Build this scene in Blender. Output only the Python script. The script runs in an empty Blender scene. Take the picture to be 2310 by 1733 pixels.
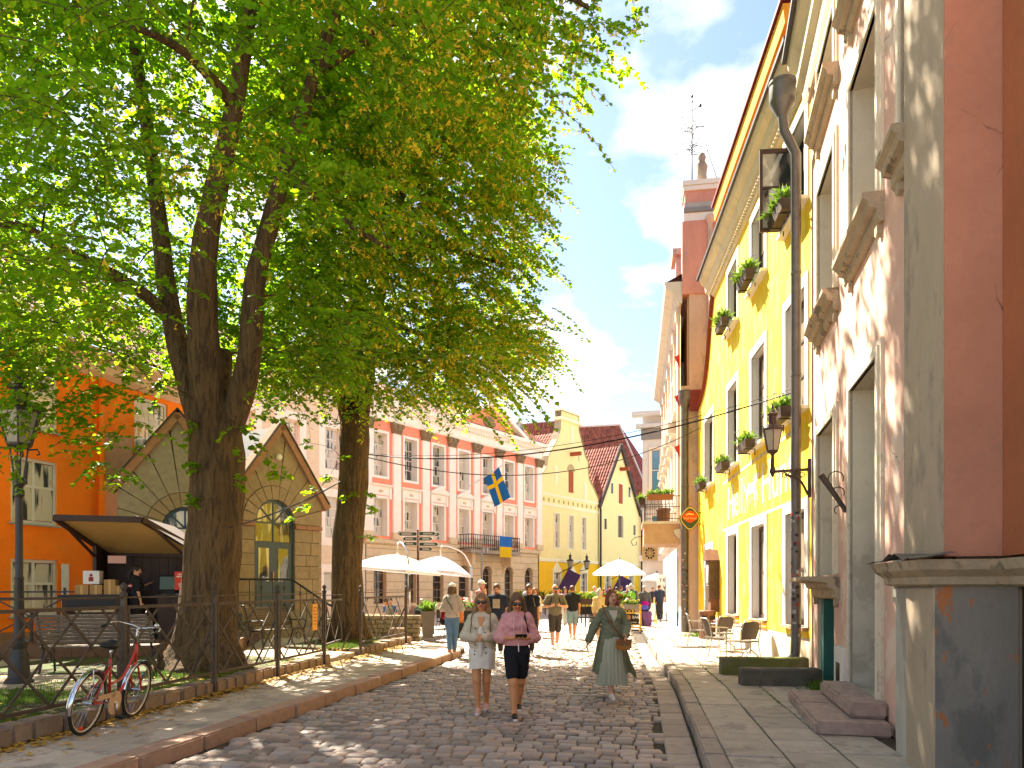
import bpy, bmesh, math, random
import numpy as np
from mathutils import Vector, Matrix
random.seed(7); np.random.seed(7)
sc = bpy.context.scene
COL = sc.collection
R = math.radians
# ---------------------------------------------------------------- camera
F, CX, HY, EYE = 1668.0, 1155.0, 1326.0, 1.7      # focal length and horizon, in pixels of the 2310 wide photograph
cam = bpy.data.cameras.new('camera'); cam_o = bpy.data.objects.new('camera', cam); COL.objects.link(cam_o)
cam.sensor_width = 36; cam.lens = F / 2310 * 36; cam.shift_y = (HY - 866.5) / 2310
cam.clip_start = .1; cam.clip_end = 5000
cam_o.location = (0, 0, EYE); cam_o.rotation_euler = (R(90), 0, 0)
sc.camera = cam_o
# ---------------------------------------------------------------- light
SUN_EL = R(49); SUN_H = Vector((-.52, .854)).normalized()        # towards the sun
world = bpy.data.worlds.new('World'); sc.world = world; world.use_nodes = True
nt = world.node_tree; nt.nodes.clear()
def wn(t, **k):
    n = nt.nodes.new(t)
    for a, b in k.items(): setattr(n, a, b)
    return n
wo = wn('ShaderNodeOutputWorld'); bg = wn('ShaderNodeBackground'); bg.inputs[1].default_value = .05
sky = wn('ShaderNodeTexSky', sky_type='NISHITA', sun_disc=False, sun_elevation=SUN_EL, sun_rotation=math.atan2(SUN_H.x, SUN_H.y))
sky.air_density = 1.0; sky.dust_density = .6; sky.ozone_density = 1.0
tc = wn('ShaderNodeTexCoord'); sep = wn('ShaderNodeSeparateXYZ')
add = wn('ShaderNodeMath', operation='ADD'); add.inputs[1].default_value = .22
dx = wn('ShaderNodeMath', operation='DIVIDE'); dy = wn('ShaderNodeMath', operation='DIVIDE'); cmb = wn('ShaderNodeCombineXYZ')
noi = wn('ShaderNodeTexNoise'); noi.inputs['Scale'].default_value = 2.6; noi.inputs['Detail'].default_value = 9; noi.inputs['Roughness'].default_value = .52
mapn = wn('ShaderNodeMapping'); mapn.inputs['Location'].default_value = (8.613, 7.871, 0)
ramp = wn('ShaderNodeValToRGB'); ramp.color_ramp.elements[0].position = .49; ramp.color_ramp.elements[1].position = .60
mix = wn('ShaderNodeMix', data_type='RGBA'); mix.inputs[7].default_value = (6.0, 6.0, 6.0, 1)
L = nt.links.new
L(tc.outputs['Generated'], sep.inputs[0]); L(sep.outputs[2], add.inputs[0])
L(sep.outputs[0], dx.inputs[0]); L(add.outputs[0], dx.inputs[1]); L(sep.outputs[1], dy.inputs[0]); L(add.outputs[0], dy.inputs[1])
L(dx.outputs[0], cmb.inputs[0]); L(dy.outputs[0], cmb.inputs[1]); L(cmb.outputs[0], mapn.inputs[0]); L(mapn.outputs[0], noi.inputs['Vector'])
L(noi.outputs[0], ramp.inputs[0]); L(ramp.outputs[0], mix.inputs[0]); L(sky.outputs[0], mix.inputs[6])
L(mix.outputs[2], bg.inputs[0]); L(bg.outputs[0], wo.inputs[0])
sun = bpy.data.lights.new('sun', 'SUN'); sun.energy = 5.0; sun.angle = R(.53); sun.color = (1, .90, .74)
sun_o = bpy.data.objects.new('sun', sun); COL.objects.link(sun_o); sun_o.location = (-20, 30, 40)
SUN_D = Vector((-SUN_H.x * math.cos(SUN_EL), -SUN_H.y * math.cos(SUN_EL), -math.sin(SUN_EL)))
sun_o.rotation_euler = SUN_D.to_track_quat('-Z', 'Y').to_euler()
vs = sc.view_settings; vs.view_transform = 'Standard'; vs.look = 'None'; vs.gamma = 1; vs.exposure = 2.45

sc.cycles.use_denoising = True; sc.cycles.max_bounces = 8; sc.cycles.diffuse_bounces = 5; sc.cycles.transmission_bounces = 6
sc.cycles.transparent_max_bounces = 8; sc.cycles.sample_clamp_indirect = 8; sc.cycles.caustics_reflective = False; sc.cycles.caustics_refractive = False

# ---------------------------------------------------------------- helpers
def at(px, py, Y): return Vector(((px - CX) / F * Y, Y, EYE + (HY - py) / F * Y))
def gp(px, py, z=0.0):
    Y = (EYE - z) * F / (py - HY); return Vector(((px - CX) / F * Y, Y, z))
def tag(o, label=None, cat=None, group=None, kind=None):
    for k, v in (('label', label), ('category', cat), ('group', group), ('kind', kind)):
        if v: o[k] = v
    return o
def thing(name, label, cat, loc=(0, 0, 0), rz=0, group=None):
    o = bpy.data.objects.new(name, None); COL.objects.link(o); o.empty_display_size = .2
    o.location = loc; o.rotation_euler = (0, 0, rz)
    return tag(o, label, cat, group)
def link(name, me, parent=None, loc=None, rot=None, scale=None):
    o = bpy.data.objects.new(name, me); COL.objects.link(o)
    if parent: o.parent = parent
    if loc is not None: o.location = loc
    if rot is not None: o.rotation_euler = rot
    if scale is not None: o.scale = scale
    return o
def copy_tree(o, parent=None):
    c = o.copy(); COL.objects.link(c)
    if parent: c.parent = parent
    for ch in list(o.children): copy_tree(ch, c)
    return c
def rot_to(d):
    return Vector(d).to_track_quat('Z', 'Y').to_matrix()
class MB:
    def __init__(s): s.v = []; s.f = []; s.m = []
    def add(s, vs_, fs, mi=0):
        b = len(s.v); s.v += [tuple(p) for p in vs_]; s.f += [tuple(b + i for i in f) for f in fs]; s.m += [mi] * len(fs); return s
    def box(s, x0, x1, y0, y1, z0, z1, mi=0):
        return s.add([(x0, y0, z0), (x1, y0, z0), (x1, y1, z0), (x0, y1, z0), (x0, y0, z1), (x1, y0, z1), (x1, y1, z1), (x0, y1, z1)],
              [(0, 3, 2, 1), (4, 5, 6, 7), (0, 1, 5, 4), (1, 2, 6, 5), (2, 3, 7, 6), (3, 0, 4, 7)], mi)
    def bar(s, p, q, w, h=None, mi=0, up=(0, 0, 1)):
        h = h or w; p = Vector(p); q = Vector(q); d = (q - p); L_ = d.length
        if L_ < 1e-6: return s
        d /= L_; a = d.cross(Vector(up))
        if a.length < 1e-3: a = d.cross(Vector((0, 1, 0)))
        a.normalize(); b = a.cross(d); a *= w / 2; b *= h / 2
        return s.add([p - a - b, p + a - b, p + a + b, p - a + b, q - a - b, q + a - b, q + a + b, q - a + b],
              [(0, 3, 2, 1), (4, 5, 6, 7), (0, 1, 5, 4), (1, 2, 6, 5), (2, 3, 7, 6), (3, 0, 4, 7)], mi)
    def tube(s, pts, r, n=8, mi=0, cap=True, closed=False):
        pts = [Vector(p) for p in pts]; k = len(pts); rs = r if isinstance(r, (list, tuple)) else [r] * k
        u = None; rings = []
        for i, p in enumerate(pts):
            t = (pts[(i + 1) % k] - pts[i - 1]) if closed else (pts[min(i + 1, k - 1)] - pts[max(i - 1, 0)])
            if t.length < 1e-9: t = Vector((0, 0, 1))
            t.normalize()
            if u is None:
                u = t.cross(Vector((0, 0, 1)))
                if u.length < .05: u = t.cross(Vector((0, 1, 0)))
            u = u - t * u.dot(t); u.normalize(); w = t.cross(u)
            rings.append([p + (u * math.cos(2 * math.pi * j / n) + w * math.sin(2 * math.pi * j / n)) * rs[i] for j in range(n)])
        vs_ = [p for g in rings for p in g]; fs = []
        for i in range(k if closed else k - 1):
            a = i * n; b = ((i + 1) % k) * n
            fs += [(a + j, a + (j + 1) % n, b + (j + 1) % n, b + j) for j in range(n)]
        if cap and not closed: fs += [tuple(range(n - 1, -1, -1)), tuple((k - 1) * n + j for j in range(n))]
        return s.add(vs_, fs, mi)
    def lathe(s, prof, n=16, c=(0, 0, 0), mi=0, ph=0):
        c = Vector(c); vs_ = []
        for (r, z) in prof: vs_ += [c + Vector((r * math.cos(2 * math.pi * j / n + ph), r * math.sin(2 * math.pi * j / n + ph), z)) for j in range(n)]
        fs = []
        for i in range(len(prof) - 1):
            fs += [(i * n + j, i * n + (j + 1) % n, (i + 1) * n + (j + 1) % n, (i + 1) * n + j) for j in range(n)]
        fs += [tuple(range(n - 1, -1, -1)), tuple((len(prof) - 1) * n + j for j in range(n))]
        return s.add(vs_, fs, mi)
    def prism(s, poly, y0, y1, mi=0):
        """polygon in the local x-z plane (counter-clockwise seen from -y), extruded along y"""
        n = len(poly); vs_ = [(u, y0, z) for u, z in poly] + [(u, y1, z) for u, z in poly]
        fs = [tuple(range(n)), tuple(range(2 * n - 1, n - 1, -1))] + [((i + 1) % n, i, n + i, n + (i + 1) % n) for i in range(n)]
        return s.add(vs_, fs, mi)
    def slab(s, poly, z0, z1, mi=0):
        """polygon in x-y (ccw from above), extruded in z"""
        n = len(poly); vs_ = [(p[0], p[1], z0) for p in poly] + [(p[0], p[1], z1) for p in poly]
        fs = [tuple(range(n - 1, -1, -1)), tuple(range(n, 2 * n))] + [(i, (i + 1) % n, n + (i + 1) % n, n + i) for i in range(n)]
        return s.add(vs_, fs, mi)
    def ball(s, c, r, n=10, m=6, mi=0, sc_=(1, 1, 1)):
        c = Vector(c); vs_ = [c + Vector((0, 0, -r * sc_[2]))]
        for i in range(1, m):
            a = -math.pi / 2 + math.pi * i / m
            vs_ += [c + Vector((r * sc_[0] * math.cos(a) * math.cos(2 * math.pi * j / n), r * sc_[1] * math.cos(a) * math.sin(2 * math.pi * j / n), r * sc_[2] * math.sin(a))) for j in range(n)]
        vs_.append(c + Vector((0, 0, r * sc_[2]))); t = len(vs_) - 1; fs = []
        for j in range(n):
            fs.append((0, 1 + (j + 1) % n, 1 + j)); fs.append((t, t - n + j, t - n + (j + 1) % n))
            for i in range(m - 2):
                a = 1 + i * n; fs.append((a + j, a + (j + 1) % n, a + n + (j + 1) % n, a + n + j))
        return s.add(vs_, fs, mi)
    def mesh(s, name, mats, smooth=False, bevel=0, seg=1):
        me = bpy.data.meshes.new(name); me.from_pydata(s.v, [], s.f)
        for m in (mats if isinstance(mats, (list, tuple)) else [mats]): me.materials.append(m)
        me.polygons.foreach_set('material_index', s.m)
        if bevel:
            bm = bmesh.new(); bm.from_mesh(me); bmesh.ops.remove_doubles(bm, verts=bm.verts, dist=1e-5)
            es = [e for e in bm.edges if len(e.link_faces) == 2 and e.calc_face_angle(0) > .5]
            bmesh.ops.bevel(bm, geom=es, offset=bevel, segments=seg, affect='EDGES', clamp_overlap=True)
            bm.to_mesh(me); bm.free()
        if smooth:
            if smooth is True: me.shade_smooth()
            else: me.shade_smooth(); me.set_sharp_from_angle(angle=R(smooth))
        me.update(); return me
    def build(s, name, mats, parent=None, smooth=False, bevel=0, loc=None, seg=1):
        return link(name, s.mesh(name, mats, smooth, bevel, seg), parent, loc)
def np_mesh(name, V, Fc, mats, smooth=False, mi=None):
    """V (n,3), Fc (m,k) numpy -> mesh"""
    me = bpy.data.meshes.new(name); m, k = Fc.shape
    me.vertices.add(len(V)); me.vertices.foreach_set('co', np.ascontiguousarray(V, dtype=np.float32).ravel())
    me.loops.add(m * k); me.loops.foreach_set('vertex_index', np.ascontiguousarray(Fc, dtype=np.int32).ravel())
    me.polygons.add(m); me.polygons.foreach_set('loop_start', np.arange(0, m * k, k, dtype=np.int32))
    for x in (mats if isinstance(mats, (list, tuple)) else [mats]): me.materials.append(x)
    if mi is not None: me.polygons.foreach_set('material_index', np.ascontiguousarray(mi, dtype=np.int32))
    if smooth: me.polygons.foreach_set('use_smooth', np.ones(m, dtype=bool))
    me.update(calc_edges=True); me.validate(); return me
def text(s, parent, mat, size, loc, rot=(R(90), 0, 0), sx=1, depth=.004, name='lettering', align='CENTER', shear=0):
    c = bpy.data.curves.new(name, 'FONT'); c.body = s; c.size = size; c.extrude = depth; c.align_x = align; c.align_y = 'CENTER'; c.shear = shear
    c.materials.append(mat); c.resolution_u = 3
    o = bpy.data.objects.new(name, c); me = bpy.data.meshes.new_from_object(o); me.name = name; bpy.data.objects.remove(o)
    return link(name, me, parent, loc, rot, (sx, 1, 1))

# ---------------------------------------------------------------- materials
def M(name, col, rough=.8, var=.15, vs=2.0, bump=0, bs=40, bd=.02, metal=0, spec=.3, stain=None, stain_amt=.5, stain_s=1.2, stain_t=.56, trans=0, rnd=0, coat=0, crack=0, vstretch=1, stain2=None):
    """procedural material: noise-varied colour, optional stains / cracks / bump; rnd = per-object variation"""
    m = bpy.data.materials.new(name); m.use_nodes = True; t = m.node_tree; b = t.nodes['Principled BSDF']; K = t.links.new
    def N(ty, **kw):
        n = t.nodes.new(ty)
        for a, v in kw.items(): setattr(n, a, v)
        return n
    co = N('ShaderNodeTexCoord'); mp = N('ShaderNodeMapping'); K(co.outputs['Object'], mp.inputs[0]); mp.inputs['Scale'].default_value = (1, 1, vstretch)
    def noise(s, d=5, r=.6):
        n = N('ShaderNodeTexNoise'); n.inputs['Scale'].default_value = s; n.inputs['Detail'].default_value = d; n.inputs['Roughness'].default_value = r
        K(mp.outputs[0], n.inputs['Vector']); return n.outputs[0]
    def mixc(fac, a, c, mode='MIX'):
        n = N('ShaderNodeMix', data_type='RGBA', blend_type=mode)
        for i, x in ((0, fac), (6, a), (7, c)):
            if hasattr(x, 'is_linked'): K(x, n.inputs[i])
            else: n.inputs[i].default_value = (x if i == 0 else (*x[:3], 1))
        return n.outputs[2]
    def rng(x, a, c, lo=0., hi=1.):
        n = N('ShaderNodeMapRange'); n.inputs[1].default_value = a; n.inputs[2].default_value = c; n.inputs[3].default_value = lo; n.inputs[4].default_value = hi; K(x, n.inputs[0]); return n.outputs[0]
    c = Vector(col)
    cur = mixc(rng(noise(vs), .3, .7), c * (1 - var), c * (1 + var * .7))
    if var: cur = mixc(rng(noise(vs * 11, 3), .35, .75, 0, var * 1.2), cur, c * .55)
    if stain is not None:
        cur = mixc(rng(noise(stain_s, 7, .65), stain_t, stain_t + .06, 0, stain_amt), cur, stain)
    if stain2 is not None:
        cur = mixc(rng(noise(stain_s * 2.2, 8, .68), .585, .60, 0, .95), cur, stain2)
    if crack:
        v = N('ShaderNodeTexVoronoi', feature='DISTANCE_TO_EDGE'); v.inputs['Scale'].default_value = crack
        dn = N('ShaderNodeTexNoise'); dn.inputs['Scale'].default_value = 5; K(co.outputs['Object'], dn.inputs['Vector'])
        ad = N('ShaderNodeMix', data_type='VECTOR'); ad.inputs[0].default_value = .16; K(co.outputs['Object'], ad.inputs[4]); K(dn.outputs[1], ad.inputs[5]); K(ad.outputs[1], v.inputs['Vector'])
        msk = N('ShaderNodeMath', operation='MULTIPLY'); K(rng(v.outputs[0], 0, .007, 1, 0), msk.inputs[0]); K(rng(noise(1.1), .52, .62), msk.inputs[1])
        cur = mixc(msk.outputs[0], cur, c * .25)
    if rnd:
        oi = N('ShaderNodeObjectInfo'); cur = mixc(rng(oi.outputs['Random'], 0, 1, 0, rnd), cur, c * .45)
    K(cur, b.inputs['Base Color']); b.inputs['Roughness'].default_value = rough; b.inputs['Metallic'].default_value = metal
    b.inputs['Specular IOR Level'].default_value = spec
    if coat: b.inputs['Coat Weight'].default_value = coat
    if bump:
        bn = N('ShaderNodeBump'); bn.inputs['Strength'].default_value = bump; bn.inputs['Distance'].default_value = bd; K(noise(bs, 4), bn.inputs['Height']); K(bn.outputs[0], b.inputs['Normal'])
    if trans:
        tr = N('ShaderNodeBsdfTranslucent'); K(cur, tr.inputs[0]); ms = N('ShaderNodeMixShader'); ms.inputs[0].default_value = trans
        K(b.outputs[0], ms.inputs[1]); K(tr.outputs[0], ms.inputs[2]); K(ms.outputs[0], t.nodes['Material Output'].inputs[0])
    return m
def attr_tint(m, amount=.5, name='tint', c2=None):
    """multiply the base colour by a per-piece value stored on the mesh"""
    t = m.node_tree; b = t.nodes['Principled BSDF']; l = b.inputs['Base Color'].links[0]; src = l.from_socket
    a = t.nodes.new('ShaderNodeAttribute'); a.attribute_name = name
    r_ = t.nodes.new('ShaderNodeMapRange'); r_.inputs[3].default_value = 1 - amount; r_.inputs[4].default_value = 1 + amount
    t.links.new(a.outputs['Fac'], r_.inputs[0])
    x = t.nodes.new('ShaderNodeVectorMath'); x.operation = 'SCALE'; t.links.new(src, x.inputs[0]); t.links.new(r_.outputs[0], x.inputs['Scale'])
    if c2:
        fr = t.nodes.new('ShaderNodeMath'); fr.operation = 'MULTIPLY'; fr.inputs[1].default_value = 5.3; t.links.new(a.outputs['Fac'], fr.inputs[0])
        f2 = t.nodes.new('ShaderNodeMath'); f2.operation = 'FRACT'; t.links.new(fr.outputs[0], f2.inputs[0])
        mx = t.nodes.new('ShaderNodeMix'); mx.data_type = 'RGBA'; mx.inputs[7].default_value = (*c2, 1); t.links.new(f2.outputs[0], mx.inputs[0]); t.links.new(src, mx.inputs[6]); t.links.new(mx.outputs[2], x.inputs[0])
    t.links.new(x.outputs[0], b.inputs['Base Color']); return m
def glassy(name, dark=(.03, .035, .04), pale=(.45, .40, .33), p=.45):  # pale patches in the glass colour stand for curtains and reflections
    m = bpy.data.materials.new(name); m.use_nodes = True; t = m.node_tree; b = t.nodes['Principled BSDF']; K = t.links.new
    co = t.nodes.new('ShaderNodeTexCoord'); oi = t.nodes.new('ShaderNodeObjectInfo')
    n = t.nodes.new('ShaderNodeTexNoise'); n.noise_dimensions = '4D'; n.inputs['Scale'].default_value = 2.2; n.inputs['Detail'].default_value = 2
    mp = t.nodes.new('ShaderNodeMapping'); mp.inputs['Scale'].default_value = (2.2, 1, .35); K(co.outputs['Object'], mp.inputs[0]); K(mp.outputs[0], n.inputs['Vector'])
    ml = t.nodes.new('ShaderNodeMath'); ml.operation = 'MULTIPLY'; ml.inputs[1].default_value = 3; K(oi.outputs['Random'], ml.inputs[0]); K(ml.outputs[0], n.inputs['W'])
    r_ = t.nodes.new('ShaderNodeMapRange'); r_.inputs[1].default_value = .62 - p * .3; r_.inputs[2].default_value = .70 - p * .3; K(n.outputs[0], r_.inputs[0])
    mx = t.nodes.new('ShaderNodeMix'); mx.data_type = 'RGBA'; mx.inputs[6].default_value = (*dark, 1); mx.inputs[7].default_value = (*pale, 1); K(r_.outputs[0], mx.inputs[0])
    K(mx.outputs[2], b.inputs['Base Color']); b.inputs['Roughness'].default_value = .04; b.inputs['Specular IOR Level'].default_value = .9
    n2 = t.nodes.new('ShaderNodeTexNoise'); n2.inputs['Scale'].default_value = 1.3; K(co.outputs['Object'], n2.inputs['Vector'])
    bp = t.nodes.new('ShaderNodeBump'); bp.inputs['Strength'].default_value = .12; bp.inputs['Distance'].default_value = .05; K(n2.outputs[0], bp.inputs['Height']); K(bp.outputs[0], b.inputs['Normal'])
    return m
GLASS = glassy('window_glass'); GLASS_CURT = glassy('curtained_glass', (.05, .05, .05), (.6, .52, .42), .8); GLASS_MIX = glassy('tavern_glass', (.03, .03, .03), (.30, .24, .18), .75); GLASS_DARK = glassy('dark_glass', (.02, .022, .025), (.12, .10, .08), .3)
WHITE = M('white_paint', (.74, .70, .64), .55, .06, 3, spec=.4)
IRON = M('dark_iron', (.028, .024, .021), .5, .3, 9, bump=.1, bs=80, spec=.5)
RUSTIRON = M('weathered_iron', (.085, .062, .045), .65, .45, 8, bump=.15, bs=60, stain=(.10, .05, .025), stain_amt=.5, stain_s=6)
CHROME = M('chrome', (.6, .6, .6), .18, .05, 5, metal=1)
BLACK = M('black_plastic', (.012, .012, .013), .45, .2, 8)
# ================================================================ ground, road, pavements
SOIL = M('joint_dirt', (.07, .052, .036), .95, .35, 6, bump=.4, bs=90, stain=(.06, .075, .02), stain_amt=.6, stain_s=3)
GRANITE = attr_tint(M('cobble_granite', (.36, .25, .195), .55, .22, 14, bump=.25, bs=70, spec=.4), .38, c2=(.27, .225, .19))
KERBRED = M('kerb_granite', (.42, .26, .18), .75, .2, 9, bump=.2, bs=90, rnd=.35)
KERBGREY = M('kerb_granite_pale', (.40, .31, .25), .75, .22, 9, bump=.2, bs=90, rnd=.4)
SLABM = M('paving_slab', (.50, .415, .33), .85, .18, 5, bump=.12, bs=120, rnd=.45, stain=(.16, .135, .11), stain_amt=.5, stain_s=2.2)
PAVE_FAR = M('plaza_paving', (.40, .36, .31), .9, .2, 3, bump=.2, bs=30)
SAND = M('sandy_path', (.42, .34, .25), .95, .2, 4, bump=.3, bs=60)
BED = M('planting_soil', (.075, .055, .03), .95, .4, 5, bump=.5, bs=40, stain=(.06, .10, .02), stain_amt=.8, stain_s=2.5, stain_t=.48)
mb = MB(); mb.add([(-400, -30, -.07), (400, -30, -.07), (400, 900, -.07), (-400, 900, -.07)], [(0, 1, 2, 3)])
tag(mb.build('ground', PAVE_FAR), kind='structure')
def kl(Y): return -3.46 + .187 * (Y - 7.03)                       # left kerb
def kr(Y):                                                        # right kerb
    return 1.73 + .173 * (Y - 6.47) if Y < 12.14 else 2.71 + .136 * (Y - 12.14)
def fx(Y): return -4.78 + .151 * (Y - 9.1)                        # fence line
ROAD_END = 31.0
ys = np.linspace(3, ROAD_END, 15)
mb = MB(); n = len(ys)
mb.add([(kl(y) - (.02 if y < 19 else 3.0), y, -.04) for y in ys] + [(kr(y) + .1, y, -.04) for y in ys], [(i, n + i, n + i + 1, i + 1) for i in range(n - 1)])
road = tag(mb.build('road', SOIL), kind='structure')
def cobble_arrays(rng):
    """one rounded stone in a unit footprint (-.5...5), top near z=1"""
    o = [(-1, -1), (0, -1.04), (1, -1), (1.04, 0), (1, 1), (0, 1.04), (-1, 1), (-1.04, 0)]
    j = lambda a: rng.uniform(-a, a)
    ring0 = [(x * .5 + j(.02), y * .5 + j(.03), -.6) for x, y in o]
    ring1 = [(x * .49 + j(.025), y * .48 + j(.035), .55 + j(.08)) for x, y in o]
    ring2 = [(x * .40 + j(.02), y * .36 + j(.03), .92 + j(.08)) for x, y in o]
    V = ring0 + ring1 + ring2 + [(j(.05), j(.05), 1.04 + j(.05))]
    Fc = []
    for k in range(2):
        for i in range(8): a = k * 8; Fc.append((a + i, a + (i + 1) % 8, a + 8 + (i + 1) % 8, a + 8 + i))
    Fc += [(16 + i, 16 + (i + 1) % 8, 24, 24) for i in range(8)]
    return np.array(V), Fc
rc = random.Random(3)
VAR = []
for k in range(14):
    V, Fc = cobble_arrays(rc)
    me = bpy.data.meshes.new('cobble'); me.from_pydata(V.tolist(), [], [f if f[2] != f[3] else f[:3] for f in Fc]); me.materials.append(GRANITE); me.shade_smooth()
    tv = (k + .5) / 14; a = me.attributes.new('tint', 'FLOAT', 'POINT'); a.data.foreach_set('value', [tv] * len(V)); me.update()
    VAR.append((V, Fc, me, tv))
stones = []
sd = Vector((.17, .985)).normalized(); sn = Vector((sd.y, -sd.x))   # along and across the road
t = 5.2; row = 0
while t < ROAD_END - .4:
    dep = rc.uniform(.125, .185); pos = -8.0 + rc.uniform(0, .2)
    while pos < 8:
        w = rc.uniform(.12, .25); c = sd * t + sn * (pos + w / 2)
        wob = .03 * math.sin(c.x * 2.1 + row) + .02 * math.sin(c.x * 5)
        c = c + sd * wob
        lim_l = kl(c.y) + .10 if c.y < 18.6 else kl(c.y) - 2.8
        if lim_l < c.x and c.x + w * .3 < kr(c.y) - .30: stones.append((c.x, c.y, w, dep, rc.uniform(-.06, .06)))
        pos += w + .018
    t += dep + .020; row += 1
stones.sort(key=lambda s: s[1])
base_rot = math.atan2(sn.y, sn.x)
vis = [s for s in stones if s[1] > 6.3 and abs(s[0] / s[1]) < .72]
near_ids = set(id(s) for s in vis[:300])
BV = []; BF = []; BT = []; off = 0
for s in stones:
    k = rc.randrange(14); V, Fc, me, tv = VAR[k]; hz = rc.uniform(-.008, .010)
    if id(s) in near_ids:
        link('cobble', me, road, (s[0], s[1], -.045 + hz), (rc.uniform(-.04, .04), rc.uniform(-.04, .04), base_rot + s[4]), (s[2], s[3], .042))
    else:
        a = base_rot + s[4]; ca, sa = math.cos(a), math.sin(a); P = V * np.array([s[2], s[3], .042])
        BV.append(np.stack([s[0] + P[:, 0] * ca - P[:, 1] * sa, s[1] + P[:, 0] * sa + P[:, 1] * ca, P[:, 2] - .045 + hz], 1))
        BF.append(np.array(Fc) + off); BT.append(np.full(len(V), tv)); off += len(V)
BF = np.concatenate(BF); q = BF[BF[:, 2] != BF[:, 3]]; tr = BF[BF[:, 2] == BF[:, 3]][:, :3]
me = bpy.data.meshes.new('cobbles'); BVv = np.concatenate(BV)
me.from_pydata(BVv.tolist(), [], q.tolist() + tr.tolist()); me.materials.append(GRANITE); me.shade_smooth()
a = me.attributes.new('tint', 'FLOAT', 'POINT'); a.data.foreach_set('value', np.concatenate(BT)); me.update()
tag(link('cobbles', me, road), kind='stuff')
# gutter of longer pale stones along the right kerb
y = 5.6
while y < 22.5:
    l = rc.uniform(.32, .5); y2 = y + l - .02
    mb = MB(); mb.slab([(kr(y) - .34, y), (kr(y) - .03, y), (kr(y2) - .03, y2), (kr(y2) - .34, y2)], -.05, .0 + rc.uniform(-.004, .006))
    mb.build('gutter_stone', KERBGREY, road, bevel=.012); y += l

def pavement(name, poly, z, mat): 
    mb = MB(); mb.slab(poly, -.06, z); return tag(mb.build(name, mat), kind='structure')
# left pavement
def lx_in(Y): return fx(Y) - .02
ysl = [4.0, 8, 12, 16, 19.4]
left_pave = pavement('pavement_left', [(kl(y) - .1, y) for y in ysl] + [(.2 - 1.6, 20.2), (-2.3, 21.0)] + [(-4.5, 21.0)] + [(fx(y) - .5, y) for y in (16, 12, 8, 4)], .105, SOIL)
def kerb(line, width, side, z1, mat, lens, parent, skip=None):
    """kerb stones along a polyline; side +1 puts the body to the left of the direction of travel"""
    pts = [Vector(p) for p in line]; seg = []; tot = 0
    for a_, b_ in zip(pts, pts[1:]): seg.append((tot, tot + (b_ - a_).length, a_, b_)); tot += (b_ - a_).length
    def P(t):
        for t0, t1, a_, b_ in seg:
            if t <= t1 + 1e-6: break
        d = (b_ - a_).normalized(); n_ = Vector((-d.y, d.x)) * side; return a_ + d * (t - t0), n_
    t = 0
    while t < tot - .2:
        l = min(rc.uniform(*lens), tot - t); p, n0 = P(t + .006); q_, n1 = P(t + l - .006)
        j = rc.uniform(-.012, .012); zz = z1 + rc.uniform(-.006, .008)
        poly = [p + n0 * j, q_ + n1 * j, q_ + n1 * width, p + n0 * width]
        if side < 0: poly = poly[::-1]
        mb = MB(); mb.slab(poly, -.06, zz); mb.build('kerb_stone', mat, parent, bevel=.018, seg=2); t += l
kerb([(kl(4), 4), (kl(18.4), 18.4), (kl(19.3) - .05, 19.3), (-1.6, 20.1), (-2.5, 20.7), (-3.6, 20.9)], .28, 1, .125, KERBRED, (.75, 1.25), left_pave)
def slabs(curve, offs, lens, z, parent, mat, t0, t1, ok, gap=.02, jit=.007):
    """courses of slabs that follow a curve: curve(t) -> point, offs = course borders to the side"""
    for a_, b_ in zip(offs, offs[1:]):
        t = t0 + rc.uniform(-.5, 0)
        while t < t1:
            l = rc.uniform(*lens)
            def P(tt, o):
                p = curve(tt); d = (curve(tt + .05) - p).normalized(); return p + Vector((-d.y, d.x)) * o
            lo, hi = (a_, b_) if a_ < b_ else (b_, a_)
            poly = [P(t + gap / 2, lo + gap / 2), P(t + l - gap / 2, lo + gap / 2), P(t + l - gap / 2, hi - gap / 2), P(t + gap / 2, hi - gap / 2)]
            c = sum(poly, Vector((0, 0))) / 4
            if ok(c):
                mb = MB(); mb.slab(poly, z - .03, z + rc.uniform(-jit, jit))
                mb.v = [(v[0], v[1], v[2] + (rc.uniform(-.003, .003) if i >= 4 else 0)) for i, v in enumerate(mb.v)]
                o = mb.build('paving_slab', mat, parent, bevel=.006)
            t += l
slabs(lambda t: Vector((kl(t) - .28, t)), [0, .42, .84, 1.26, 1.70], (.55, .78), .12, left_pave, SLABM, 5.5, 18.6, lambda c: c.x > fx(c.y) + .02)
slabs(lambda t: Vector((kl(t) - .28, t)), [0, .5, 1.0, 1.5, 2.0, 2.5], (.6, .8), .12, left_pave, SLABM, 18.8, 20.2, lambda c: c.x > fx(c.y) + .02 and c.x < -1.7 + (c.y - 20.2) * 1.2 and c.y < 20.4)
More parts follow.
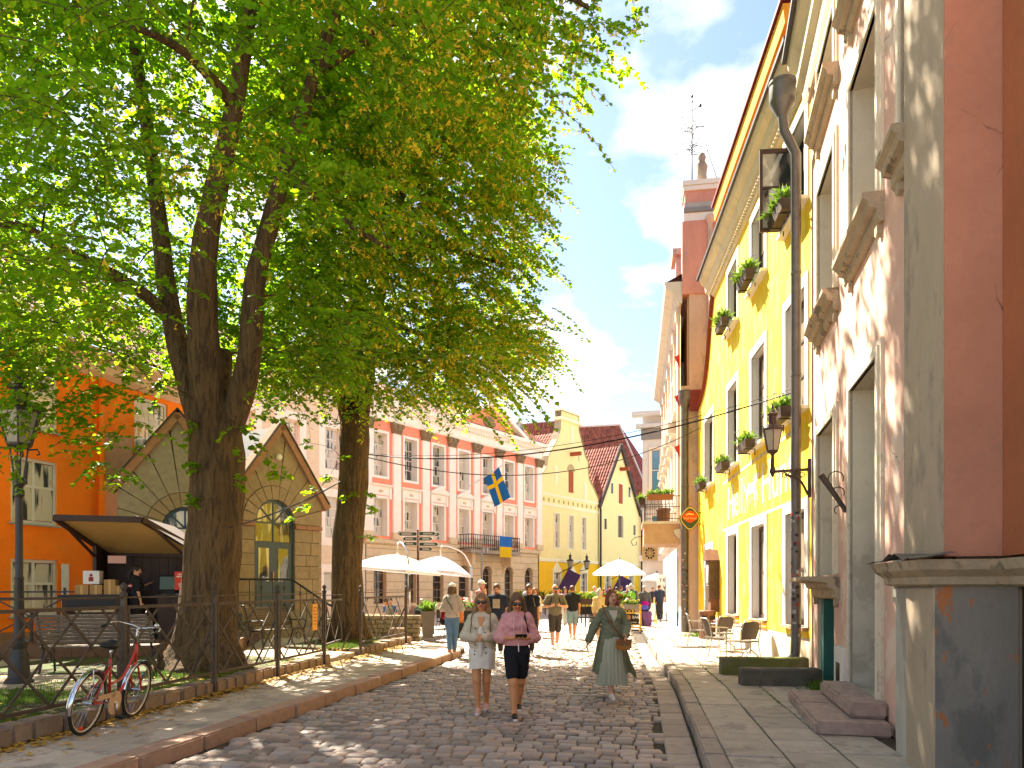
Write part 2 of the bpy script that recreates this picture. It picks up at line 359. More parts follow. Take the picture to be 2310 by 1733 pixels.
# right pavement, up to the house fronts
def hx(Y):                                                        # house line on the right
    return 5.5 - .25 * (13.6 - Y) if Y < 13.6 else 5.5 + .0993 * (Y - 13.6)
right_pave = pavement('pavement_right', [(kr(y) + .1, y) for y in (3.5, 8, 12.1, 17, 22.3)] + [(kr(23) + .1, 23.0), (hx(23) + .4, 23.0)] + [(hx(y) + .5, y) for y in (18, 13.6, 9, 3.5)], .105, SOIL)
kerb([(kr(4), 4), (kr(12.14), 12.14), (kr(22.2), 22.2), (kr(22.2) - 1.0, 23.1)][:3], .2, -1, .13, KERBGREY, (.55, 1.0), right_pave)
slabs(lambda t: Vector((kr(t) + .2, t)), [0, -.55, -1.1, -1.65, -2.2, -2.75], (.5, .8), .12, right_pave, SLABM, 5.0, 22.6, lambda c: c.x < hx(c.y) - .02)
mb = MB(); mb.slab([(kl(20.5) - 1.5, 20.6), (kr(23), 23), (20, 23), (25, 95), (-16, 95), (-16, 21)], -.06, -.045); tag(mb.build('plaza', PAVE_FAR), kind='structure')
# far pavement beside the right house fronts (flush strip of slabs)
far_pave = pavement('pavement_far', [(kr(23), 23.0), (hx(23) + .4, 23.0), (7.8, 32), (kr(31) + .2, 32)], .035, SOIL)
slabs(lambda t: Vector((kr(t) + .1, t)), [0, -.6, -1.2, -1.8, -2.4, -3.0], (.6, .9), .05, far_pave, SLABM, 23.2, 31, lambda c: c.x < hx(c.y) - .1)
# garden behind the fence
garden = pavement('garden_bed', [(fx(y) - .1, y) for y in (5, 10, 15.0)] + [(-6.3, 16.2), (-9.5, 15.3), (-9.5, 5)], .24, BED)
path = pavement('garden_path', [(-5.6, 16.0), (fx(15.4) - .1, 15.2), (fx(17) - .1, 17.0), (fx(20.8) - .3, 20.9), (-7, 23), (-14, 21), (-14, 12.4), (-7.6, 13.2)], .2, SAND)
bed2 = pavement('garden_bed', [(fx(17.3) - .1, 17.3), (fx(20.6) - .1, 20.7), (-5.4, 21.0), (-5.6, 18.2)], .26, BED)
path2 = pavement('garden_path', [(-7.2, 10.6), (-6.6, 12.4), (-8.6, 12.2), (-14, 10.2), (-14, 8.0), (-9.0, 9.4)], .255, SAND)
# ================================================================ buildings: shared builders
def wall(mb, u0, u1, z0, z1, ops, d=.18, mi=0, ri=None, y=0.0):
    """front skin at local y with openings (a, b, c, d[, arch]) and reveals going in by d; arch = rise of a round head"""
    ri = mi if ri is None else ri
    us = sorted({u0, u1} | {v for o in ops for v in o[:2] if u0 < v < u1}); zs = sorted({z0, z1} | {v for o in ops for v in o[2:4] if z0 < v < z1})
    for a, b in zip(us, us[1:]):
        for c, e in zip(zs, zs[1:]):
            m = (a + b) / 2; h = (c + e) / 2
            if any(o[0] < m < o[1] and o[2] < h < o[3] for o in ops): continue
            mb.add([(a, y, c), (b, y, c), (b, y, e), (a, y, e)], [(0, 1, 2, 3)], mi)
    for o in ops:
        a, b, c, e = o[:4]; arch = o[4] if len(o) > 4 else 0
        r = e - arch
        mb.add([(a, y, c), (a, y, r), (a, y + d, r), (a, y + d, c)], [(0, 1, 2, 3)], ri)
        mb.add([(b, y, c), (b, y + d, c), (b, y + d, r), (b, y, r)], [(0, 1, 2, 3)], ri)
        mb.add([(a, y, c), (a, y + d, c), (b, y + d, c), (b, y, c)], [(0, 1, 2, 3)], ri)
        if not arch: mb.add([(a, y, e), (b, y, e), (b, y + d, e), (a, y + d, e)], [(0, 1, 2, 3)], ri)
        else:
            N_ = 10; cu = (a + b) / 2; hw = (b - a) / 2
            P = [(cu - hw * math.cos(math.pi * i / N_), r + arch * math.sin(math.pi * i / N_)) for i in range(N_ + 1)]
            for (p, s), (q, t) in zip(P, P[1:]):
                mb.add([(p, y, s), (q, y, t), (q, y, e), (p, y, e)], [(0, 1, 2, 3)], mi)
                mb.add([(p, y, s), (p, y + d, s), (q, y + d, t), (q, y, t)], [(0, 1, 2, 3)], ri)
    return mb
_pane = {}
def window(parent, u, z, w, h, y, cols, rows, fmat, gmat=None, fw=.07, mw=.035, arch=0, name='window', dep=.06, transom=None, piece='pane'):
    """frame with glazing bars; every pane is an object. (u, z) = lower left corner"""
    gmat = gmat or GLASS
    mb = MB(); mb.box(u, u + fw, y, y + dep, z, z + h - arch); mb.box(u + w - fw, u + w, y, y + dep, z, z + h - arch)
    mb.box(u + fw, u + w - fw, y + .001, y + dep - .001, z, z + fw)
    if not arch: mb.box(u + fw, u + w - fw, y + .001, y + dep - .001, z + h - fw, z + h)
    iw = w - 2 * fw; ih = h - 2 * fw - (arch if arch else 0) + (fw if arch else 0)
    zs = [z + fw + ih * j / rows for j in range(rows + 1)]
    if transom: zs = [z + fw + ih * t for t in transom]; rows = len(zs) - 1
    us = [u + fw + iw * i / cols for i in range(cols + 1)]
    for i in range(1, cols): mb.box(us[i] - mw / 2, us[i] + mw / 2, y + .006, y + dep - .012, z + fw, z + fw + ih)
    for j in range(1, rows): mb.box(u + fw, u + w - fw, y + .010, y + dep - .016, zs[j] - mw / 2, zs[j] + mw / 2)
    if arch:
        N_ = 12; cu = u + w / 2; r = z + h - arch
        for i in range(N_):
            a0, a1 = math.pi * i / N_, math.pi * (i + 1) / N_
            for (ra, rb) in ((1, 1 - fw / (w / 2)),):
                p = [(cu - w / 2 * k * math.cos(a), r + arch * k * math.sin(a)) for k, a in ((ra, a0), (rb, a0), (rb, a1), (ra, a1))]
                mb.prism(p, y, y + dep)
        mb.box(u + fw, u + w - fw, y + .01, y + dep - .016, r - mw / 2, r + mw / 2)
        for i in range(1, 4):
            a = math.pi * i / 4; mb.bar((cu, y + dep / 2, r), (cu - w * .48 * math.cos(a), y + dep / 2, r + arch * .96 * math.sin(a)), mw, mw)
    o = mb.build(name, fmat, parent)
    pw, ph = iw / cols, [b - a for a, b in zip(zs, zs[1:])]
    for j in range(rows):
        key = (round(pw, 3), round(ph[j], 3), gmat.name)
        if key not in _pane:
            m_ = MB(); m_.box(-pw / 2 + mw / 2 * .6, pw / 2 - mw / 2 * .6, 0, .008, mw / 2 * .6, ph[j] - mw / 2 * .6); _pane[key] = m_.mesh(piece, gmat)
        for i in range(cols): link(piece, _pane[key], o, ((us[i] + us[i + 1]) / 2, y + dep * .45, zs[j]))
    if arch:
        m_ = MB(); r = z + h - arch; P = [(u + w / 2 - (w / 2 - fw) * math.cos(math.pi * i / 12), r + (arch - fw) * math.sin(math.pi * i / 12)) for i in range(13)]
        m_.prism(P[::-1], y + dep * .45, y + dep * .45 + .008); m_.build('fanlight', gmat, o)
    return o
def surround(parent, a, b, c, e, wd, proud, mat, bottom=False, name='window_surround'):
    mb = MB(); z0 = c - (wd if bottom else 0)
    mb.box(a - wd, a, -proud, 0.02, z0, e + wd); mb.box(b, b + wd, -proud, 0.02, z0, e + wd); mb.box(a, b, -proud, .02, e, e + wd)
    if bottom: mb.box(a, b, -proud, .02, z0, c)
    return mb.build(name, mat, parent)
def sill(parent, a, b, z, mat, out=.12, th=.05, ins=.1, name='window_sill'):
    mb = MB(); mb.box(a, b, -out, ins, z - th, z); return mb.build(name, mat, parent, bevel=.006)
def body(parent, u0, u1, z1, depth, mat, name='wall', y0=.3):
    """the mass of the house behind its front: sides, back and top"""
    mb = MB(); mb.box(u0, u1, y0, depth, 0, z1)
    mb.box(u0, u0 + .15, 0.002, y0, 0, z1); mb.box(u1 - .15, u1, 0.002, y0, 0, z1); mb.box(u0 + .15, u1 - .15, 0.002, y0, z1 - .1, z1)
    return mb.build(name, mat, parent)
def moulding(parent, u0, u1, prof, mat, name='cornice', ends=True):
    """horizontal moulding: prof = [(out, z), ...] from bottom to top"""
    mb = MB(); n = len(prof); P = [(-o, z) for o, z in prof] + [(.05, prof[-1][1]), (.05, prof[0][1])]
    k = len(P); vs_ = [(u0, y, z) for y, z in P] + [(u1, y, z) for y, z in P]
    fs = [((i + 1) % k, i, k + i, k + (i + 1) % k) for i in range(k)] + [tuple(range(k)), tuple(range(2 * k - 1, k - 1, -1))]
    mb.add(vs_, fs); return mb.build(name, mat, parent)
TILE = attr_tint(M('clay_roof_tile', (.30, .085, .055), .8, .3, 8, bump=.1, bs=60, stain=(.10, .05, .04), stain_amt=.5, stain_s=4), .35)
def tile_roof(parent, A, B, C, D, name='roof', tw=.22, tl=.34, mat=None, under=True):
    """pantiles on the quad A-B (eave) C-D (ridge, C above B), every tile its own curved piece in one mesh"""
    A, B, C, D = map(Vector, (A, B, C, D)); nrm = (B - A).cross(D - A).normalized()
    mat = mat or TILE
    mb = MB(); mb.add([A - nrm * .02, B - nrm * .02, C - nrm * .02, D - nrm * .02], [(0, 1, 2, 3)]); base = mb.build(name, mat, parent)
    Lm = ((B - A).length + (C - D).length) / 2; Hm = ((D - A).length + (C - B).length) / 2
    nu = max(2, int(max((B - A).length, (C - D).length) / tw)); nv = max(2, int(Hm / tl)); V = []; Fc = []; T = []; rr = np.random.RandomState(5)
    prof = [(0, .0), (.2, .035), (.42, .05), (.62, .035), (.8, .0), (1.0, -.012)]; off = 0
    def pt(a, b): return (A * (1 - a) + B * a) * (1 - b) + (D * (1 - a) + C * a) * b
    for j in range(nv):
        wid = ((B - A).length * (1 - j / nv) + (C - D).length * j / nv); nuj = max(1, int(wid / tw))
        for i in range(nuj):
            jj = rr.uniform(-.01, .01)
            for (b_, lift) in ((j / nv + jj / 4, .03), (min(1, (j + 1.12) / nv), .0)):
                for (s, hgt) in prof: V.append(pt((i + s) / nuj, b_) + nrm * (hgt + lift + jj * .6))
            for k in range(len(prof) - 1): Fc.append((off + k, off + k + 1, off + 6 + k + 1, off + 6 + k))
            T += [rr.rand()] * 12; off += 12
    me = bpy.data.meshes.new('roof_tiles'); me.from_pydata(V, [], Fc); me.materials.append(mat)
    a = me.attributes.new('tint', 'FLOAT', 'POINT'); a.data.foreach_set('value', T); me.update()
    return tag(link('roof_tiles', me, base), kind='stuff')
def leafy(n, rad, size, seed, hgt=1.0, droop=.3):
    """a tuft of narrow leaves around the origin as one mesh (verts, faces)"""
    r = np.random.RandomState(seed); V = []; Fc = []
    for i in range(n):
        a = r.uniform(0, 6.283); el = r.uniform(.25, 1.5); l = size * r.uniform(.6, 1.3)
        d = Vector((math.cos(a) * math.cos(el), math.sin(a) * math.cos(el), math.sin(el) * hgt)); p = Vector((r.uniform(-1, 1) * rad[0], r.uniform(-1, 1) * rad[1], r.uniform(0, rad[2])))
        s = Vector((-math.sin(a), math.cos(a), 0)) * l * .12; m = p + d * l * .55; e = p + d * l + Vector((0, 0, -droop * l * r.rand()))
        k = len(V); V += [p - s * .3, p + s * .3, m + s, m - s, e]; Fc += [(k, k + 1, k + 2, k + 3), (k + 3, k + 2, k + 4)]
    return V, Fc
PLANT = M('plant_leaf', (.10, .20, .03), .6, .35, 10, trans=.35); PLANT2 = M('bright_plant_leaf', (.16, .28, .03), .6, .3, 10, trans=.4)
LAV = M('lavender_flower', (.30, .22, .45), .7, .3, 12); FLY = M('yellow_flower', (.75, .50, .04), .7, .25, 12); FLR = M('red_flower', (.6, .03, .02), .7, .25, 12); FLP = M('pink_flower', (.6, .12, .25), .7, .25, 12)
def flower_blobs(name, n, rad, size, z0, mat, parent, seed):
    r = random.Random(seed); mb = MB()
    for i in range(n):
        c = (r.uniform(-1, 1) * rad[0], r.uniform(-1, 1) * rad[1], z0 + r.uniform(0, 1) * rad[2]); mb.ball(c, size * r.uniform(.6, 1.2), 6, 4)
    return tag(mb.build(name, mat, parent), kind='stuff')
TERRA = M('planter_box_brown', (.07, .045, .03), .7, .3, 8)
def flower_box(loc, rz, label, w=.95, flowers=LAV, seed=0, group=None, mat=None, n=170, size=.24):
    t = thing('flower_box', label, 'flower box', loc, rz, group)
    mb = MB(); h = .2; b0, b1 = .09, .125
    mb.add([(-w / 2 * .93, -b0, 0), (w / 2 * .93, -b0, 0), (w / 2 * .93, b0, 0), (-w / 2 * .93, b0, 0), (-w / 2, -b1, h), (w / 2, -b1, h), (w / 2, b1, h), (-w / 2, b1, h)],
           [(0, 3, 2, 1), (0, 1, 5, 4), (1, 2, 6, 5), (2, 3, 7, 6), (3, 0, 4, 7), (4, 5, 6, 7)])
    mb.build('trough', mat or TERRA, t)
    V, Fc = leafy(n, (w * .45, .1, .06), size, seed); V = [v + Vector((0, 0, h - .02)) for v in V]
    me = bpy.data.meshes.new('leaves'); me.from_pydata(V, [], Fc); me.materials.append(PLANT2); me.update(); tag(link('leaves', me, t), kind='stuff')
    flower_blobs('blossoms', 26, (w * .5, .18, .28), .018, h + .08, flowers, t, seed + 1)
    for x in (-w * .3, w * .3): mb = MB(); mb.bar((x, -.12, -.012), (x, .16, -.012), .02, .02); mb.bar((x, .15, -.012), (x, .15, -.16), .02, .02); mb.build('bracket', IRON, t)
    return t

# ================================================================ yellow tavern on the right
YEL = M('yellow_limewash', (.87, .60, .015), .9, .12, 2.2, bump=.15, bs=26, stain2=(.84, .54, .02), stain=(.87, .74, .13), stain_amt=.65, stain_s=3.0, stain_t=.5, vstretch=.35)
CREAM = M('cream_plaster', (.66, .55, .38), .9, .10, 2, bump=.08, bs=30, stain=(.45, .38, .28), stain_amt=.4, stain_s=1.5)
WHITEPL = M('white_plaster', (.72, .68, .62), .9, .07, 2, bump=.08, bs=30)
DKWOOD = M('dark_brown_wood', (.085, .045, .028), .55, .3, 6, bump=.1, bs=60)
REDTIN = M('red_tin', (.20, .03, .025), .6, .2, 4)
def house(name, label, P, Q, cat='house'):
    P = Vector(P); Q = Vector(Q); d = Q - P
    return thing(name, label, cat, (P.x, P.y, 0), math.atan2(d.y, d.x)), d.length
tav, TW = house('tavern_house', 'bright yellow three storey tavern with white window surrounds and painted lettering', (6.85, 27.2), (5.5, 13.6))
cols = {'c1': (1.55, 3.3), 'c2': (5.75, 7.1), 'c3': (8.85, 10.2), 'c4': (12.0, 13.35)}
gops = [(c[0], c[1], .95, 3.2) for k, c in cols.items() if k != 'c1'] + [(1.75, 3.1, .16, 3.0)]
fops = [(a, b, 5.1, 7.4) for a, b in cols.values()]
sops = [(a, b, 9.0, 10.75) for k, (a, b) in cols.items() if k != 'c1']
mb = MB(); wall(mb, 0, TW, 0, .75, [(1.75, 3.1, .16, .75)], .25, 1, 1); wall(mb, 0, TW, .75, 8.2, [o for o in gops if o[2] > .5] + [(1.75, 3.1, .75, 3.0)] + fops, .25, 0, 2)
wall(mb, 3.4, TW, 8.2, 11.3, sops, .25, 0, 2)
arc = [(0, 8.2)] + [(3.4 - 3.4 * (1 - (i / 8)) ** 1.0 * (1 - .35 * math.sin(math.pi * i / 8)), 8.2 + 2.9 * (i / 8) ** 1.5) for i in range(1, 9)]
mb.add([(u, 0, z) for u, z in arc] + [(3.4, 0, 8.2)], [tuple(range(len(arc), -1, -1))], 0)
mb.build('wall', [YEL, CREAM, WHITEPL], tav)
mb = MB(); mb.box(3.4, TW, .4, 9, 0, 11.8); mb.box(3.4, TW, .03, .4, 11.0, 11.8); mb.box(.02, 3.4, .4, 9, 0, 8.15); mb.box(.02, .2, .03, .4, 0, 8.15); mb.box(3.4, 3.5, .03, .4, 8.2, 11.0); mb.box(TW - .1, TW - .002, .03, .4, 0, 11.0)
mb.build('rear_wall', YEL, tav)
mb = MB(); P3 = [(u, z + .02) for u, z in arc]
for (a, b), (c, d_) in zip(P3, P3[1:]): mb.add([(a, -.12, b), (c, -.12, d_), (c, .5, d_), (a, .5, b)], [(0, 1, 2, 3)])
mb.build('gable_coping', REDTIN, tav)
def bigwin(par, a, b, c, e, rows, name='window', y=.16):
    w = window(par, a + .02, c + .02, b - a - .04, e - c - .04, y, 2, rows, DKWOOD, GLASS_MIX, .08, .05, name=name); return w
for i, (a, b, c, e) in enumerate(gops):
    door = c < .5
    o = bigwin(tav, a, b, c, e, 1 if door else 2, 'door' if door else 'window') if not door else None
    if door:
        mb = MB(); mb.box(a + .05, b - .05, .16, .22, c, 2.25); d_ = mb.build('door', M('grey_green_door', (.10, .11, .09), .6, .2, 5), tav)
        window(tav, a + .05, 2.3, b - a - .1, .68, .16, 2, 1, DKWOOD, GLASS, .06, .04)
        mb = MB()
        for s in (0, 1): mb.box(a + .16 + s * .62, a + .62 + s * .62, .145, .16, .45, 1.15); mb.box(a + .16 + s * .62, a + .62 + s * .62, .145, .16, 1.3, 2.1)
        mb.build('door_panel', DKWOOD, d_); mb = MB(); mb.tube([(a + .72, .1, 1.15), (a + .72, .1, 1.32)], .015); mb.build('handle', CHROME, d_)
    else:
        sill(tav, a - .12, b + .12, c, M('sill_stone', (.42, .24, .15), .8, .15, 5), .1, .07)
    surround(tav, a, b, c, e, .2, .03, WHITEPL)
for (a, b, c, e) in fops: bigwin(tav, a, b, c, e, 3); surround(tav, a, b, c, e, .2, .03, WHITEPL); sill(tav, a - .2, b + .2, c, WHITEPL, .16, .07)
for k, (a, b, c, e) in enumerate(sops):
    surround(tav, a, b, c, e, .2, .03, WHITEPL); sill(tav, a - .2, b + .2, c, WHITEPL, .16, .07)
    if k < 2: bigwin(tav, a, b, c, e, 2)
    else:
        bigwin(tav, a + .6, b, c, e, 2)                            # one casement stands open
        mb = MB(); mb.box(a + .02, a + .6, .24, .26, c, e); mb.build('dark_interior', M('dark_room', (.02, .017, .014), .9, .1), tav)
        mb = MB(); x = a + .05
        for (z0, z1) in ((c + .02, c + .1), (e - .12, e - .03), (c + .9, c + .95)): mb.box(x, x + .05, -.5, .12, z0, z1)
        mb.box(x, x + .05, -.56, -.5, c + .02, e - .03); mb.box(x, x + .05, .12, .18, c + .02, e - .03); cs = mb.build('open_casement', DKWOOD, tav)
        mb = MB(); mb.box(x + .02, x + .03, -.5, .12, c + .1, c + .9); mb.build('pane', GLASS, cs); mb = MB(); mb.box(x + .02, x + .03, -.5, .12, c + .95, e - .12); mb.build('pane', GLASS, cs)
moulding(tav, 2.9, TW - .1, [(.04, 11.08), (.08, 11.14), (.10, 11.30), (.20, 11.38), (.23, 11.58), (.36, 11.68), (.42, 11.85)], CREAM)
for i in range(70):
    u = 3.2 + i * .148
    if i == 0: mb = MB(); mb.box(0, .075, -.15, -.09, 11.18, 11.27); dent = mb.mesh('dentil', CREAM)
    link('dentil', dent, tav, (u, 0, 0))
mb = MB(); mb.box(2.8, TW - .05, -.48, -.40, 11.83, 11.92); mb.build('gutter', M('dark_tin', (.06, .05, .045), .5, .2), tav)
mb = MB(); P4 = [(-.43, 11.87), (-.43, 11.92), (1.0, 12.5), (9, 12.5), (9, 11.87)]
mb.add([(2.85, y, z) for y, z in P4] + [(TW, y, z) for y, z in P4], [(0, 1, 2, 3, 4), (9, 8, 7, 6, 5)] + [((i + 1) % 5, i, 5 + i, 5 + (i + 1) % 5) for i in range(5)]); mb.build('roof', REDTIN, tav)
ATT = M('orange_attic_plaster', (.80, .40, .03), .9, .1, 2)
mb = MB(); mb.box(5.2, TW - .9, .1, 5, 11.95, 13.2); at_ = mb.build('attic', ATT, tav)
moulding(at_, 5.0, TW - .8, [(-.08, 12.5), (.26, 12.72), (.30, 13.1)], ATT, 'eave')
mb = MB(); mb.add([(4.95, -.36, 13.12), (TW - .75, -.36, 13.12), (TW - .75, 3, 14.5), (4.95, 3, 14.5), (4.95, -.36, 13.20), (TW - .75, -.36, 13.20), (TW - .75, 3, 14.6), (4.95, 3, 14.6)], [(0, 1, 2, 3), (4, 7, 6, 5), (0, 4, 5, 1), (0, 3, 7, 4), (1, 5, 6, 2)]); mb.build('roof', REDTIN, at_)
PALEPAINT = M('faded_white_lettering', (.78, .74, .66), .9, .1, 6, stain=(.8, .64, .12), stain_amt=.8, stain_s=9, stain_t=.55)
GREYPAINT = M('faded_grey_lettering', (.45, .40, .36), .9, .1, 6, stain=(.8, .64, .12), stain_amt=.9, stain_s=7, stain_t=.5)
text('Hell', tav, PALEPAINT, 1.35, (6.75, -.006, 4.08), sx=.95); text('Hunt', tav, PALEPAINT, 1.35, (11.2, -.006, 4.08), sx=.98)
mb = MB(); mb.box(4.9, 12.9, -.008, -.001, 4.78, 4.86); mb.box(4.9, 12.9, -.008, -.001, 3.38, 3.46); mb.build('painted_band', GREYPAINT, tav)
mb = MB()                                                          # the painted running hound between the words
mb.tube([(8.15, -.004, 4.05), (8.5, -.004, 4.2), (9.0, -.004, 4.18), (9.35, -.004, 4.4)], [.10, .17, .14, .09], 6); mb.tube([(9.35, -.004, 4.4), (9.6, -.004, 4.42)], [.08, .03], 5)
for a, b in (((8.2, 4.05), (7.95, 3.6)), ((8.35, 4.05), (8.3, 3.62)), ((9.0, 4.1), (9.25, 3.65)), ((9.1, 4.15), (9.5, 3.8))): mb.tube([(a[0], -.004, a[1]), ((a[0] + b[0]) / 2 + .06, -.004, (a[1] + b[1]) / 2), (b[0], -.004, b[1])], [.05, .035, .02], 5)
mb.tube([(8.15, -.004, 4.1), (7.9, -.004, 4.4), (8.0, -.004, 4.55)], [.03, .025, .01], 5)
mb.v = [(x, max(-.009, min(-.002, y)), z) for x, y, z in mb.v]; mb.build('painted_hound', PALEPAINT, tav)
for i, u in enumerate((6.45, 9.5)):                                # logo stickers on the shop windows
    mb = MB(); mb.add([(u + .30 + .19 * math.cos(a), .155, 1.95 + .42 * math.sin(a)) for a in [k * math.pi / 8 for k in range(16)]], [tuple(range(16))]); st = mb.build('window_sticker', WHITE, tav)
    mb = MB(); mb.add([(u + .30 + .12 * math.cos(a), .152, 2.0 + .2 * math.sin(a)) for a in [k * math.pi / 6 for k in range(12)]], [tuple(range(12))]); mb.build('sticker_emblem', M('red_emblem', (.55, .08, .02), .6, .1), st)
    mb = MB(); mb.box(u + .12, u + .48, .150, .153, 1.68, 1.74); mb.build('sticker_band', M('red_emblem', (.55, .02, .02), .6, .1), st)
    for j in range(4): mb = MB(); mb.box(u + .14, u + .46, .151, .154, 1.42 - j * .1, 1.47 - j * .1); mb.build('sticker_lettering', WHITE, st)
def tav_pt(u, out, z):
    m = Matrix.Rotation(tav.rotation_euler[2], 3, 'Z'); return Vector(tav.location) + m @ Vector((u, -out, z))
BOXL = 'lavender flower box on %s floor tavern sill, %s'
wh = {'c1': 'above the tavern door', 'c2': 'second window from the door', 'c3': 'third window from the door', 'c4': 'window next to the tall downpipe'}
for k, (a, b) in cols.items():
    flower_box(tav_pt((a + b) / 2 - .1, .28, 5.0), tav.rotation_euler[2], BOXL % ('middle', wh[k]), 1.0, seed=int(a * 10), group='flower boxes of the tavern')
    if k != 'c1': flower_box(tav_pt((a + b) / 2 - .1, .28, 9.0), tav.rotation_euler[2], BOXL % ('top', 'under the open casement' if k == 'c4' else wh[k]), 1.05, seed=int(a * 10) + 3, group='flower boxes of the tavern', n=230, size=.3)
# downpipes
PIPE = M('brown_zinc_pipe', (.14, .125, .115), .42, .2, 5, metal=.35, spec=.5)
STICK = [M('sticker_white', (.42, .40, .37), .6, .1), M('sticker_red', (.32, .05, .04), .6, .1), M('sticker_blue', (.06, .14, .25), .6, .1), M('sticker_orange', (.42, .14, .04), .6, .1), M('sticker_black', (.03, .03, .03), .6, .1)]
def downpipe(label, pts, r, funnel, stickers, seed):
    t = thing('downpipe', label, 'downpipe', pts[0]); o = Vector(pts[0]); P = [Vector(p) - o for p in pts]
    mb = MB(); mb.tube(P, r, 14); mb.build('pipe', PIPE, t, smooth=40)
    for z in np.arange(1.6, P[-1].z - 1.5, 1.9): mb = MB(); mb.lathe([(r * 1.0, 0), (r * 1.13, .005), (r * 1.13, .045), (r, .05)], 14, (P[2].x, P[2].y, z)); mb.build('pipe_clip', PIPE, t)
    if funnel:
        c = P[-1]; mb = MB(); mb.lathe([(r, -.02), (.225, .22), (.235, .26), (.235, .55), (.25, .56), (.25, .60), (.22, .61)], 20, c); mb.build('rainwater_head', PIPE, t, smooth=40)
    rr = random.Random(seed)
    for i in range(stickers):
        a = rr.uniform(2.2, 5.0); z = rr.uniform(.5, 2.9); w = rr.uniform(.03, .08) / r; h = rr.uniform(.03, .08)
        mb = MB(); k = 4; g = [(P[2].x + (r + .002) * math.cos(a + w * j / k), P[2].y + (r + .002) * math.sin(a + w * j / k)) for j in range(k + 1)]
        mb.add([(x, y, z) for x, y in g] + [(x, y, z + h) for x, y in g], [(j, j + 1, k + 2 + j, k + 1 + j) for j in range(k)]); mb.build('sticker', rr.choice(STICK + STICK[:1] * 4 + STICK[4:] * 4), t)
px = (5.27, 13.72)
downpipe('tall brown zinc downpipe with rainwater head between yellow and pink house', [(px[0] - .3, px[1] - .12, .22), (px[0] - .02, px[1], .42), (px[0], px[1], .7), (px[0], px[1], 9.75), (px[0] - .22, px[1] - .02, 10.15), (px[0] - .26, px[1] - .02, 10.45)], .09, True, 40, 1)
downpipe('brown downpipe with stickers at the far corner of the yellow tavern', [(6.42, 27.45, .05), (6.42, 27.45, .2), (6.42, 27.45, .5), (6.42, 27.45, 8.4)], .13, True, 50, 2)
# ================================================================ pink house at the right edge
PINK = M('salmon_plaster', (.66, .41, .31), .9, .12, 1.4, bump=.2, bs=22, stain=(.70, .57, .45), stain_amt=.7, stain_s=1.1, stain_t=.52, crack=.9)
PINKR = M('salmon_plaster_dark', (.48, .22, .14), .9, .14, 1.2, bump=.2, bs=22, stain=(.36, .20, .14), stain_amt=.6, stain_s=.9, crack=.8)  # darker salmon than the front, for the pilaster return
BROWNP = M('shaded_brown_plaster', (.36, .12, .05), .9, .16, 1.1, bump=.2, bs=22, stain=(.22, .10, .05), stain_amt=.5, stain_s=1)  # brown kept dark: the tree's shade on this wall is in the colour
BEIGE = M('stained_beige_plaster', (.40, .315, .22), .92, .14, 1.3, bump=.22, bs=20, stain=(.20, .17, .13), stain_amt=.7, stain_s=1.3, stain_t=.54, vstretch=.45)
GREYB = M('peeling_grey_paint', (.25, .22, .185), .85, .16, 2, bump=.3, bs=18, stain=(.10, .10, .09), stain_amt=.5, stain_s=1.5, stain2=(.42, .15, .05), vstretch=.5)
LEDGE = M('weathered_ledge_stone', (.42, .33, .22), .92, .25, 3, bump=.35, bs=18, stain=(.10, .085, .06), stain_amt=.75, stain_s=3)
pk, PW = house('pink_house', 'weathered salmon pink house with beige corner pilaster and moulded window ledges', (5.5, 13.6), (3.6, 6.0))
PWH = 11.6
pops = [(1.0, 2.55, 1.9, 4.3), (3.75, 5.3, .36, 4.35), (1.0, 2.55, 6.15, 8.4), (3.75, 5.3, 6.15, 8.4), (6.3, 7.2, 6.15, 8.4), (1.0, 2.55, 9.5, 10.5), (3.75, 5.3, 9.5, 10.5), (.75, 2.35, -.2, 1.55)]
mb = MB(); wall(mb, 0, 7.75, -.2, PWH, pops, .42, 0, 1); mb.build('wall', [PINK, M('pale_reveal_plaster', (.60, .52, .40), .9, .1, 1.5, stain=(.36, .30, .22), stain_amt=.6, stain_s=.9)], pk)
mb = MB(); mb.box(0, 7.75, .6, 9, 0, PWH); mb.box(0, .12, .03, .6, 0, PWH); mb.box(0, 7.75, .03, .6, PWH - .1, PWH); mb.box(7.6, 7.75, .03, .6, 0, PWH); mb.build('rear_wall', PINK, pk)
for (a, b, c, e) in pops[:1] + pops[2:7]: window(pk, a + .02, c + .02, b - a - .04, e - c - .04, .34, 2, 3 if e - c > 2 else 2, M('grey_green_frame', (.30, .30, .24), .6, .15, 5), GLASS_DARK, .09, .05)
for (a, b, c, e) in pops[:7]:
    mb = MB()
    for k, (wd, pr) in enumerate(((.17, .035), (.10, .06))): 
        z0 = c - (0 if c < 1 else 0.0); mb.box(a - wd, a, -pr, .0, z0, e + wd); mb.box(b, b + wd, -pr, .0, z0, e + wd); mb.box(a, b, -pr, 0, e, e + wd)
    mb.build('window_surround', M('cream_moulding', (.70, .60, .46), .9, .1, 3, stain=(.4, .3, .2), stain_amt=.5, stain_s=3), pk)
def ledge(par, a, b, z, mat, out=.24, name='window_ledge'):
    moulding(par, a, b, [(.04, z - .34), (.08, z - .3), (.08, z - .2), (.16, z - .17), (.18, z - .1), (out, z - .06), (out, z)], mat, name)
    for x in (a + .1, b - .22): mb = MB(); mb.prism([(x, z - .34), (x + .12, z - .34), (x + .12, z - .42), (x + .06, z - .46), (x, z - .42)][::-1], -.06, .02); mb.build('ledge_bracket', mat, par)
for (a, b, c, e) in pops[2:7]: ledge(pk, a - .2, min(b + .2, 6.77), c, LEDGE, .23)
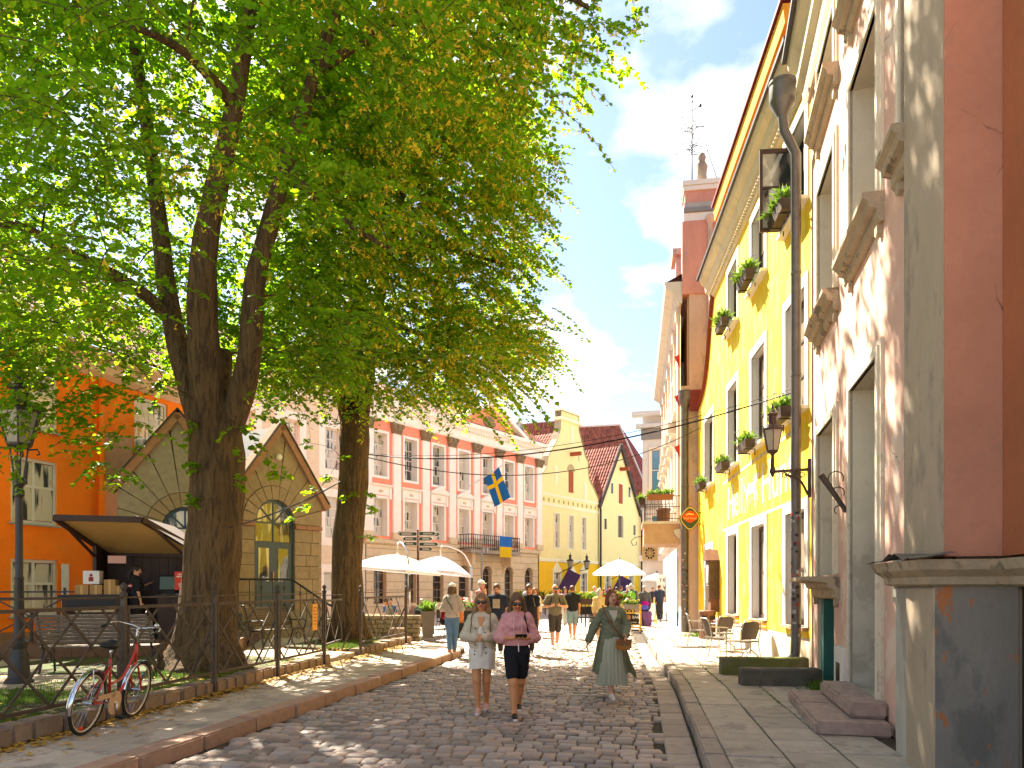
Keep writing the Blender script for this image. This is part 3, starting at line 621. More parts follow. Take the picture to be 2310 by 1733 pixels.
ledge(pk, .55, 2.85, 1.87, LEDGE, .45, 'door_hood')
moulding(pk, -.3, 6.7, [(.05, 10.7), (.09, 10.8), (.12, 11.0), (.22, 11.12), (.25, 11.32), (.36, 11.45), (.4, 11.65)], CREAM)
mb = MB(); mb.box(-.3, 6.7, -.48, -.4, 11.6, 11.7); mb.build('gutter', IRON, pk)
mb = MB(); mb.add([(-.3, -.44, 11.68), (9, -.44, 11.68), (9, 9, 14.5), (-.3, 9, 14.5)], [(0, 1, 2, 3)]); mb.build('roof', REDTIN, pk)
# portal door deep in its reveal and the basement door
mb = MB(); mb.box(3.78, 5.27, .36, .41, .36, 4.33); d_ = mb.build('door', M('dull_green_door', (.10, .13, .10), .6, .2, 5), pk)
mb = MB()
for s in (3.95, 4.6): mb.box(s, s + .5, .34, .36, .6, 1.5); mb.box(s, s + .5, .34, .36, 1.7, 2.7)
mb.build('door_panel', DKWOOD, d_)
mb = MB(); mb.box(.78, 1.0, .06, .40, .0, 1.5); mb.build('door', M('teal_door', (.03, .14, .12), .5, .15, 5), pk)
mb = MB(); mb.box(1.0, 2.33, .34, .40, .0, 1.5); mb.build('door', M('ochre_board_door', (.34, .20, .07), .7, .2, 5), pk)
mb = MB(); mb.box(2.7, 3.4, -.06, .01, .1, .85); mb.build('base_panel', WHITEPL, pk)
mb = MB(); mb.box(2.9, 3.15, -.07, .0, .12, .62); mb.build('vent', BLACK, pk)
# pilaster with ledge and peeling base
mb = MB(); mb.box(6.78, 7.92, -.12, .6, 1.95, PWH); mb.build('pilaster', BEIGE, pk)
mb = MB(); mb.box(7.922, 7.94, -.11, .30, 1.95, PWH); mb.build('pilaster_return', PINKR, pk)
mb = MB(); mb.box(7.945, 11, .30, 1.2, 1.95, PWH); mb.build('side_wall', BROWNP, pk)
mb = MB(); mb.box(6.62, 7.10, -.16, .5, 0, 1.72); mb.build('base', M('dirty_white_base', (.46, .42, .35), .92, .16, 1.6, bump=.3, bs=16, stain=(.24, .20, .15), stain_amt=.6, stain_s=1.2, vstretch=.4), pk, bevel=.03)
mb = MB(); mb.box(7.102, 7.95, -.19, .5, 0, 1.72); mb.build('base', BEIGE, pk, bevel=.03)
mb = MB(); mb.box(7.952, 7.97, -.185, .40, 0, 1.72); mb.build('base_panel', GREYB, pk)
mb = MB(); mb.box(7.98, 11, .42, 1.2, 0, 1.72); mb.build('base', M('dark_gate', (.03, .028, .026), .7, .3, 4), pk)
prof = [(.0, 1.70), (.05, 1.72), (.06, 1.78), (.14, 1.84), (.17, 1.92)]
def ring(o): return [(6.58 - o * .6, .2), (6.58 - o * .6, -.19 - o), (7.98 + o, -.19 - o), (7.98 + o, .36 - o), (11, .36 - o), (11, .9), (6.58 - o * .6, .9)]
mb = MB(); rings = [[(x, y + .0, z + .012 * math.sin(x * 5)) for x, y in ring(o)] for o, z in prof]; k = 7
mb.add([p for g in rings for p in g], [(i * k + j, i * k + (j + 1) % k, (i + 1) * k + (j + 1) % k, (i + 1) * k + j) for i in range(4) for j in range(k)] + [tuple(28 + j for j in range(k))])
mb.build('plinth_ledge', LEDGE, pk)
mb = MB(); rr = random.Random(4); xs = np.linspace(6.42, 8.2, 16); 
for i, x in enumerate(xs): pass
top = [(x, -.40 + rr.uniform(-.015, .015), 1.925 + rr.uniform(0, .03) + (.05 if 7.3 < x < 7.7 else 0)) for x in xs]; bot = [(x, -.10, 1.97 + rr.uniform(0, .02)) for x in xs]
mb.add(top + bot, [(i, i + 1, 16 + i + 1, 16 + i) for i in range(15)]); mb.build('tin_flashing', M('torn_tin', (.12, .11, .10), .45, .4, 8, metal=.3), pk)
mb = MB(); mb.box(5.92, 6.28, -.02, .0, 1.55, 2.02); pl = mb.build('wall_plaque', M('plaque_frame', (.18, .17, .12), .6, .2), pk)
mb = MB(); mb.box(5.96, 6.24, -.026, -.02, 1.6, 1.97); mb.build('plaque_face', M('plaque_face', (.55, .53, .42), .5, .1), pl)
for j in range(4): mb = MB(); mb.box(6.0, 6.2 - .04 * (j % 2), -.029, -.026, 1.9 - j * .07, 1.925 - j * .07); mb.build('plaque_lettering', BLACK, pl)
mb = MB(); mb.box(6.42, 6.46, -.035, .0, 3.1, 3.35); mb.build('number_plate', M('blue_enamel', (.05, .10, .35), .4, .05), pk)
# granite steps of the portal
STEP = M('red_granite_step', (.40, .28, .23), .8, .25, 7, bump=.5, bs=24, stain=(.20, .15, .12), stain_amt=.6, stain_s=3)
def pk_pt(u, out, z): return Vector(pk.location) + Matrix.Rotation(pk.rotation_euler[2], 3, 'Z') @ Vector((u, -out, z))
st = thing('entrance_steps', 'two worn red granite steps in front of the pink house portal', 'steps', pk_pt(3.4, 0, .1), pk.rotation_euler[2])
mb = MB(); mb.box(0, 1.15, -.78, -.02, 0, .16); mb.build('step', STEP, st, bevel=.03, seg=2); mb = MB(); mb.box(1.165, 2.6, -.80, -.02, 0, .155); mb.build('step', STEP, st, bevel=.03, seg=2)
mb = MB(); mb.box(.25, 2.3, -.40, -.0, .16, .33); mb.build('step', STEP, st, bevel=.03, seg=2)
MOSS = M('mossy_concrete', (.20, .17, .10), .95, .3, 3, bump=.4, bs=22, stain=(.12, .13, .03), stain_amt=.85, stain_s=1.6, stain_t=.46)
mb = MB(); mb.box(-.0, 1.55, -.14, .14, 0, .33); tag(mb.build('low_wall', MOSS, None, bevel=.02, loc=None), 'mossy low wall beside the basement door, behind the darker block', 'low wall')
o = bpy.data.objects['low_wall']; o.location = pk_pt(.42, 1.62, .1); o.rotation_euler = (0, 0, pk.rotation_euler[2] + R(90) + R(10))
mb = MB(); mb.box(-.0, 1.25, -.16, .16, 0, .30); o = tag(mb.build('low_wall', M('dark_concrete_block', (.12, .105, .08), .95, .25, 3, bump=.4, bs=22, stain=(.06, .06, .04), stain_amt=.6), None, bevel=.025), 'dark stone block wall between mossy wall and granite steps', 'low wall')
o.location = pk_pt(1.95, 1.36, .1); o.rotation_euler = (0, 0, pk.rotation_euler[2] + R(90) + R(8))
# iron flag holder beside the portal
fh = thing('flag_holder', 'rusty iron flagpole socket with scrolls on the wall beside the portal', 'flag holder', pk_pt(3.45, 0, 3.0), pk.rotation_euler[2])
mb = MB(); mb.tube([(0, -.02, -.25), (-.02, -.35, .28)], [.03, .045], 10); mb.build('socket', RUSTIRON, fh)
mb = MB(); mb.bar((0, -.012, -.45), (0, -.012, .6), .03, .02)
for (c, r_) in (((-.16, .22), .1), ((-.13, .02), .08), ((-.12, -.22), .06)): mb.tube([(0, c[0] + r_ * math.cos(a), c[1] + r_ * math.sin(a)) for a in np.linspace(-.5, 4.2, 14)], .008, 5)
mb.build('scroll', RUSTIRON, fh)
# ================================================================ row of houses beyond the tavern
ORP = M('apricot_plaster', (.70, .40, .16), .9, .12, 1.5, stain=(.62, .50, .34), stain_amt=.5, stain_s=1.2)
SALM = M('salmon_firewall', (.60, .28, .21), .9, .16, 1.2, stain=(.42, .22, .17), stain_amt=.6, stain_s=.9, vstretch=.5)
PBEI = M('pinkish_firewall', (.62, .43, .33), .9, .14, 1.1, stain=(.30, .22, .17), stain_amt=.6, stain_s=.9, vstretch=.5)
GREYST = M('grey_plaster', (.36, .35, .33), .9, .12, 2); PALEST = M('pale_stone_trim', (.62, .57, .48), .9, .1, 2, stain=(.36, .31, .25), stain_amt=.5, stain_s=2)
GREYDK = M('grey_panel', (.22, .22, .22), .9, .12, 2)
th, TL = house('tall_house', 'tall apricot house with salmon firewall, chimney and stone balcony beyond the tavern', (9.0, 44), (6.3, 27.62))
tops = []
for k in range(6):
    a = .9 + k * 2.6
    tops += [(a, a + 1.1, 4.9, 7.2), (a, a + 1.1, 8.6, 10.6)] + ([(a, a + 1.1, .5, 3.2)] if k < 5 else [(a - .1, a + 1.5, .1, 3.0)])
mb = MB(); wall(mb, 0, TL, 0, 3.7, [o for o in tops if o[2] < 1], .22, 1, 1); wall(mb, 0, TL, 3.7, 12.6, [o for o in tops if o[2] > 1], .22, 0, 2); mb.build('wall', [ORP, WHITEPL, PALEST], th)
for (a, b, c, e) in tops:
    window(th, a, c, b - a, e - c, .14, 2, 2, WHITE, GLASS, .06, .04)
    if c > 1: surround(th, a, b, c, e, .16, .06, WHITEPL); sill(th, a - .2, b + .2, c, PALEST, .2, .1)
    if 4 < c < 6: moulding(th, a - .25, b + .25, [(.05, e + .2), (.12, e + .3), (.3, e + .42), (.32, e + .5)], PALEST, 'window_hood')
    if c > 8: mb = MB(); mb.box(a - .3, a - .05, -.35, 0, c - .55, c - .12); mb.build('bracket', PALEST, th)
for u in np.arange(.2, TL, 2.6): mb = MB(); mb.box(u, u + .3, -.1, 0, 3.9, 12.3); mb.box(u - .06, u + .36, -.16, 0, 11.9, 12.3); mb.box(u - .06, u + .36, -.16, 0, 3.9, 4.2); mb.build('pilaster', WHITEPL, th)
moulding(th, 0, TL, [(.06, 3.55), (.22, 3.7), (.24, 3.85), (.1, 3.9)], PALEST, 'string_course')
moulding(th, -.1, TL + .1, [(.06, 12.3), (.2, 12.5), (.24, 12.7), (.55, 12.9), (.6, 13.1)], PALEST)
mb = MB(); mb.box(0, TL - .05, .24, 9, 0, 12.6); mb.build('rear_wall', ORP, th)
# firewall towards the camera, with chimney and vane
mb = MB(); mb.box(TL + .001, TL + .12, 0.0, 9, 0, 9.2); mb.box(TL + .001, TL + .1, .3, 9, 9.2, 13.6); fw = mb.build('firewall', PBEI, th)
mb = MB(); mb.prism([(TL - .5, 12.6), (TL + .16, 12.6), (TL + .16, 15.3), (TL - .5, 14.9)], .05, 1.5); mb.build('gable_shoulder', SALM, th)
mb = MB(); mb.box(TL - .9, TL + .14, .10, 1.35, 15.0, 15.6); mb.build('chimney_base', WHITEPL, th)
mb = MB(); mb.box(TL - .9, TL + .14, .15, 1.3, 15.6, 16.5); ch = mb.build('chimney', SALM, th)
for (z, o, m) in ((15.62, .05, GREYDK), (15.80, .03, GREYST), (16.42, .06, WHITEPL), (16.60, .10, WHITEPL)): mb = MB(); mb.box(TL - .9 - o, TL + .14 + o, .15 - o, 1.3 + o, z, z + .17); mb.build('chimney_band', m, ch)
mb = MB(); mb.lathe([(.12, 0), (.2, .1), (.17, .5), (.22, .75), (.12, .95), (.15, 1.1), (.1, 1.25), (.02, 1.3)], 10, (TL - .3, .8, 16.75)); mb.build('finial_statue', M('statue_stone', (.34, .26, .19), .9, .2), ch, smooth=True)
vx = (TL - .45, .45)
mb = MB(); mb.tube([(vx[0], vx[1], 16.75), (vx[0], vx[1], 20.6)], [.025, .012], 6); mb.ball((vx[0], vx[1], 20.3), .05); mb.ball((vx[0], vx[1], 20.1), .035)
vn = mb.build('weather_vane', IRON, ch); rr = random.Random(8); mb = MB()
for i in range(34):
    a = rr.uniform(0, 6.28); z = 18.1 + rr.uniform(0, 1.1); l = rr.uniform(.25, .65); d = Vector((math.cos(a), math.sin(a), rr.uniform(-.5, .6))); p = Vector((vx[0], vx[1], z))
    side = Vector((-math.sin(a), math.cos(a), .4)) * rr.choice((-1, 1)) * .12; mb.tube([p, p + d * l * .5 + side, p + d * l], [.012, .009, .007], 4); mb.ball(p + d * l, .022, 5, 4)
mb.build('iron_flower_scroll', IRON, vn)
mb = MB(); mb.prism([(vx[0], 19.75), (vx[0] + .15, 19.65), (vx[0] + .2, 19.35), (vx[0] + .75, 19.1), (vx[0] + .65, 18.95), (vx[0], 19.3)][::-1], vx[1] + .3 - .305, vx[1] + .3 - .295)
mb.bar((vx[0], vx[1], 19.75), (vx[0] - .3, vx[1] + .3, 20.1), .02); mb.ball((vx[0] - .33, vx[1] + .33, 20.13), .06); mb.build('vane_banner', IRON, vn)
mb = MB(); mb.tube([(TL - .4, 1.0, 18.2), (TL, 1.6, 16), (TL + .1, 1.7, 15.2)], .012, 5); mb.build('lightning_wire', BLACK, ch)
mb = MB(); mb.tube([(TL + .2, 1.05, 15.1), (TL + .2, 1.05, 6.5)], .09, 10); mb.lathe([(.09, 0), (.17, .2), (.17, .3), (.15, .3)], 12, (TL + .2, 1.05, 15.1)); mb.build('flue_pipe', PBEI, th)
mb = MB(); mb.prism([(TL - .2, 9.0), (TL + .3, 9.0), (TL + .3, 8.2)][::-1], .3, .9); mb.build('tin_hood', REDTIN, th)
# second, more ornate front further on: attic pediment
mb = MB(); mb.box(1.5, 4.2, .0, .8, 13.1, 14.4); mb.box(1.3, 4.4, -.1, .9, 14.4, 14.6); mb.prism([(1.3, 14.6), (4.4, 14.6), (2.85, 15.6)], -.05, .7); mb.build('attic_pediment', PALEST, th)
mb = MB(); mb.box(6.4, 7.3, .1, .9, 13.1, 15.4); mb.box(6.3, 7.4, 0, 1, 15.4, 15.65); mb.build('chimney', PALEST, th)
mb = MB(); mb.box(10.4, 11.6, .1, .9, 13.1, 16.3); mb.box(10.2, 11.8, -.05, 1.05, 16.3, 16.55); mb.build('chimney', PBEI, th)
mb = MB(); mb.add([(-.2, -.6, 13.1), (TL, -.6, 13.1), (TL, 5, 16), (-.2, 5, 16)], [(0, 1, 2, 3)]); mb.build('roof', REDTIN, th)
# small red pennants fixed to the front
for k, z in enumerate((10.0, 8.5, 6.6)): mb = MB(); mb.add([(TL - .3, -.02, z), (TL - .3, -.02, z + .5), (TL - .3, -.22, z + .42), (TL - .27, -.02, z), (TL - .27, -.02, z + .5), (TL - .27, -.22, z + .42)], [(0, 1, 2), (3, 5, 4), (0, 2, 5, 3), (1, 4, 5, 2), (0, 3, 4, 1)]); mb.build('red_pennant', M('red_pennant', (.5, .04, .02), .7, .1), th)
# stone balcony
BALC = M('balcony_plaster', (.52, .34, .20), .9, .2, 2, stain=(.34, .25, .16), stain_amt=.6, stain_s=2)
mb = MB(); mb.prism([(TL - 2.9, 3.35), (TL - .1, 3.35), (TL - .1, 4.1), (TL - 2.9, 4.1)], -1.35, -.0); bal = mb.build('balcony', BALC, th)
mb = MB(); mb.box(TL - 2.97, TL - .03, -1.42, 0, 4.1, 4.2); mb.build('balcony_slab', PALEST, bal)
mb = MB(); x0, x1, y0 = TL - 2.85, TL - .12, -1.3
for z in (4.3, 4.75, 5.15): mb.bar((x0, y0, z), (x1, y0, z), .025); mb.bar((x1, y0, z), (x1, 0, z), .025); mb.bar((x0, y0, z), (x0, 0, z), .025)
for i in range(19): x = x0 + (x1 - x0) * i / 18; mb.bar((x, y0, 4.2), (x, y0, 5.15), .016)
for i in range(1, 10): y = y0 * i / 9.5; mb.bar((x1, y, 4.2), (x1, y, 5.15), .016); mb.bar((x0, y, 4.2), (x0, y, 5.15), .016)
mb.build('railing', IRON, bal)
def th_pt(u, out, z): return Vector(th.location) + Matrix.Rotation(th.rotation_euler[2], 3, 'Z') @ Vector((u, -out, z))
flower_box(th_pt(TL - .06, .75, 5.0), th.rotation_euler[2] + R(90), 'terracotta trough of yellow flowers on the stone balcony railing end', 1.0, FLY, 31, mat=M('terracotta', (.30, .12, .05), .8, .2))
flower_box(th_pt(TL - 1.6, 1.42, 4.95), th.rotation_euler[2], 'yellow and orange flower trough on the balcony rail facing the street', 1.2, FLY, 32, mat=TERRA)
mb = MB(); mb.lathe([(.25, 0), (.26, .45), (.3, .5), (.28, .55)], 10, (0, 0, 0)); o = tag(mb.build('balcony_chair', M('brown_rattan', (.16, .07, .03), .7, .3)), 'brown rattan seat on the stone balcony', 'seat'); o.location = th_pt(TL - .8, .6, 4.2)
# grey and white corner house closing the view on the right
GREYW = M('pale_grey_plaster', (.56, .57, .56), .9, .08, 2)
gh, GL = house('grey_corner_house', 'grey and white corner house with tall blue reflecting windows at the end', (10.0, 56), (11.9, 52.4))
gops2 = [(.6, 1.25, 8.6, 11.6), (2.2, 3.0, 8.3, 11.6), (.6, 1.25, 4.6, 6.9), (2.2, 3.0, 4.6, 6.9)]
gh.location = (9.35, 53, 0); gh.rotation_euler = (0, 0, R(-14)); GL = 3.6
mb = MB(); wall(mb, 0, 3.6, 0, 14.2, gops2, .2, 0, 1); mb.build('wall', [GREYW, WHITEPL], gh)
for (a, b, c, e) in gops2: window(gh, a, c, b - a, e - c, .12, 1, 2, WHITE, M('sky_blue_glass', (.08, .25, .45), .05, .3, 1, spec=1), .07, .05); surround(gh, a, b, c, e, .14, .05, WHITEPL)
mb = MB(); mb.box(0, 3.6, .21, 8, 0, 14.2); mb.box(0, .1, .02, .21, 0, 14.2); mb.build('rear_wall', GREYST, gh)
for (z, h, o, m) in ((7.3, .9, .12, GREYST), (8.05, .2, .3, GREYW), (12.3, .8, .1, GREYDK), (13.1, .25, .45, GREYW), (13.9, .3, .7, GREYW), (3.6, .4, .25, GREYW)): mb = MB(); mb.box(-o, 3.6, -o, .1, z, z + h); mb.build('cornice', m, gh)
for u in (.02, 1.5, 3.2): mb = MB(); mb.box(u, u + .35, -.1, 0, 8.3, 12.2); mb.build('pilaster', GREYW, gh)
# low peach house behind the cafe umbrella
ph, PL_ = house('peach_house', 'low peach coloured house at the very end of the street', (12.6, 76), (19.5, 80))
pw = [(1.2, 2.3, 1.6, 3.6), (1.2, 2.3, 4.6, 6.6), (3.4, 4.5, 1.6, 3.6), (3.4, 4.5, 4.6, 6.6)]
PEACH = M('peach_plaster', (.85, .58, .27), .9, .08, 2)
mb = MB(); wall(mb, 0, PL_, 0, 9.5, pw, .2, 0); mb.build('wall', PEACH, ph)
for (a, b, c, e) in pw: window(ph, a, c, b - a, e - c, .12, 2, 3, WHITE, GLASS, .07, .05)
mb = MB(); mb.box(0, PL_, .21, 7, 0, 9.5); mb.build('rear_wall', PEACH, ph); mb = MB(); mb.prism([(-.3, 9.5), (PL_, 9.5), (PL_, 12)], -.2, 6); mb.build('roof', GREYDK, ph)

# ================================================================ pink palace on the left
PSAL = M('coral_plaster', (.90, .31, .20), .9, .08, 2.5); PALW = M('palace_white', (.90, .85, .78), .9, .06, 2)
RUSTIC = M('sand_rusticated_plaster', (.70, .56, .38), .9, .08, 2, stain=(.44, .34, .22), stain_amt=.4, stain_s=1.5); CAPST = M('carved_capital_stone', (.27, .20, .12), .9, .3, 12, bump=.5, bs=30)
def lx(Y): return 2.2 + .727 * (Y - 60.6)
pal, PAW = house('pink_palace', 'coral and white classical palace with pilasters, pediment and iron balcony', (lx(45.3), 45.3), (lx(60.5), 60.5), 'palace')
bays = [1.15 + 2.72 * i for i in range(7)]
up = [(u - .58, u + .58, 8.7, 11.4) for u in bays]; mid = [(u - .58, u + .58, 4.95, 7.3) for u in bays]
gr = [(u - .55, u + .55, .15 if i in (3, 5) else .7, 3.3, .55) for i, u in enumerate(bays)]
mb = MB(); wall(mb, 0, PAW, 4.6, 12.3, up + mid, .45, 0, 1); wall(mb, 0, PAW, 0, 4.6, gr, .4, 2, 2); mb.build('wall', [PSAL, PALW, RUSTIC], pal)
mb = MB(); mb.box(0, PAW, .5, 9, 0, 12.9); mb.box(PAW - .2, PAW, .02, .5, 0, 12.9); mb.box(0, .2, .02, .5, 0, 12.9); mb.build('rear_wall', PALW, pal)
for i, u in enumerate(bays):
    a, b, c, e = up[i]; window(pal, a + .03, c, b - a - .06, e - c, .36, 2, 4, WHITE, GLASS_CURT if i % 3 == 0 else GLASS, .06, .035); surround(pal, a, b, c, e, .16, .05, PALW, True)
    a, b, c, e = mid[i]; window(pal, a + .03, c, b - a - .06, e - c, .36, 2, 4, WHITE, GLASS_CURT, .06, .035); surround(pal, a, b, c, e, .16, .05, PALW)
    hd = thing  # hood panel and small pediment over the middle windows
    mb = MB(); mb.box(a - .3, b + .3, -.09, 0, 7.5, 8.0); hp = mb.build('window_hood', PALW, pal)
    moulding(hp, a - .4, b + .4, [(.1, 8.0), (.26, 8.08), (.28, 8.16)], PALW, 'hood_cornice')
    for s in (a - .28, b + .12): mb = MB(); mb.box(s, s + .16, -.16, 0, 7.3, 7.98); mb.build('console', PALW, hp)
    if 2 <= i <= 4: mb = MB(); mb.prism([(a - .42, 8.16), (b + .42, 8.16), (u, 8.62)], -.28, 0); mb.build('hood_pediment', PALW, hp)
    mb = MB(); mb.ball((u, -.09, 7.74), .16, 8, 5, 0, (1.4, .3, .6)); mb.build('rosette', PALST if False else RUSTIC, hp)
    a, b, c, e, ar = gr[i]
    window(pal, a + .03, c, b - a - .06, e - c, .3, 2, 2, DKWOOD, GLASS_DARK, .07, .05, arch=.55)
    mb = MB()
    for k in range(9):
        t0, t1 = math.pi * (k + .08) / 9, math.pi * (k + .92) / 9
        mb.prism([(u - r_ * math.cos(t), 2.75 + r_ * math.sin(t)) for r_, t in ((.58, t0), (.85, t0), (.85, t1), (.58, t1))], -.06, .0)
    mb.build('arch_voussoirs', RUSTIC, pal)
for i in range(8):
    u = bays[0] - 1.36 + 2.72 * i
    if i == 0: u = -.02
    mb = MB(); mb.box(u - .34, u + .34, -.16, 0, 4.75, 11.5); pil = mb.build('pilaster', PALW, pal)
    mb = MB(); mb.box(u - .42, u + .42, -.24, 0, 4.75, 5.2); mb.build('pilaster_base', RUSTIC, pil)
    mb = MB(); mb.add([(u - .36, -.2, 11.5), (u + .36, -.2, 11.5), (u + .36, 0, 11.5), (u - .36, 0, 11.5), (u - .5, -.3, 12.15), (u + .5, -.3, 12.15), (u + .5, 0, 12.15), (u - .5, 0, 12.15)], [(0, 1, 5, 4), (1, 2, 6, 5), (3, 0, 4, 7), (4, 5, 6, 7)])
    for s in (-.4, 0, .4): mb.ball((u + s, -.28, 12.0), .13, 8, 5); mb.ball((u + s * .6, -.24, 11.7), .11, 8, 5)
    mb.build('capital', CAPST, pil)
for z in np.arange(.5, 4.2, .52): mb = MB(); mb.box(0, PAW, -.012, 0, z, z + .035); mb.build('rustication_joint', M('joint_shadow_line', (.33, .25, .16), .9, .1), pal) if z < .6 else link('rustication_joint', _rj, pal, (0, 0, z - .5)); _rj = bpy.data.objects['rustication_joint'].data
moulding(pal, -.2, PAW + .1, [(.05, 4.4), (.2, 4.5), (.22, 4.7), (.1, 4.76)], RUSTIC, 'string_course')
moulding(pal, -.2, PAW + .3, [(.12, 12.2), (.2, 12.35), (.22, 12.75), (.5, 12.95), (.75, 13.1), (.8, 13.35)], PALW)
mb = MB(); mb.box(0, .14, -.5, -.22, 12.8, 12.95); dm = mb.mesh('dentil', PALW)
for i in range(62): link('dentil', dm, pal, (.1 + i * .305, 0, 0))
mb = MB(); mb.prism([(8.2, 13.36), (15.6, 13.36), (11.9, 15.1)], -.3, .0); pd = mb.build('pediment', PSAL, pal)
mb = MB(); mb.ball((11.9, -.3, 13.95), .55, 10, 6, 0, (1.5, .25, .8)); mb.build('pediment_relief', CAPST, pd)
for (p, q) in (((7.5, 13.3), (11.9, 15.35)), ((16.3, 13.3), (11.9, 15.35))):
    mb = MB(); mb.bar((p[0], -.4, p[1]), (q[0], -.4, q[1]), .8, .28); mb.build('raking_cornice', PALW, pd)
mb = MB(); mb.add([(-.3, -.7, 13.36), (PAW + .3, -.7, 13.36), (PAW + .3, 5, 16.4), (-.3, 5, 16.4)], [(0, 1, 2, 3)]); mb.build('roof', TILE, pal)
tile_roof(pal, (PAW * .86, -.6, 13.4), (PAW + .3, -.6, 13.4), (PAW + .3, 4, 16.4), (PAW * .86, 4, 16.4), 'roof_slope', .24, .36)
for u in (16.6, 4.2):
    mb = MB(); P = [(u - .6 * math.cos(math.pi * i / 8), 14.4 + .55 * math.sin(math.pi * i / 8)) for i in range(9)][::-1]; mb.prism([(u - .6, 13.8)] + [(u + .6, 13.8)] + P, .3, 3); dr = mb.build('dormer', GREYDK, pal)
    mb = MB(); mb.add([(u + .42 * math.cos(a), .28, 14.4 + .4 * math.sin(a)) for a in [k * math.pi / 6 for k in range(12)]], [tuple(range(12))]); mb.build('dormer_window', GLASS, dr)
# balcony with the blue and yellow flag, flag pole with the blue flag
mb = MB(); mb.box(8.6, 14.6, -1.25, 0, 4.15, 4.4); pb = mb.build('balcony', M('balcony_stone', (.33, .28, .22), .9, .15), pal)
for u in (9.2, 13.8): mb = MB(); mb.prism([(u, 4.15), (u + .3, 4.15), (u + .3, 3.3), (u, 3.3)][::-1], -.9, 0); mb.build('balcony_console', RUSTIC, pb)
mb = MB()
for (p, q) in (((8.7, -1.2), (14.5, -1.2)), ((8.7, -1.2), (8.7, 0)), ((14.5, -1.2), (14.5, 0))):
    for z in (4.5, 5.45): mb.bar((*p, z), (*q, z), .05)
    k = int((Vector(p) - Vector(q)).length / .24)
    for i in range(k + 1):
        a = Vector(p).lerp(Vector(q), i / k); mb.bar((*a, 4.4), (*a, 5.45), .03)
        if i < k: b = Vector(p).lerp(Vector(q), (i + .5) / k); mb.tube([(b.x + .1 * math.cos(t), b.y, 4.97 + .22 * math.sin(t)) for t in np.linspace(0, 6.28, 9)], .014, 4)
mb.build('railing', IRON, pb)
def pal_pt(u, out, z): return Vector(pal.location) + Matrix.Rotation(pal.rotation_euler[2], 3, 'Z') @ Vector((u, -out, z))
BLUE = M('flag_blue', (.01, .13, .36), .8, .1, 3, trans=.25); YLW = M('flag_yellow', (.85, .55, .01), .8, .06, 3, trans=.25); UBLU = M('flag_azure', (.02, .15, .55), .8, .1, 3, trans=.2)
def flag(name, label, loc, rz, w, h, wave, matfn, mats, skew=0.):
    nx, ny = 24, 16; V = []; Fc = []; mi = []
    for j in range(ny + 1):
        for i in range(nx + 1): a = i / nx; b = j / ny; V.append((a * w + skew * b, wave * math.sin(a * 5 + b * 1.5) * (.3 + a), -b * h - wave * .6 * math.sin(a * 3)))
    for j in range(ny):
        for i in range(nx): k = j * (nx + 1) + i; Fc.append((k, k + nx + 1, k + nx + 2, k + 1)); mi.append(matfn((i + .5) / nx, (j + .5) / ny))
    me = bpy.data.meshes.new(name); me.from_pydata(V, [], Fc)
    for m in mats: me.materials.append(m)
    me.polygons.foreach_set('material_index', mi); me.shade_smooth(); me.update()
    o = link('cloth', me); return o
fl = thing('flag', 'blue flag with yellow cross on a slanted pole from the palace front', 'flag', pal_pt(9.9, .05, 9.0), pal.rotation_euler[2])
mb = MB(); mb.tube([(0, 0, 0), (0, -2.9, 1.2)], .035, 8); mb.ball((0, -2.9, 1.2), .06); mb.build('pole', WHITE, fl)
c = flag('cloth', '', None, 0, 1.5, 2.35, .10, lambda a, b: 1 if (.38 < a < .60 or .30 < b < .46) else 0, [BLUE, YLW]); c.parent = fl; c.location = (0, -1.35, .56); c.rotation_euler = (0, -math.atan2(1.2, 2.9), R(-90))
fl2 = thing('flag', 'blue over yellow flag hung on the palace balcony railing', 'flag', pal_pt(11.9, 1.27, 5.5), pal.rotation_euler[2])
c = flag('cloth', '', None, 0, 1.5, 1.55, .02, lambda a, b: 0 if b < .5 else 1, [UBLU, YLW]); c.parent = fl2; c.location = (0, 0, 0)
# ================================================================ cream house between palace and porch
cr, CRW = house('cream_house', 'cream banded house with white framed windows between the palace and the stone porch', (lx(37.3), 37.3), (lx(45.22), 45.22))
BAND = M('banded_cream_plaster', (.76, .64, .48), .9, .12, 3, stain=(.66, .60, .5), stain_amt=.7, stain_s=2.2, vstretch=3)
cops = []
for u in (1.4, 4.3, 7.3): cops += [(u - .6, u + .6, 8.6, 11.0), (u - .6, u + .6, 4.6, 7.0), (u - .7, u + .7, 1.5, 2.6)]
mb = MB(); wall(mb, 0, CRW, 0, 12.6, cops, .3, 0, 1); mb.build('wall', [BAND, PALW], cr); mb = MB(); mb.box(0, CRW, .35, 8, 0, 12.6); mb.build('rear_wall', BAND, cr)
for (a, b, c, e) in cops: window(cr, a + .03, c, b - a - .06, e - c, .2, 2, 4 if e - c > 2 else 1, WHITE, GLASS_CURT, .07, .04); surround(cr, a, b, c, e, .45, .03, PALW, True)
moulding(cr, -.2, CRW + .1, [(.05, 12.3), (.25, 12.6), (.4, 12.9), (.6, 13.1)], PALW)
mb = MB(); mb.add([(-.2, -.6, 13.1), (CRW, -.6, 13.1), (CRW, 6, 17.6), (-.2, 6, 17.6)], [(0, 1, 2, 3)]); mb.build('roof', TILE, cr)
tile_roof(cr, (-.2, -.65, 13.1), (CRW, -.65, 13.1), (CRW, 5, 17.2), (-.2, 5, 17.2), 'roof_slope', .26, .40)
mb = MB(); mb.box(-.2, CRW, -.72, -.62, 13.02, 13.14); mb.build('gutter', REDTIN, cr)
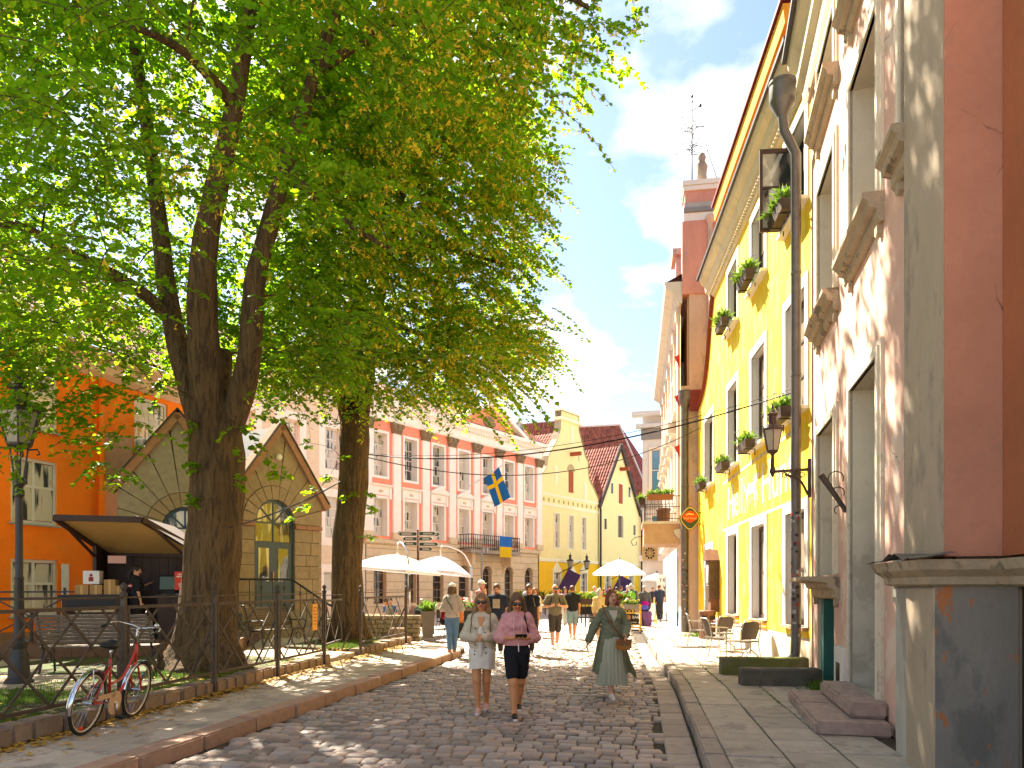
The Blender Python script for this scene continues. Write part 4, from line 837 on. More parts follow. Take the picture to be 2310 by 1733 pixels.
# ================================================================ orange house on the far left
ORG = M('orange_plaster', (.95, .20, .004), .9, .10, 1.2, bump=.06, bs=20, stain=(.85, .25, .03), stain_amt=.45, stain_s=1.3)
def ox(Y): return -13.5 + .327 * (Y - 21)
orh, OW = house('orange_house', 'bright orange plastered house with white casement windows and red tile roof', (ox(12), 12), (ox(28), 28))
ou = lambda Y: (Y - 12) * math.sqrt(1 + .327 ** 2)
ows = []
for Y in (14.0, 17.5, 20.95, 25.0):
    u = ou(Y); ows += [(u - .72, u + .72, 6.2, 8.05), (u - .72, u + .72, 3.5, 5.35), (u - .72, u + .72, .9, 2.5)]
mb = MB(); wall(mb, 0, OW, 0, 8.6, ows, .14); mb.build('wall', ORG, orh); mb = MB(); mb.box(0, OW, .2, 9, 0, 8.6); mb.build('rear_wall', ORG, orh)
WINW = M('window_white', (.66, .60, .54), .6, .08, 3)
for (a, b, c, e) in ows:
    o = window(orh, a, c, b - a, e - c, .05, 2, 2, WINW, GLASS_CURT, .09, .07, transom=[0, .58, 1]); sill(orh, a - .06, b + .06, c, GREYST, .08, .05, .05)
mb = MB(); mb.tube([(ou(23), -.12, 0), (ou(23), -.12, 8.2)], .09, 10); mb.build('downpipe', ORG, orh)
mb = MB(); mb.box(ou(21.75), ou(21.95), -.05, .0, .3, 2.4); mb.build('plaster_patch', WHITEPL, orh)
mb = MB(); mb.box(ou(23.2), ou(24.2), -.03, .0, 0, 6.6); mb.build('pale_strip', M('pale_salmon_plaster', (.66, .30, .16), .9, .1), orh)
moulding(orh, -.2, OW + .2, [(.05, 8.2), (.2, 8.35), (.24, 8.6), (.5, 8.8), (.55, 8.95)], M('peach_cornice', (.66, .44, .30), .9, .08), 'cornice')
mb = MB(); mb.add([(-.2, -.6, 8.96), (OW, -.6, 8.96), (OW, 6.5, 14.6), (-.2, 6.5, 14.6)], [(0, 1, 2, 3)]); mb.build('roof', TILE, orh)
tile_roof(orh, (1.5, -.62, 8.97), (OW, -.62, 8.97), (OW, 6.3, 14.5), (1.5, 6.3, 14.5), 'roof_slope', .24, .38)
# ================================================================ stone porch with two gables
PST = M('grey_porch_granite', (.29, .25, .20), .9, .2, 5, bump=.4, bs=30, rnd=.3); PST2 = M('tan_porch_granite', (.32, .24, .16), .9, .2, 5, bump=.4, bs=30, rnd=.3); PRED = M('red_porch_granite', (.36, .19, .12), .9, .2, 5, bump=.4, bs=30, rnd=.3)
PBLUE = M('blue_door_paint', (.012, .05, .10), .4, .15, 6, spec=.5)
def clip_ray(cx_, cz, a, W, ze, zt):
    """distance from (cx_, cz) along angle a to the gable outline"""
    dx_, dz_ = math.cos(a), math.sin(a); best = 9e9
    segs = [((0, cz), (0, ze)), ((0, ze), (W / 2, zt)), ((W / 2, zt), (W, ze)), ((W, ze), (W, cz))]
    for (x1, z1), (x2, z2) in segs:
        ex, ez = x2 - x1, z2 - z1; det = dx_ * (-ez) + dz_ * ex
        if abs(det) < 1e-9: continue
        t = ((x1 - cx_) * (-ez) + (z1 - cz) * ex) / det; s = (dx_ * (z1 - cz) - dz_ * (x1 - cx_)) / det
        if t > .01 and -1e-6 <= s <= 1 + 1e-6: best = min(best, t)
    return best
def porch_face(par, W, ze, zt, cx_, spring, rad, z0, ringmat, stonemat, name):
    mb = MB(); mb.prism([(0, 0), (W, 0), (W, ze), (W / 2, zt), (0, ze)], .14, .3); core = mb.build('wall', M('mortar', (.11, .09, .07), .95, .2), par)
    nr = 11
    for k in range(nr):
        t0, t1 = math.pi * k / nr + .012, math.pi * (k + 1) / nr - .012
        mb = MB(); mb.prism([(cx_ + r_ * math.cos(t), spring + r_ * math.sin(t)) for r_, t in ((rad, t1), (rad, t0), (rad + .42, t0), (rad + .42, t1))][::-1], -.02, .16); mb.build('arch_stone', ringmat, core)
    for k in range(nr):
        t0, t1 = math.pi * k / nr + .007, math.pi * (k + 1) / nr - .007
        ts = [t0 + (t1 - t0) * i / 3 for i in range(4)]; co_ = math.atan2(zt - spring, W / 2 - cx_)
        if t0 < co_ < t1: ts = sorted(ts + [co_])
        for cz_ in (math.atan2(ze - spring, W - cx_), math.atan2(ze - spring, -cx_)):
            if t0 < cz_ < t1: ts = sorted(ts + [cz_])
        outer = [(cx_ + clip_ray(cx_, spring, t, W, ze, zt) * math.cos(t), spring + clip_ray(cx_, spring, t, W, ze, zt) * math.sin(t)) for t in ts]
        inner = [(cx_ + (rad + .432) * math.cos(t), spring + (rad + .432) * math.sin(t)) for t in ts]
        if clip_ray(cx_, spring, (t0 + t1) / 2, W, ze, zt) < rad + .5: continue
        mb = MB(); mb.prism(inner[::-1] and (outer + inner[::-1]), 0.0 + .01 * (k % 2), .16); mb.build('gable_stone', stonemat, core)
    rr = random.Random(int(W * 100)); z = 0.0; row = 0
    while z < spring - .05:
        h = min(.42 if row % 3 else .36, spring - z); last = z + h > spring - .1
        for (a, b) in ((0, cx_ - rad), (cx_ + rad, W)):
            if z + h / 2 < z0: pass
            u = a; k = 0
            while u < b - .05:
                l = min(rr.uniform(.45, .8), b - u); l = b - u if b - u - l < .25 else l
                mb = MB(); mb.box(u + .006, u + l - .006, -.01 - (.05 if last else 0) + rr.uniform(0, .02), .16, z + .006, z + h - .006); mb.build('ashlar', PRED if last else (PST2 if rr.random() < .5 else stonemat), core, bevel=.008); u += l; k += 1
        z += h; row += 1
    if z0 > 0: mb = MB(); mb.box(cx_ - rad, cx_ + rad, 0, .16, 0, z0); mb.build('ashlar', PST, core)
    # raking copings
    for (p, q) in (((-.22, ze - .24), (W / 2, zt + .12)), ((W + .22, ze - .24), (W / 2, zt + .12))):
        mb = MB(); mb.bar((p[0], .1, p[1]), (q[0], .1, q[1]), .42, .26); mb.build('raking_coping', PRED, core)
        mb = MB(); mb.bar((p[0], .1, p[1] + .16), (q[0], .1, q[1] + .16), .5, .04); mb.build('tin_edge', IRON, core)
    return core
por = thing('stone_porch', 'granite church porch with two steep gables, round arched window and blue door', 'porch', (-11.2, 21.0, 0))
fA = thing('porch', None, None, (0, 0, 0), math.atan2(1.25, 2.85)); fA.name = 'gable_front'; fA.parent = por
fB = thing('porch', None, None, (2.85, 1.25, 0), math.atan2(.809, .588)); fB.name = 'gable_front'; fB.parent = por
cA = porch_face(fA, 3.1, 4.7, 6.65, 1.75, 3.45, .62, 1.4, PST2, PST, 'left'); cB = porch_face(fB, 3.3, 4.6, 6.75, 1.45, 3.75, .75, .95, PST2, PST2, 'right')
wA = window(fA, 1.13, 1.4, 1.24, 2.67, .1, 3, 4, PBLUE, GLASS_CURT, .1, .05, arch=.62)
wB = window(fB, .7, 3.05, 1.5, 1.45, .1, 2, 1, PBLUE, GLASS, .1, .05, arch=.75, name='door_fanlight')
mb = MB(); mb.box(.7, 2.2, .11, .2, .95, 3.05); dB = mb.build('door', PBLUE, fB)
for s in (0, 1):
    mb = MB(); mb.box(.82 + s * .72, 1.36 + s * .72, .095, .11, 1.1, 1.75); mb.build('door_panel', PBLUE, dB); mb = MB(); mb.box(.9 + s * .72, 1.28 + s * .72, .095, .11, 1.9, 2.95); mb.build('door_pane', GLASS, dB)
mb = MB(); mb.tube([(1.42, .06, 1.9), (1.42, .06, 2.2)], .018); mb.build('door_handle', M('brass', (.6, .35, .06), .3, .1, metal=1), dB)
mb = MB(); mb.ball((1.55, -.05, 5.85), .1, 8, 6); mb.build('bell_lamp', WHITE, fB)
SLATE = M('dark_slate', (.05, .05, .055), .7, .2, 4)
mb = MB()
for (f_, W, zt, ze) in ((fA, 3.1, 6.65, 4.7), (fB, 3.3, 6.75, 4.6)):
    m = Matrix.Translation(f_.location) @ Matrix.Rotation(f_.rotation_euler[2], 4, 'Z')
    V = [m @ Vector(p) for p in ((-.1, .2, ze), (W / 2, .2, zt + .12), (W + .1, .2, ze), (W + .1, 4, ze), (W / 2, 4, zt + .12), (-.1, 4, ze))]; mb.add(V, [(0, 1, 4, 5), (1, 2, 3, 4)])
mb.build('roof', SLATE, por)
mb = MB()
for i in range(3): V = [(2.6 - .2 * i, 1.0 - .3 * i), (3.2 - .3 * i + .3 + .5 * i, .9 - .35 * i), (5.2 + .35 * i, 3.6 - .3 * i), (4.7, 4.0)]; mb.slab([(3.1 + .55 * i * .8, 1.1 - .3 * i + .1), (4.9 + .5 * i, 3.6 - .3 * i), (4.6, 4.0), (2.9, 1.4)], .2 if i == 2 else .2, .92 - .24 * i)
mb.build('porch_steps', PST, por)
# handrails of the steps
hr = thing('handrail', 'black wrought iron handrail beside the porch steps', 'handrail', (-8.0, 21.6, .2))
mb = MB()
P = [(-.3, -.2, 1.75), (1.3, .9, 1.75), (2.6, .2, 1.0), (3.4, -.2, .75)]; mb.tube(P, .035, 6)
for i in range(18):
    t = i / 17 * 3; k = min(2, int(t)); a = Vector(P[k]).lerp(Vector(P[k + 1]), t - k); mb.bar(a, (a.x, a.y, max(.0, a.z - .95)), .02)
    if i % 2: mb.tube([(a.x, a.y + .08 * math.cos(w), a.z - .25 + .08 * math.sin(w)) for w in np.linspace(0, 6, 8)], .01, 4)
mb.build('rail', IRON, hr)

# ================================================================ the yellow gabled houses closing the street
YP = M('pale_yellow_plaster', (.90, .76, .36), .9, .05, 1.5); YD = M('deep_yellow_plaster', (.92, .56, .02), .9, .06, 1.5); YW = M('gable_trim', (.90, .82, .55), .9, .05)
yg, YGW = house('gabled_house', 'pale yellow house with curved baroque gable and three tall windows at the street end', (lx(60.62), 60.62), (lx(68.6), 68.6))
out1 = [(9.85, 9.85), (8.95, 10.8), (8.15, 11.5), (8.0, 12.3), (7.95, 13.1), (7.4, 13.6), (6.9, 14.6), (6.35, 15.6), (6.3, 16.2), (6.3, 16.9), (3.3, 16.9), (3.3, 16.2), (3.2, 15.2), (2.7, 14.2), (1.9, 13.3), (1.3, 12.6), (1.1, 11.8), (.7, 11.3), (0, 10.8)]
mb = MB()
w1 = [(2.3, 3.1, 5.1, 8.0), (4.6, 5.4, 5.1, 8.0), (6.8, 7.6, 5.1, 8.0)]; gw = [(2.2, 3.2, .8, 3.0), (4.5, 5.6, .05, 2.9, .5), (6.7, 7.7, .8, 3.0)]
wall(mb, 0, 9.85, 3.9, 9.85, w1, .25, 0, 2); wall(mb, 0, 9.85, 0, 3.9, gw, .25, 1, 2)
mb.add([(u, 0, z) for u, z in [(0, 9.85)] + out1[:1] + out1[1:]], [tuple([0] + list(range(1, len(out1) + 1)))], 0)
mb.build('wall', [YP, YD, YW], yg)
mb = MB()
for (a, b), (c, d_) in zip(out1, out1[1:]): mb.add([(a, -.08, b), (c, -.08, d_), (c, .6, d_), (a, .6, b), (a, -.08, b + .12), (c, -.08, d_ + .12), (c, .6, d_ + .12), (a, .6, b + .12)], [(0, 1, 5, 4), (4, 5, 6, 7), (2, 3, 7, 6), (0, 3, 2, 1)])
mb.build('gable_coping', M('coping_stone', (.40, .33, .22), .9, .2), yg)
mb = MB(); mb.box(3.1, 6.5, -.25, .6, 16.1, 16.35); mb.box(3.2, 6.4, -.15, .6, 16.9, 17.05); mb.build('gable_cornice', YW, yg)
mb = MB(); mb.prism([(u, z - .02) for u, z in [(0, 0), (9.85, 0)] + out1], .3, .6); mb.box(0, 9.85, .6, 12, 0, 9.8); mb.build('rear_wall', YP, yg)
for (a, b, c, e) in w1: window(yg, a + .02, c, b - a - .04, e - c, .14, 2, 4, WHITE, GLASS_CURT, .07, .05); surround(yg, a, b, c, e, .12, .04, YW, True)
for g in gw:
    a, b, c, e = g[:4]
    if len(g) > 4: mb = MB(); mb.box(a, b, .15, .2, c, e); mb.build('door', DKWOOD, yg)
    else: window(yg, a + .02, c, b - a - .04, e - c, .14, 2, 4, WHITE, GLASS, .07, .05)
    surround(yg, a, b, c, e, .16, .05, PALST if False else YW)
    mb = MB(); mb.prism([(a - .25, e + .16), (b + .25, e + .16), ((a + b) / 2, e + .9)], -.06, 0); mb.build('window_gable', YW, yg)
REDSH = M('red_shutter_wood', (.38, .08, .025), .7, .15)
mb = MB(); mb.box(4.6, 5.4, -.02, .05, 10.0, 11.9); hs = mb.build('hatch', REDSH, yg); mb = MB(); P = [(5.0 - .62 * math.cos(math.pi * i / 8), 11.9 + .6 * math.sin(math.pi * i / 8)) for i in range(9)]; mb.prism(P[::-1], -.03, .05); mb.build('hatch_arch', M('hatch_surround', (.5, .38, .18), .9, .1), hs)
mb = MB(); mb.box(4.85, 5.15, -1.0, 0, 13.2, 13.5); mb.tube([(5.0, -.8, 13.2), (5.0, -.8, 12.8), (5.08, -.8, 12.7)], .025, 5); mb.build('hoist_beam', REDSH, yg)
for (u, z) in ((2.3, 10.4), (7.2, 9.6), (4.9, 14.2)): mb = MB(); mb.box(u, u + .5, -.03, 0, z, z + 1.6); mb.box(u + .1, u + .4, -.06, -.03, z + .1, z + 1.4); mb.build('relief_panel', YW, yg)
moulding(yg, 0, 9.85, [(.02, 8.5), (.06, 8.55), (.06, 8.75), (.02, 8.8)], YW, 'string_course'); moulding(yg, 0, 9.85, [(.02, 9.35), (.06, 9.4), (.06, 9.55), (.02, 9.6)], YW, 'string_course'); moulding(yg, 0, 9.85, [(.02, 3.85), (.08, 3.9), (.08, 4.1), (.02, 4.15)], YW, 'string_course')
for i in range(12): mb = MB(); mb.box(.6 + i * .78, .78 + i * .78, -.03, 0, 8.9, 9.2); mb.build('frieze_block', M('frieze_tan', (.5, .36, .14), .9, .1), yg)
tile_roof(yg, (0, 11, 10.0), (0, .3, 10.0), (4.9, .3, 15.4), (4.9, 11, 15.4), 'roof', .3, .45)
y2, Y2W = house('gabled_house', 'narrow pale yellow house with plain pointed gable beside the curved gable house', (lx(68.68), 68.68), (lx(75.4), 75.4))
mb = MB(); w2 = [(3.7, 4.8, 6.6, 8.9, .5), (3.8, 4.7, 9.9, 12.0, .4)]; sm = [(1.0, 1.5, 7.2, 8.2), (7.0, 7.5, 7.0, 8.0), (2.3, 2.75, 10.7, 11.7), (5.9, 6.35, 10.7, 11.7)]; g2 = [(1.2, 2.2, .8, 2.9), (6.0, 7.0, .8, 2.9)]
wall(mb, 0, Y2W, 3.9, 9.2, w2[:1] + sm[:2], .25, 0, 2); wall(mb, 0, Y2W, 0, 3.9, g2, .25, 1, 2)
mb.add([(0, 0, 9.2), (Y2W, 0, 9.2), (Y2W / 2, 0, 15.4)], [(0, 1, 2)], 0); mb.build('wall', [YP, YD, YW], y2)
for (a, b, c, e, ar) in w2: mb = MB(); mb.box(a + .05, b - .05, -.03 if c > 9 else .15, .18, c, e - .2); mb.build('hatch', REDSH if c > 9 else M('grey_shutter', (.16, .13, .1), .8, .2), y2); surround(y2, a, b, c, e - .2, .14, .045, YW)
for (a, b, c, e) in sm: mb = MB(); mb.box(a, b, -.02 if c > 9.5 else .1, .2, c, e); mb.build('window', GLASS_DARK, y2); surround(y2, a, b, c, e, .06, .03, YW, True)
for (a, b, c, e) in g2: window(y2, a, c, b - a, e - c, .14, 2, 3, WHITE, GLASS, .07, .05); surround(y2, a, b, c, e, .16, .04, YW)
mb = MB(); mb.box(4.1, 4.5, -.9, 0, 13.1, 13.4); mb.build('hoist_beam', REDSH, y2); moulding(y2, 0, Y2W, [(.02, 3.85), (.08, 3.9), (.08, 4.1), (.02, 4.15)], YW, 'string_course')
mb = MB(); mb.box(0, Y2W, .3, 12, 0, 9.2); mb.prism([(0, 9.2), (Y2W, 9.2), (Y2W / 2, 15.3)], .3, .5); mb.build('rear_wall', YP, y2)
tile_roof(y2, (-.1, 12, 9.2), (-.1, -.15, 9.2), (Y2W / 2, -.15, 15.5), (Y2W / 2, 12, 15.5), 'roof', .3, .45)
tile_roof(y2, (Y2W + .2, -.15, 9.0), (Y2W + .2, 12, 9.0), (Y2W / 2, 12, 15.5), (Y2W / 2, -.15, 15.5), 'roof', .3, .45, REDTIN)
for (p, q) in (((-.2, 9.1), (Y2W / 2, 15.6)), ((Y2W + .3, 8.8), (Y2W / 2, 15.6))): mb = MB(); mb.bar((p[0], -.18, p[1]), (q[0], -.18, q[1]), .12, .4); mb.build('barge_board', M('barge_board', (.07, .05, .045), .8, .2), y2)
for u in (-.1, Y2W + .1): mb = MB(); mb.tube([(u, -.25, 0), (u, -.25, 9.0)], .1, 8); mb.build('downpipe', IRON, y2)
hh = thing('hip_roof_house', 'large red tiled hip roof rising behind the two yellow gables', 'house', (0, 0, 0))
hA, hB, hC, hD, hE = at(1300, 1190, 73), at(1462, 1112, 82), at(1397, 960, 84), at(1285, 966, 78), at(1500, 1112, 96)
mb = MB(); mb.slab([(hA.x + .5, hA.y + .5), (hB.x - .3, hB.y + .3), (hE.x, hE.y), (hD.x, hD.y + 12)], 0, 9.2); mb.build('wall', PEACH, hh)
tile_roof(hh, hA, hB, hC, hD, 'roof', .32, .48); tile_roof(hh, hB, hE, hC + Vector((.1, .2, 0)), hC, 'roof', .32, .48, REDTIN)
mb = MB(); mb.bar(hB + Vector((0, 0, .1)), hC + Vector((0, 0, .1)), .35, .14); mb.build('hip_ridge', M('ridge_mortar', (.62, .5, .45), .9, .15), hh); mb = MB(); mb.bar(hD + Vector((0, 0, .1)), hC + Vector((0, 0, .1)), .35, .14); mb.build('ridge', bpy.data.materials['ridge_mortar'], hh)
bk = thing('red_roof_house', 'red tiled roof visible between the palace and the curved gable', 'house', (0, 0, 0))
bA, bB_, bC, bD = at(1120, 1075, 66), at(1262, 1090, 71), at(1275, 948, 76), at(1172, 957, 71)
mb = MB(); mb.slab([(bA.x, bA.y + .4), (bB_.x, bB_.y + .4), (bC.x, bC.y + 6), (bD.x - 4, bD.y + 4)], 0, bA.z - .4); mb.build('wall', PEACH, bk); tile_roof(bk, bA, bB_, bC, bD, 'roof', .32, .48)
# ================================================================ lime trees
BARK = M('lime_bark', (.165, .10, .042), .92, .4, 6, bump=1.0, bs=22, bd=.12, stain=(.055, .036, .02), stain_amt=.75, stain_s=15, stain_t=.5, vstretch=.14)  # dark streaks paint in the shade of the bark fissures
def leaf_material(name, base, glow, tr):
    m = bpy.data.materials.new(name); m.use_nodes = True; t = m.node_tree; b = t.nodes['Principled BSDF']; K = t.links.new
    a = t.nodes.new('ShaderNodeAttribute'); a.attribute_name = 'tint'
    def ramp(c0, c1):
        r_ = t.nodes.new('ShaderNodeMix'); r_.data_type = 'RGBA'; r_.inputs[6].default_value = (*c0, 1); r_.inputs[7].default_value = (*c1, 1); K(a.outputs['Fac'], r_.inputs[0]); return r_.outputs[2]
    K(ramp(*base), b.inputs['Base Color']); b.inputs['Roughness'].default_value = .42; b.inputs['Specular IOR Level'].default_value = .22
    tr_ = t.nodes.new('ShaderNodeBsdfTranslucent'); K(ramp(*glow), tr_.inputs[0])
    mx = t.nodes.new('ShaderNodeMixShader'); mx.inputs[0].default_value = tr; K(b.outputs[0], mx.inputs[1]); K(tr_.outputs[0], mx.inputs[2]); K(mx.outputs[0], t.nodes['Material Output'].inputs[0]); return m
LEAF = leaf_material('lime_leaf', ((.035, .105, .004), (.085, .20, .008)), ((.16, .44, .005), (.45, .60, .008)), .6)
BLOSS = leaf_material('lime_blossom', ((.60, .42, .02), (.78, .58, .04)), ((.80, .60, .03), (.90, .70, .05)), .5)
def inpoly(x, y, P):
    c = False; j = len(P) - 1
    for i in range(len(P)):
        if (P[i][1] > y) != (P[j][1] > y) and x < (P[j][0] - P[i][0]) * (y - P[i][1]) / (P[j][1] - P[i][1]) + P[i][0]: c = not c
        j = i
    return c
def smooth_path(P, k=4):
    P = [Vector(p) for p in P]; out = []
    for i in range(len(P) - 1):
        p0, p1, p2, p3 = P[max(0, i - 1)], P[i], P[i + 1], P[min(len(P) - 1, i + 2)]
        for j in range(k):
            t = j / k; out.append(.5 * ((2 * p1) + (p2 - p0) * t + (2 * p0 - 5 * p1 + 4 * p2 - p3) * t * t + (3 * p1 - p0 - 3 * p2 + p3) * t ** 3))
    out.append(P[-1]); return out
def stem_mesh(mb, path, r0, r1, n=14, flare=0, seed=0):
    P = smooth_path(path); k = len(P); rs = [r0 + (r1 - r0) * (i / (k - 1)) ** .8 for i in range(k)]
    b = len(mb.v); mb.tube(P, rs, n)
    rr = random.Random(seed); ph = [rr.uniform(0, 6.28) for _ in range(4)]
    for i in range(k):
        for j in range(n):
            a = 2 * math.pi * j / n; v = Vector(mb.v[b + i * n + j]); d = v - P[i]
            f = 1 + .05 * math.sin(3 * a + ph[0] + i * .3) + .04 * math.sin(5 * a + ph[1] - i * .5) + .03 * math.sin(i * 1.7 + 2 * a + ph[2])
            if flare: h = max(0, v.z - P[0].z); f *= 1 + flare * math.exp(-h / .38) * (1 + .45 * math.sin(5 * a + ph[3]))
            mb.v[b + i * n + j] = tuple(P[i] + d * f)
    return list(zip(P, rs))
def lime_tree(label, base, stems, trunk_r, clumps, seed, leaf_n, dark=0):
    """stems: [(path, r0, r1)], first is the trunk; clumps: (center, radius, leaves factor, blossom share, leaf size)"""
    t = thing('lime_tree', label, 'tree', base); B = Vector(base); rr = random.Random(seed); r = np.random.RandomState(seed)
    pts = []; mb = MB()
    for i, (path, r0, r1) in enumerate(stems):
        P = stem_mesh(mb, [Vector(p) - B for p in path], r0, r1, 22 if i == 0 else 12, 1.0 if i == 0 else 0, seed + i)
        if i: pts += P
    trunk = mb.build('trunk', BARK, t, smooth=True)
    mb = MB(); LV = []; LT = []; BL = []
    axis = Vector((B.x, B.y, 0))
    nodes = np.array([q[0] for q in pts]); nrad = [min(.075, q[1] * .5) for q in pts]
    order = sorted(clumps, key=lambda k: np.linalg.norm(nodes - np.array(Vector(k[0]) - B), axis=1).min())
    for (c, rad, nf, bs, ls) in order:
        c = Vector(c) - B
        if nf > .5:                                                 # grow a bough from the closest wood already there
            dv = np.array(c) - nodes; j = int(np.argmin(np.linalg.norm(dv, axis=1) + np.maximum(0, nodes[:, 2] - c.z) * 1.5)); q = Vector(nodes[j]); d = c - q
            mid = q + d * .5 + Vector((rr.uniform(-.12, .12), rr.uniform(-.12, .12), .12)) * d.length
            rb = min(nrad[j] * .8, .014 + .012 * d.length); P_ = smooth_path([q, mid, c], 4); mb.tube(P_, [rb * (1 - .7 * i / 8) for i in range(9)], 5, cap=False)
            nodes = np.vstack([nodes, np.array(P_[4]), np.array(c)]); nrad += [rb * .7, rb * .5]
        outd = Vector((c.x, c.y, 0)); outd = outd.normalized() if outd.length > .6 else Vector((rr.uniform(-1, 1), rr.uniform(-1, 1), 0))
        ns = max(3, int(leaf_n * nf * rad))
        for s in range(ns):
            a = rr.uniform(0, 6.28); el = rr.uniform(-.5, .7)
            d = (Vector((math.cos(a), math.sin(a), 0)) + outd * .9).normalized() * math.cos(el) + Vector((0, 0, math.sin(el) - .15))
            d.normalize(); L_ = rad * rr.uniform(.7, 1.15); st = c + Vector((rr.uniform(-1, 1), rr.uniform(-1, 1), rr.uniform(-.8, .8))) * rad * .55
            droop = rr.uniform(.25, .6) * L_; k = max(6, int(23 * L_)); tw = [st + d * L_ * u - Vector((0, 0, droop * u * u)) for u in (0, .35, .7, 1)]
            if nf > .2 and rr.random() < .4: mb.tube(tw, [.008, .006, .005, .003], 3, cap=False)
            side = d.cross(Vector((0, 0, 1))); side = side.normalized() if side.length > .1 else Vector((1, 0, 0))
            shade = rr.random()
            for i in range(k):
                u = (i + rr.random()) / k; p = st + d * L_ * u - Vector((0, 0, droop * u * u)); sg = 1 if i % 2 else -1
                ld = (side * sg * rr.uniform(.5, 1.2) + d * rr.uniform(.2, .9) + Vector((0, 0, rr.uniform(-.75, .1)))).normalized()
                LV.append((*p, *ld, ls * rr.uniform(.7, 1.25), rr.uniform(-.7, .7))); LT.append(min(1, max(0, .5 * shade + .5 * rr.random() + .0)))
                if rr.random() < bs: BL.append((*(p + Vector((rr.uniform(-.05, .05), rr.uniform(-.05, .05), -.05 - rr.random() * .06))), rr.uniform(.019, .036), rr.random()))
    mb.build('branches', BARK, trunk, smooth=True)
    A = np.array(LV); T = np.array(LT); n = len(A); p = A[:, :3]; d = A[:, 3:6]; sz = A[:, 6:7]; rl = A[:, 7:8]
    up = np.array([0, 0, 1.0]); sd_ = np.cross(d, up); sd_ /= np.linalg.norm(sd_, axis=1, keepdims=True) + 1e-6; nn = np.cross(sd_, d)
    s2 = sd_ * np.cos(rl) + nn * np.sin(rl); n2 = np.cross(s2, d)
    P = [p, p + d * sz * .30 - s2 * sz * .46 + n2 * sz * .10, p + d * sz * .72 - s2 * sz * .34 + n2 * sz * .07, p + d * sz - n2 * sz * .08, p + d * sz * .72 + s2 * sz * .34 + n2 * sz * .07, p + d * sz * .30 + s2 * sz * .46 + n2 * sz * .10]
    V = np.stack(P, 1).reshape(-1, 3); bi = np.arange(n)[:, None] * 6
    Fc = np.concatenate([bi + np.array([[0, 3, 2, 1]]), bi + np.array([[0, 5, 4, 3]])])
    me = np_mesh('crown', V, Fc, LEAF); at2 = me.attributes.new('tint', 'FLOAT', 'POINT'); at2.data.foreach_set('value', np.repeat(T, 6).astype(np.float32)); me.update()
    link('crown', me, t)
    if BL:
        A = np.array(BL); n = len(A); V = []; r2 = np.random.RandomState(seed + 9); o = np.clip(r2.normal(size=(n, 3, 3)), -1.1, 1.1); p = A[:, None, :3]; s = A[:, 3][:, None, None]
        q1 = np.concatenate([p + o * s, ], 1); q2 = p + np.clip(r2.normal(size=(n, 3, 3)), -1.1, 1.1) * s + np.array([0, 0, -.03]); V = np.concatenate([q1, q2], 1).reshape(-1, 3); bi = np.arange(n)[:, None] * 6
        Fc = np.concatenate([bi + np.array([[0, 1, 2]]), bi + np.array([[3, 4, 5]])]); me = np_mesh('blossoms', V, Fc, BLOSS); at2 = me.attributes.new('tint', 'FLOAT', 'POINT'); at2.data.foreach_set('value', np.repeat(A[:, 4], 6).astype(np.float32)); me.update()
        tag(link('blossoms', me, t), kind='stuff')
    print('leaves', len(LV), 'blossoms', len(BL)); return t
rt = random.Random(21)
def fill(poly, n, y_of, rad, nf, bs, ls, mind=.68, keep=None):
    """clumps spread through the volume seen inside a picture outline, at real depths"""
    xs = [p[0] for p in poly]; yy = [p[1] for p in poly]; out = []; tries = 0
    while len(out) < n and tries < n * 60:
        tries += 1; x = rt.uniform(min(xs), max(xs)); y = rt.uniform(min(yy), max(yy))
        if not inpoly(x, y, poly): continue
        Yd = y_of(x, y); c = at(x, y, Yd); ok = not (keep and Yd < 13.7 and keep(x, y))
        for o in out:
            if (o[0] - c).length < mind: ok = False; break
        if ok: out.append((c, rad * rt.uniform(.8, 1.2), nf, bs(x, y) if callable(bs) else bs, ls))
    return out
def pth(L_): return [at(*p) for p in L_]
T1 = gp(468, 1508, .24)
st1 = [([T1 - Vector((0, 0, .15)), at(468, 1420, 13.5), at(478, 1280, 13.5), at(487, 1150, 13.5), at(488, 1050, 13.5), at(484, 960, 13.5)], .50, .46),
       (pth([(470, 1010, 13.5), (438, 900, 13.6), (402, 780, 13.8), (375, 640, 14.1), (356, 470, 14.6), (330, 280, 15.2), (300, 60, 16), (290, -250, 16.8)]), .27, .08),
       (pth([(480, 1000, 13.4), (464, 850, 13.2), (456, 700, 13.0), (462, 560, 12.9), (490, 420, 12.9), (525, 260, 12.8), (556, 60, 12.7), (600, -300, 12.6)]), .34, .10),
       (pth([(495, 1010, 13.5), (540, 900, 13.4), (566, 780, 13.3), (576, 640, 13.3), (604, 520, 13.3), (650, 350, 13.4), (700, 200, 13.4), (760, 20, 13.4), (900, -320, 13.2)]), .26, .09),
       (pth([(400, 740, 13.8), (330, 665, 13.6), (240, 610, 13.2), (130, 560, 12.6), (60, 515, 12.2), (-40, 500, 11.6)]), .13, .05),
       (pth([(505, 960, 13.8), (500, 860, 14.2), (505, 800, 14.5)]), .22, .17),
       (pth([(640, 380, 13.4), (780, 500, 12.6), (880, 560, 11.8)]), .10, .03), (pth([(530, 240, 12.8), (420, 120, 11.6), (300, 60, 10.6)]), .11, .04),
       (pth([(720, 160, 13.4), (900, 40, 12.6), (1150, -60, 11.8), (1330, 20, 11.4)]), .10, .03)]
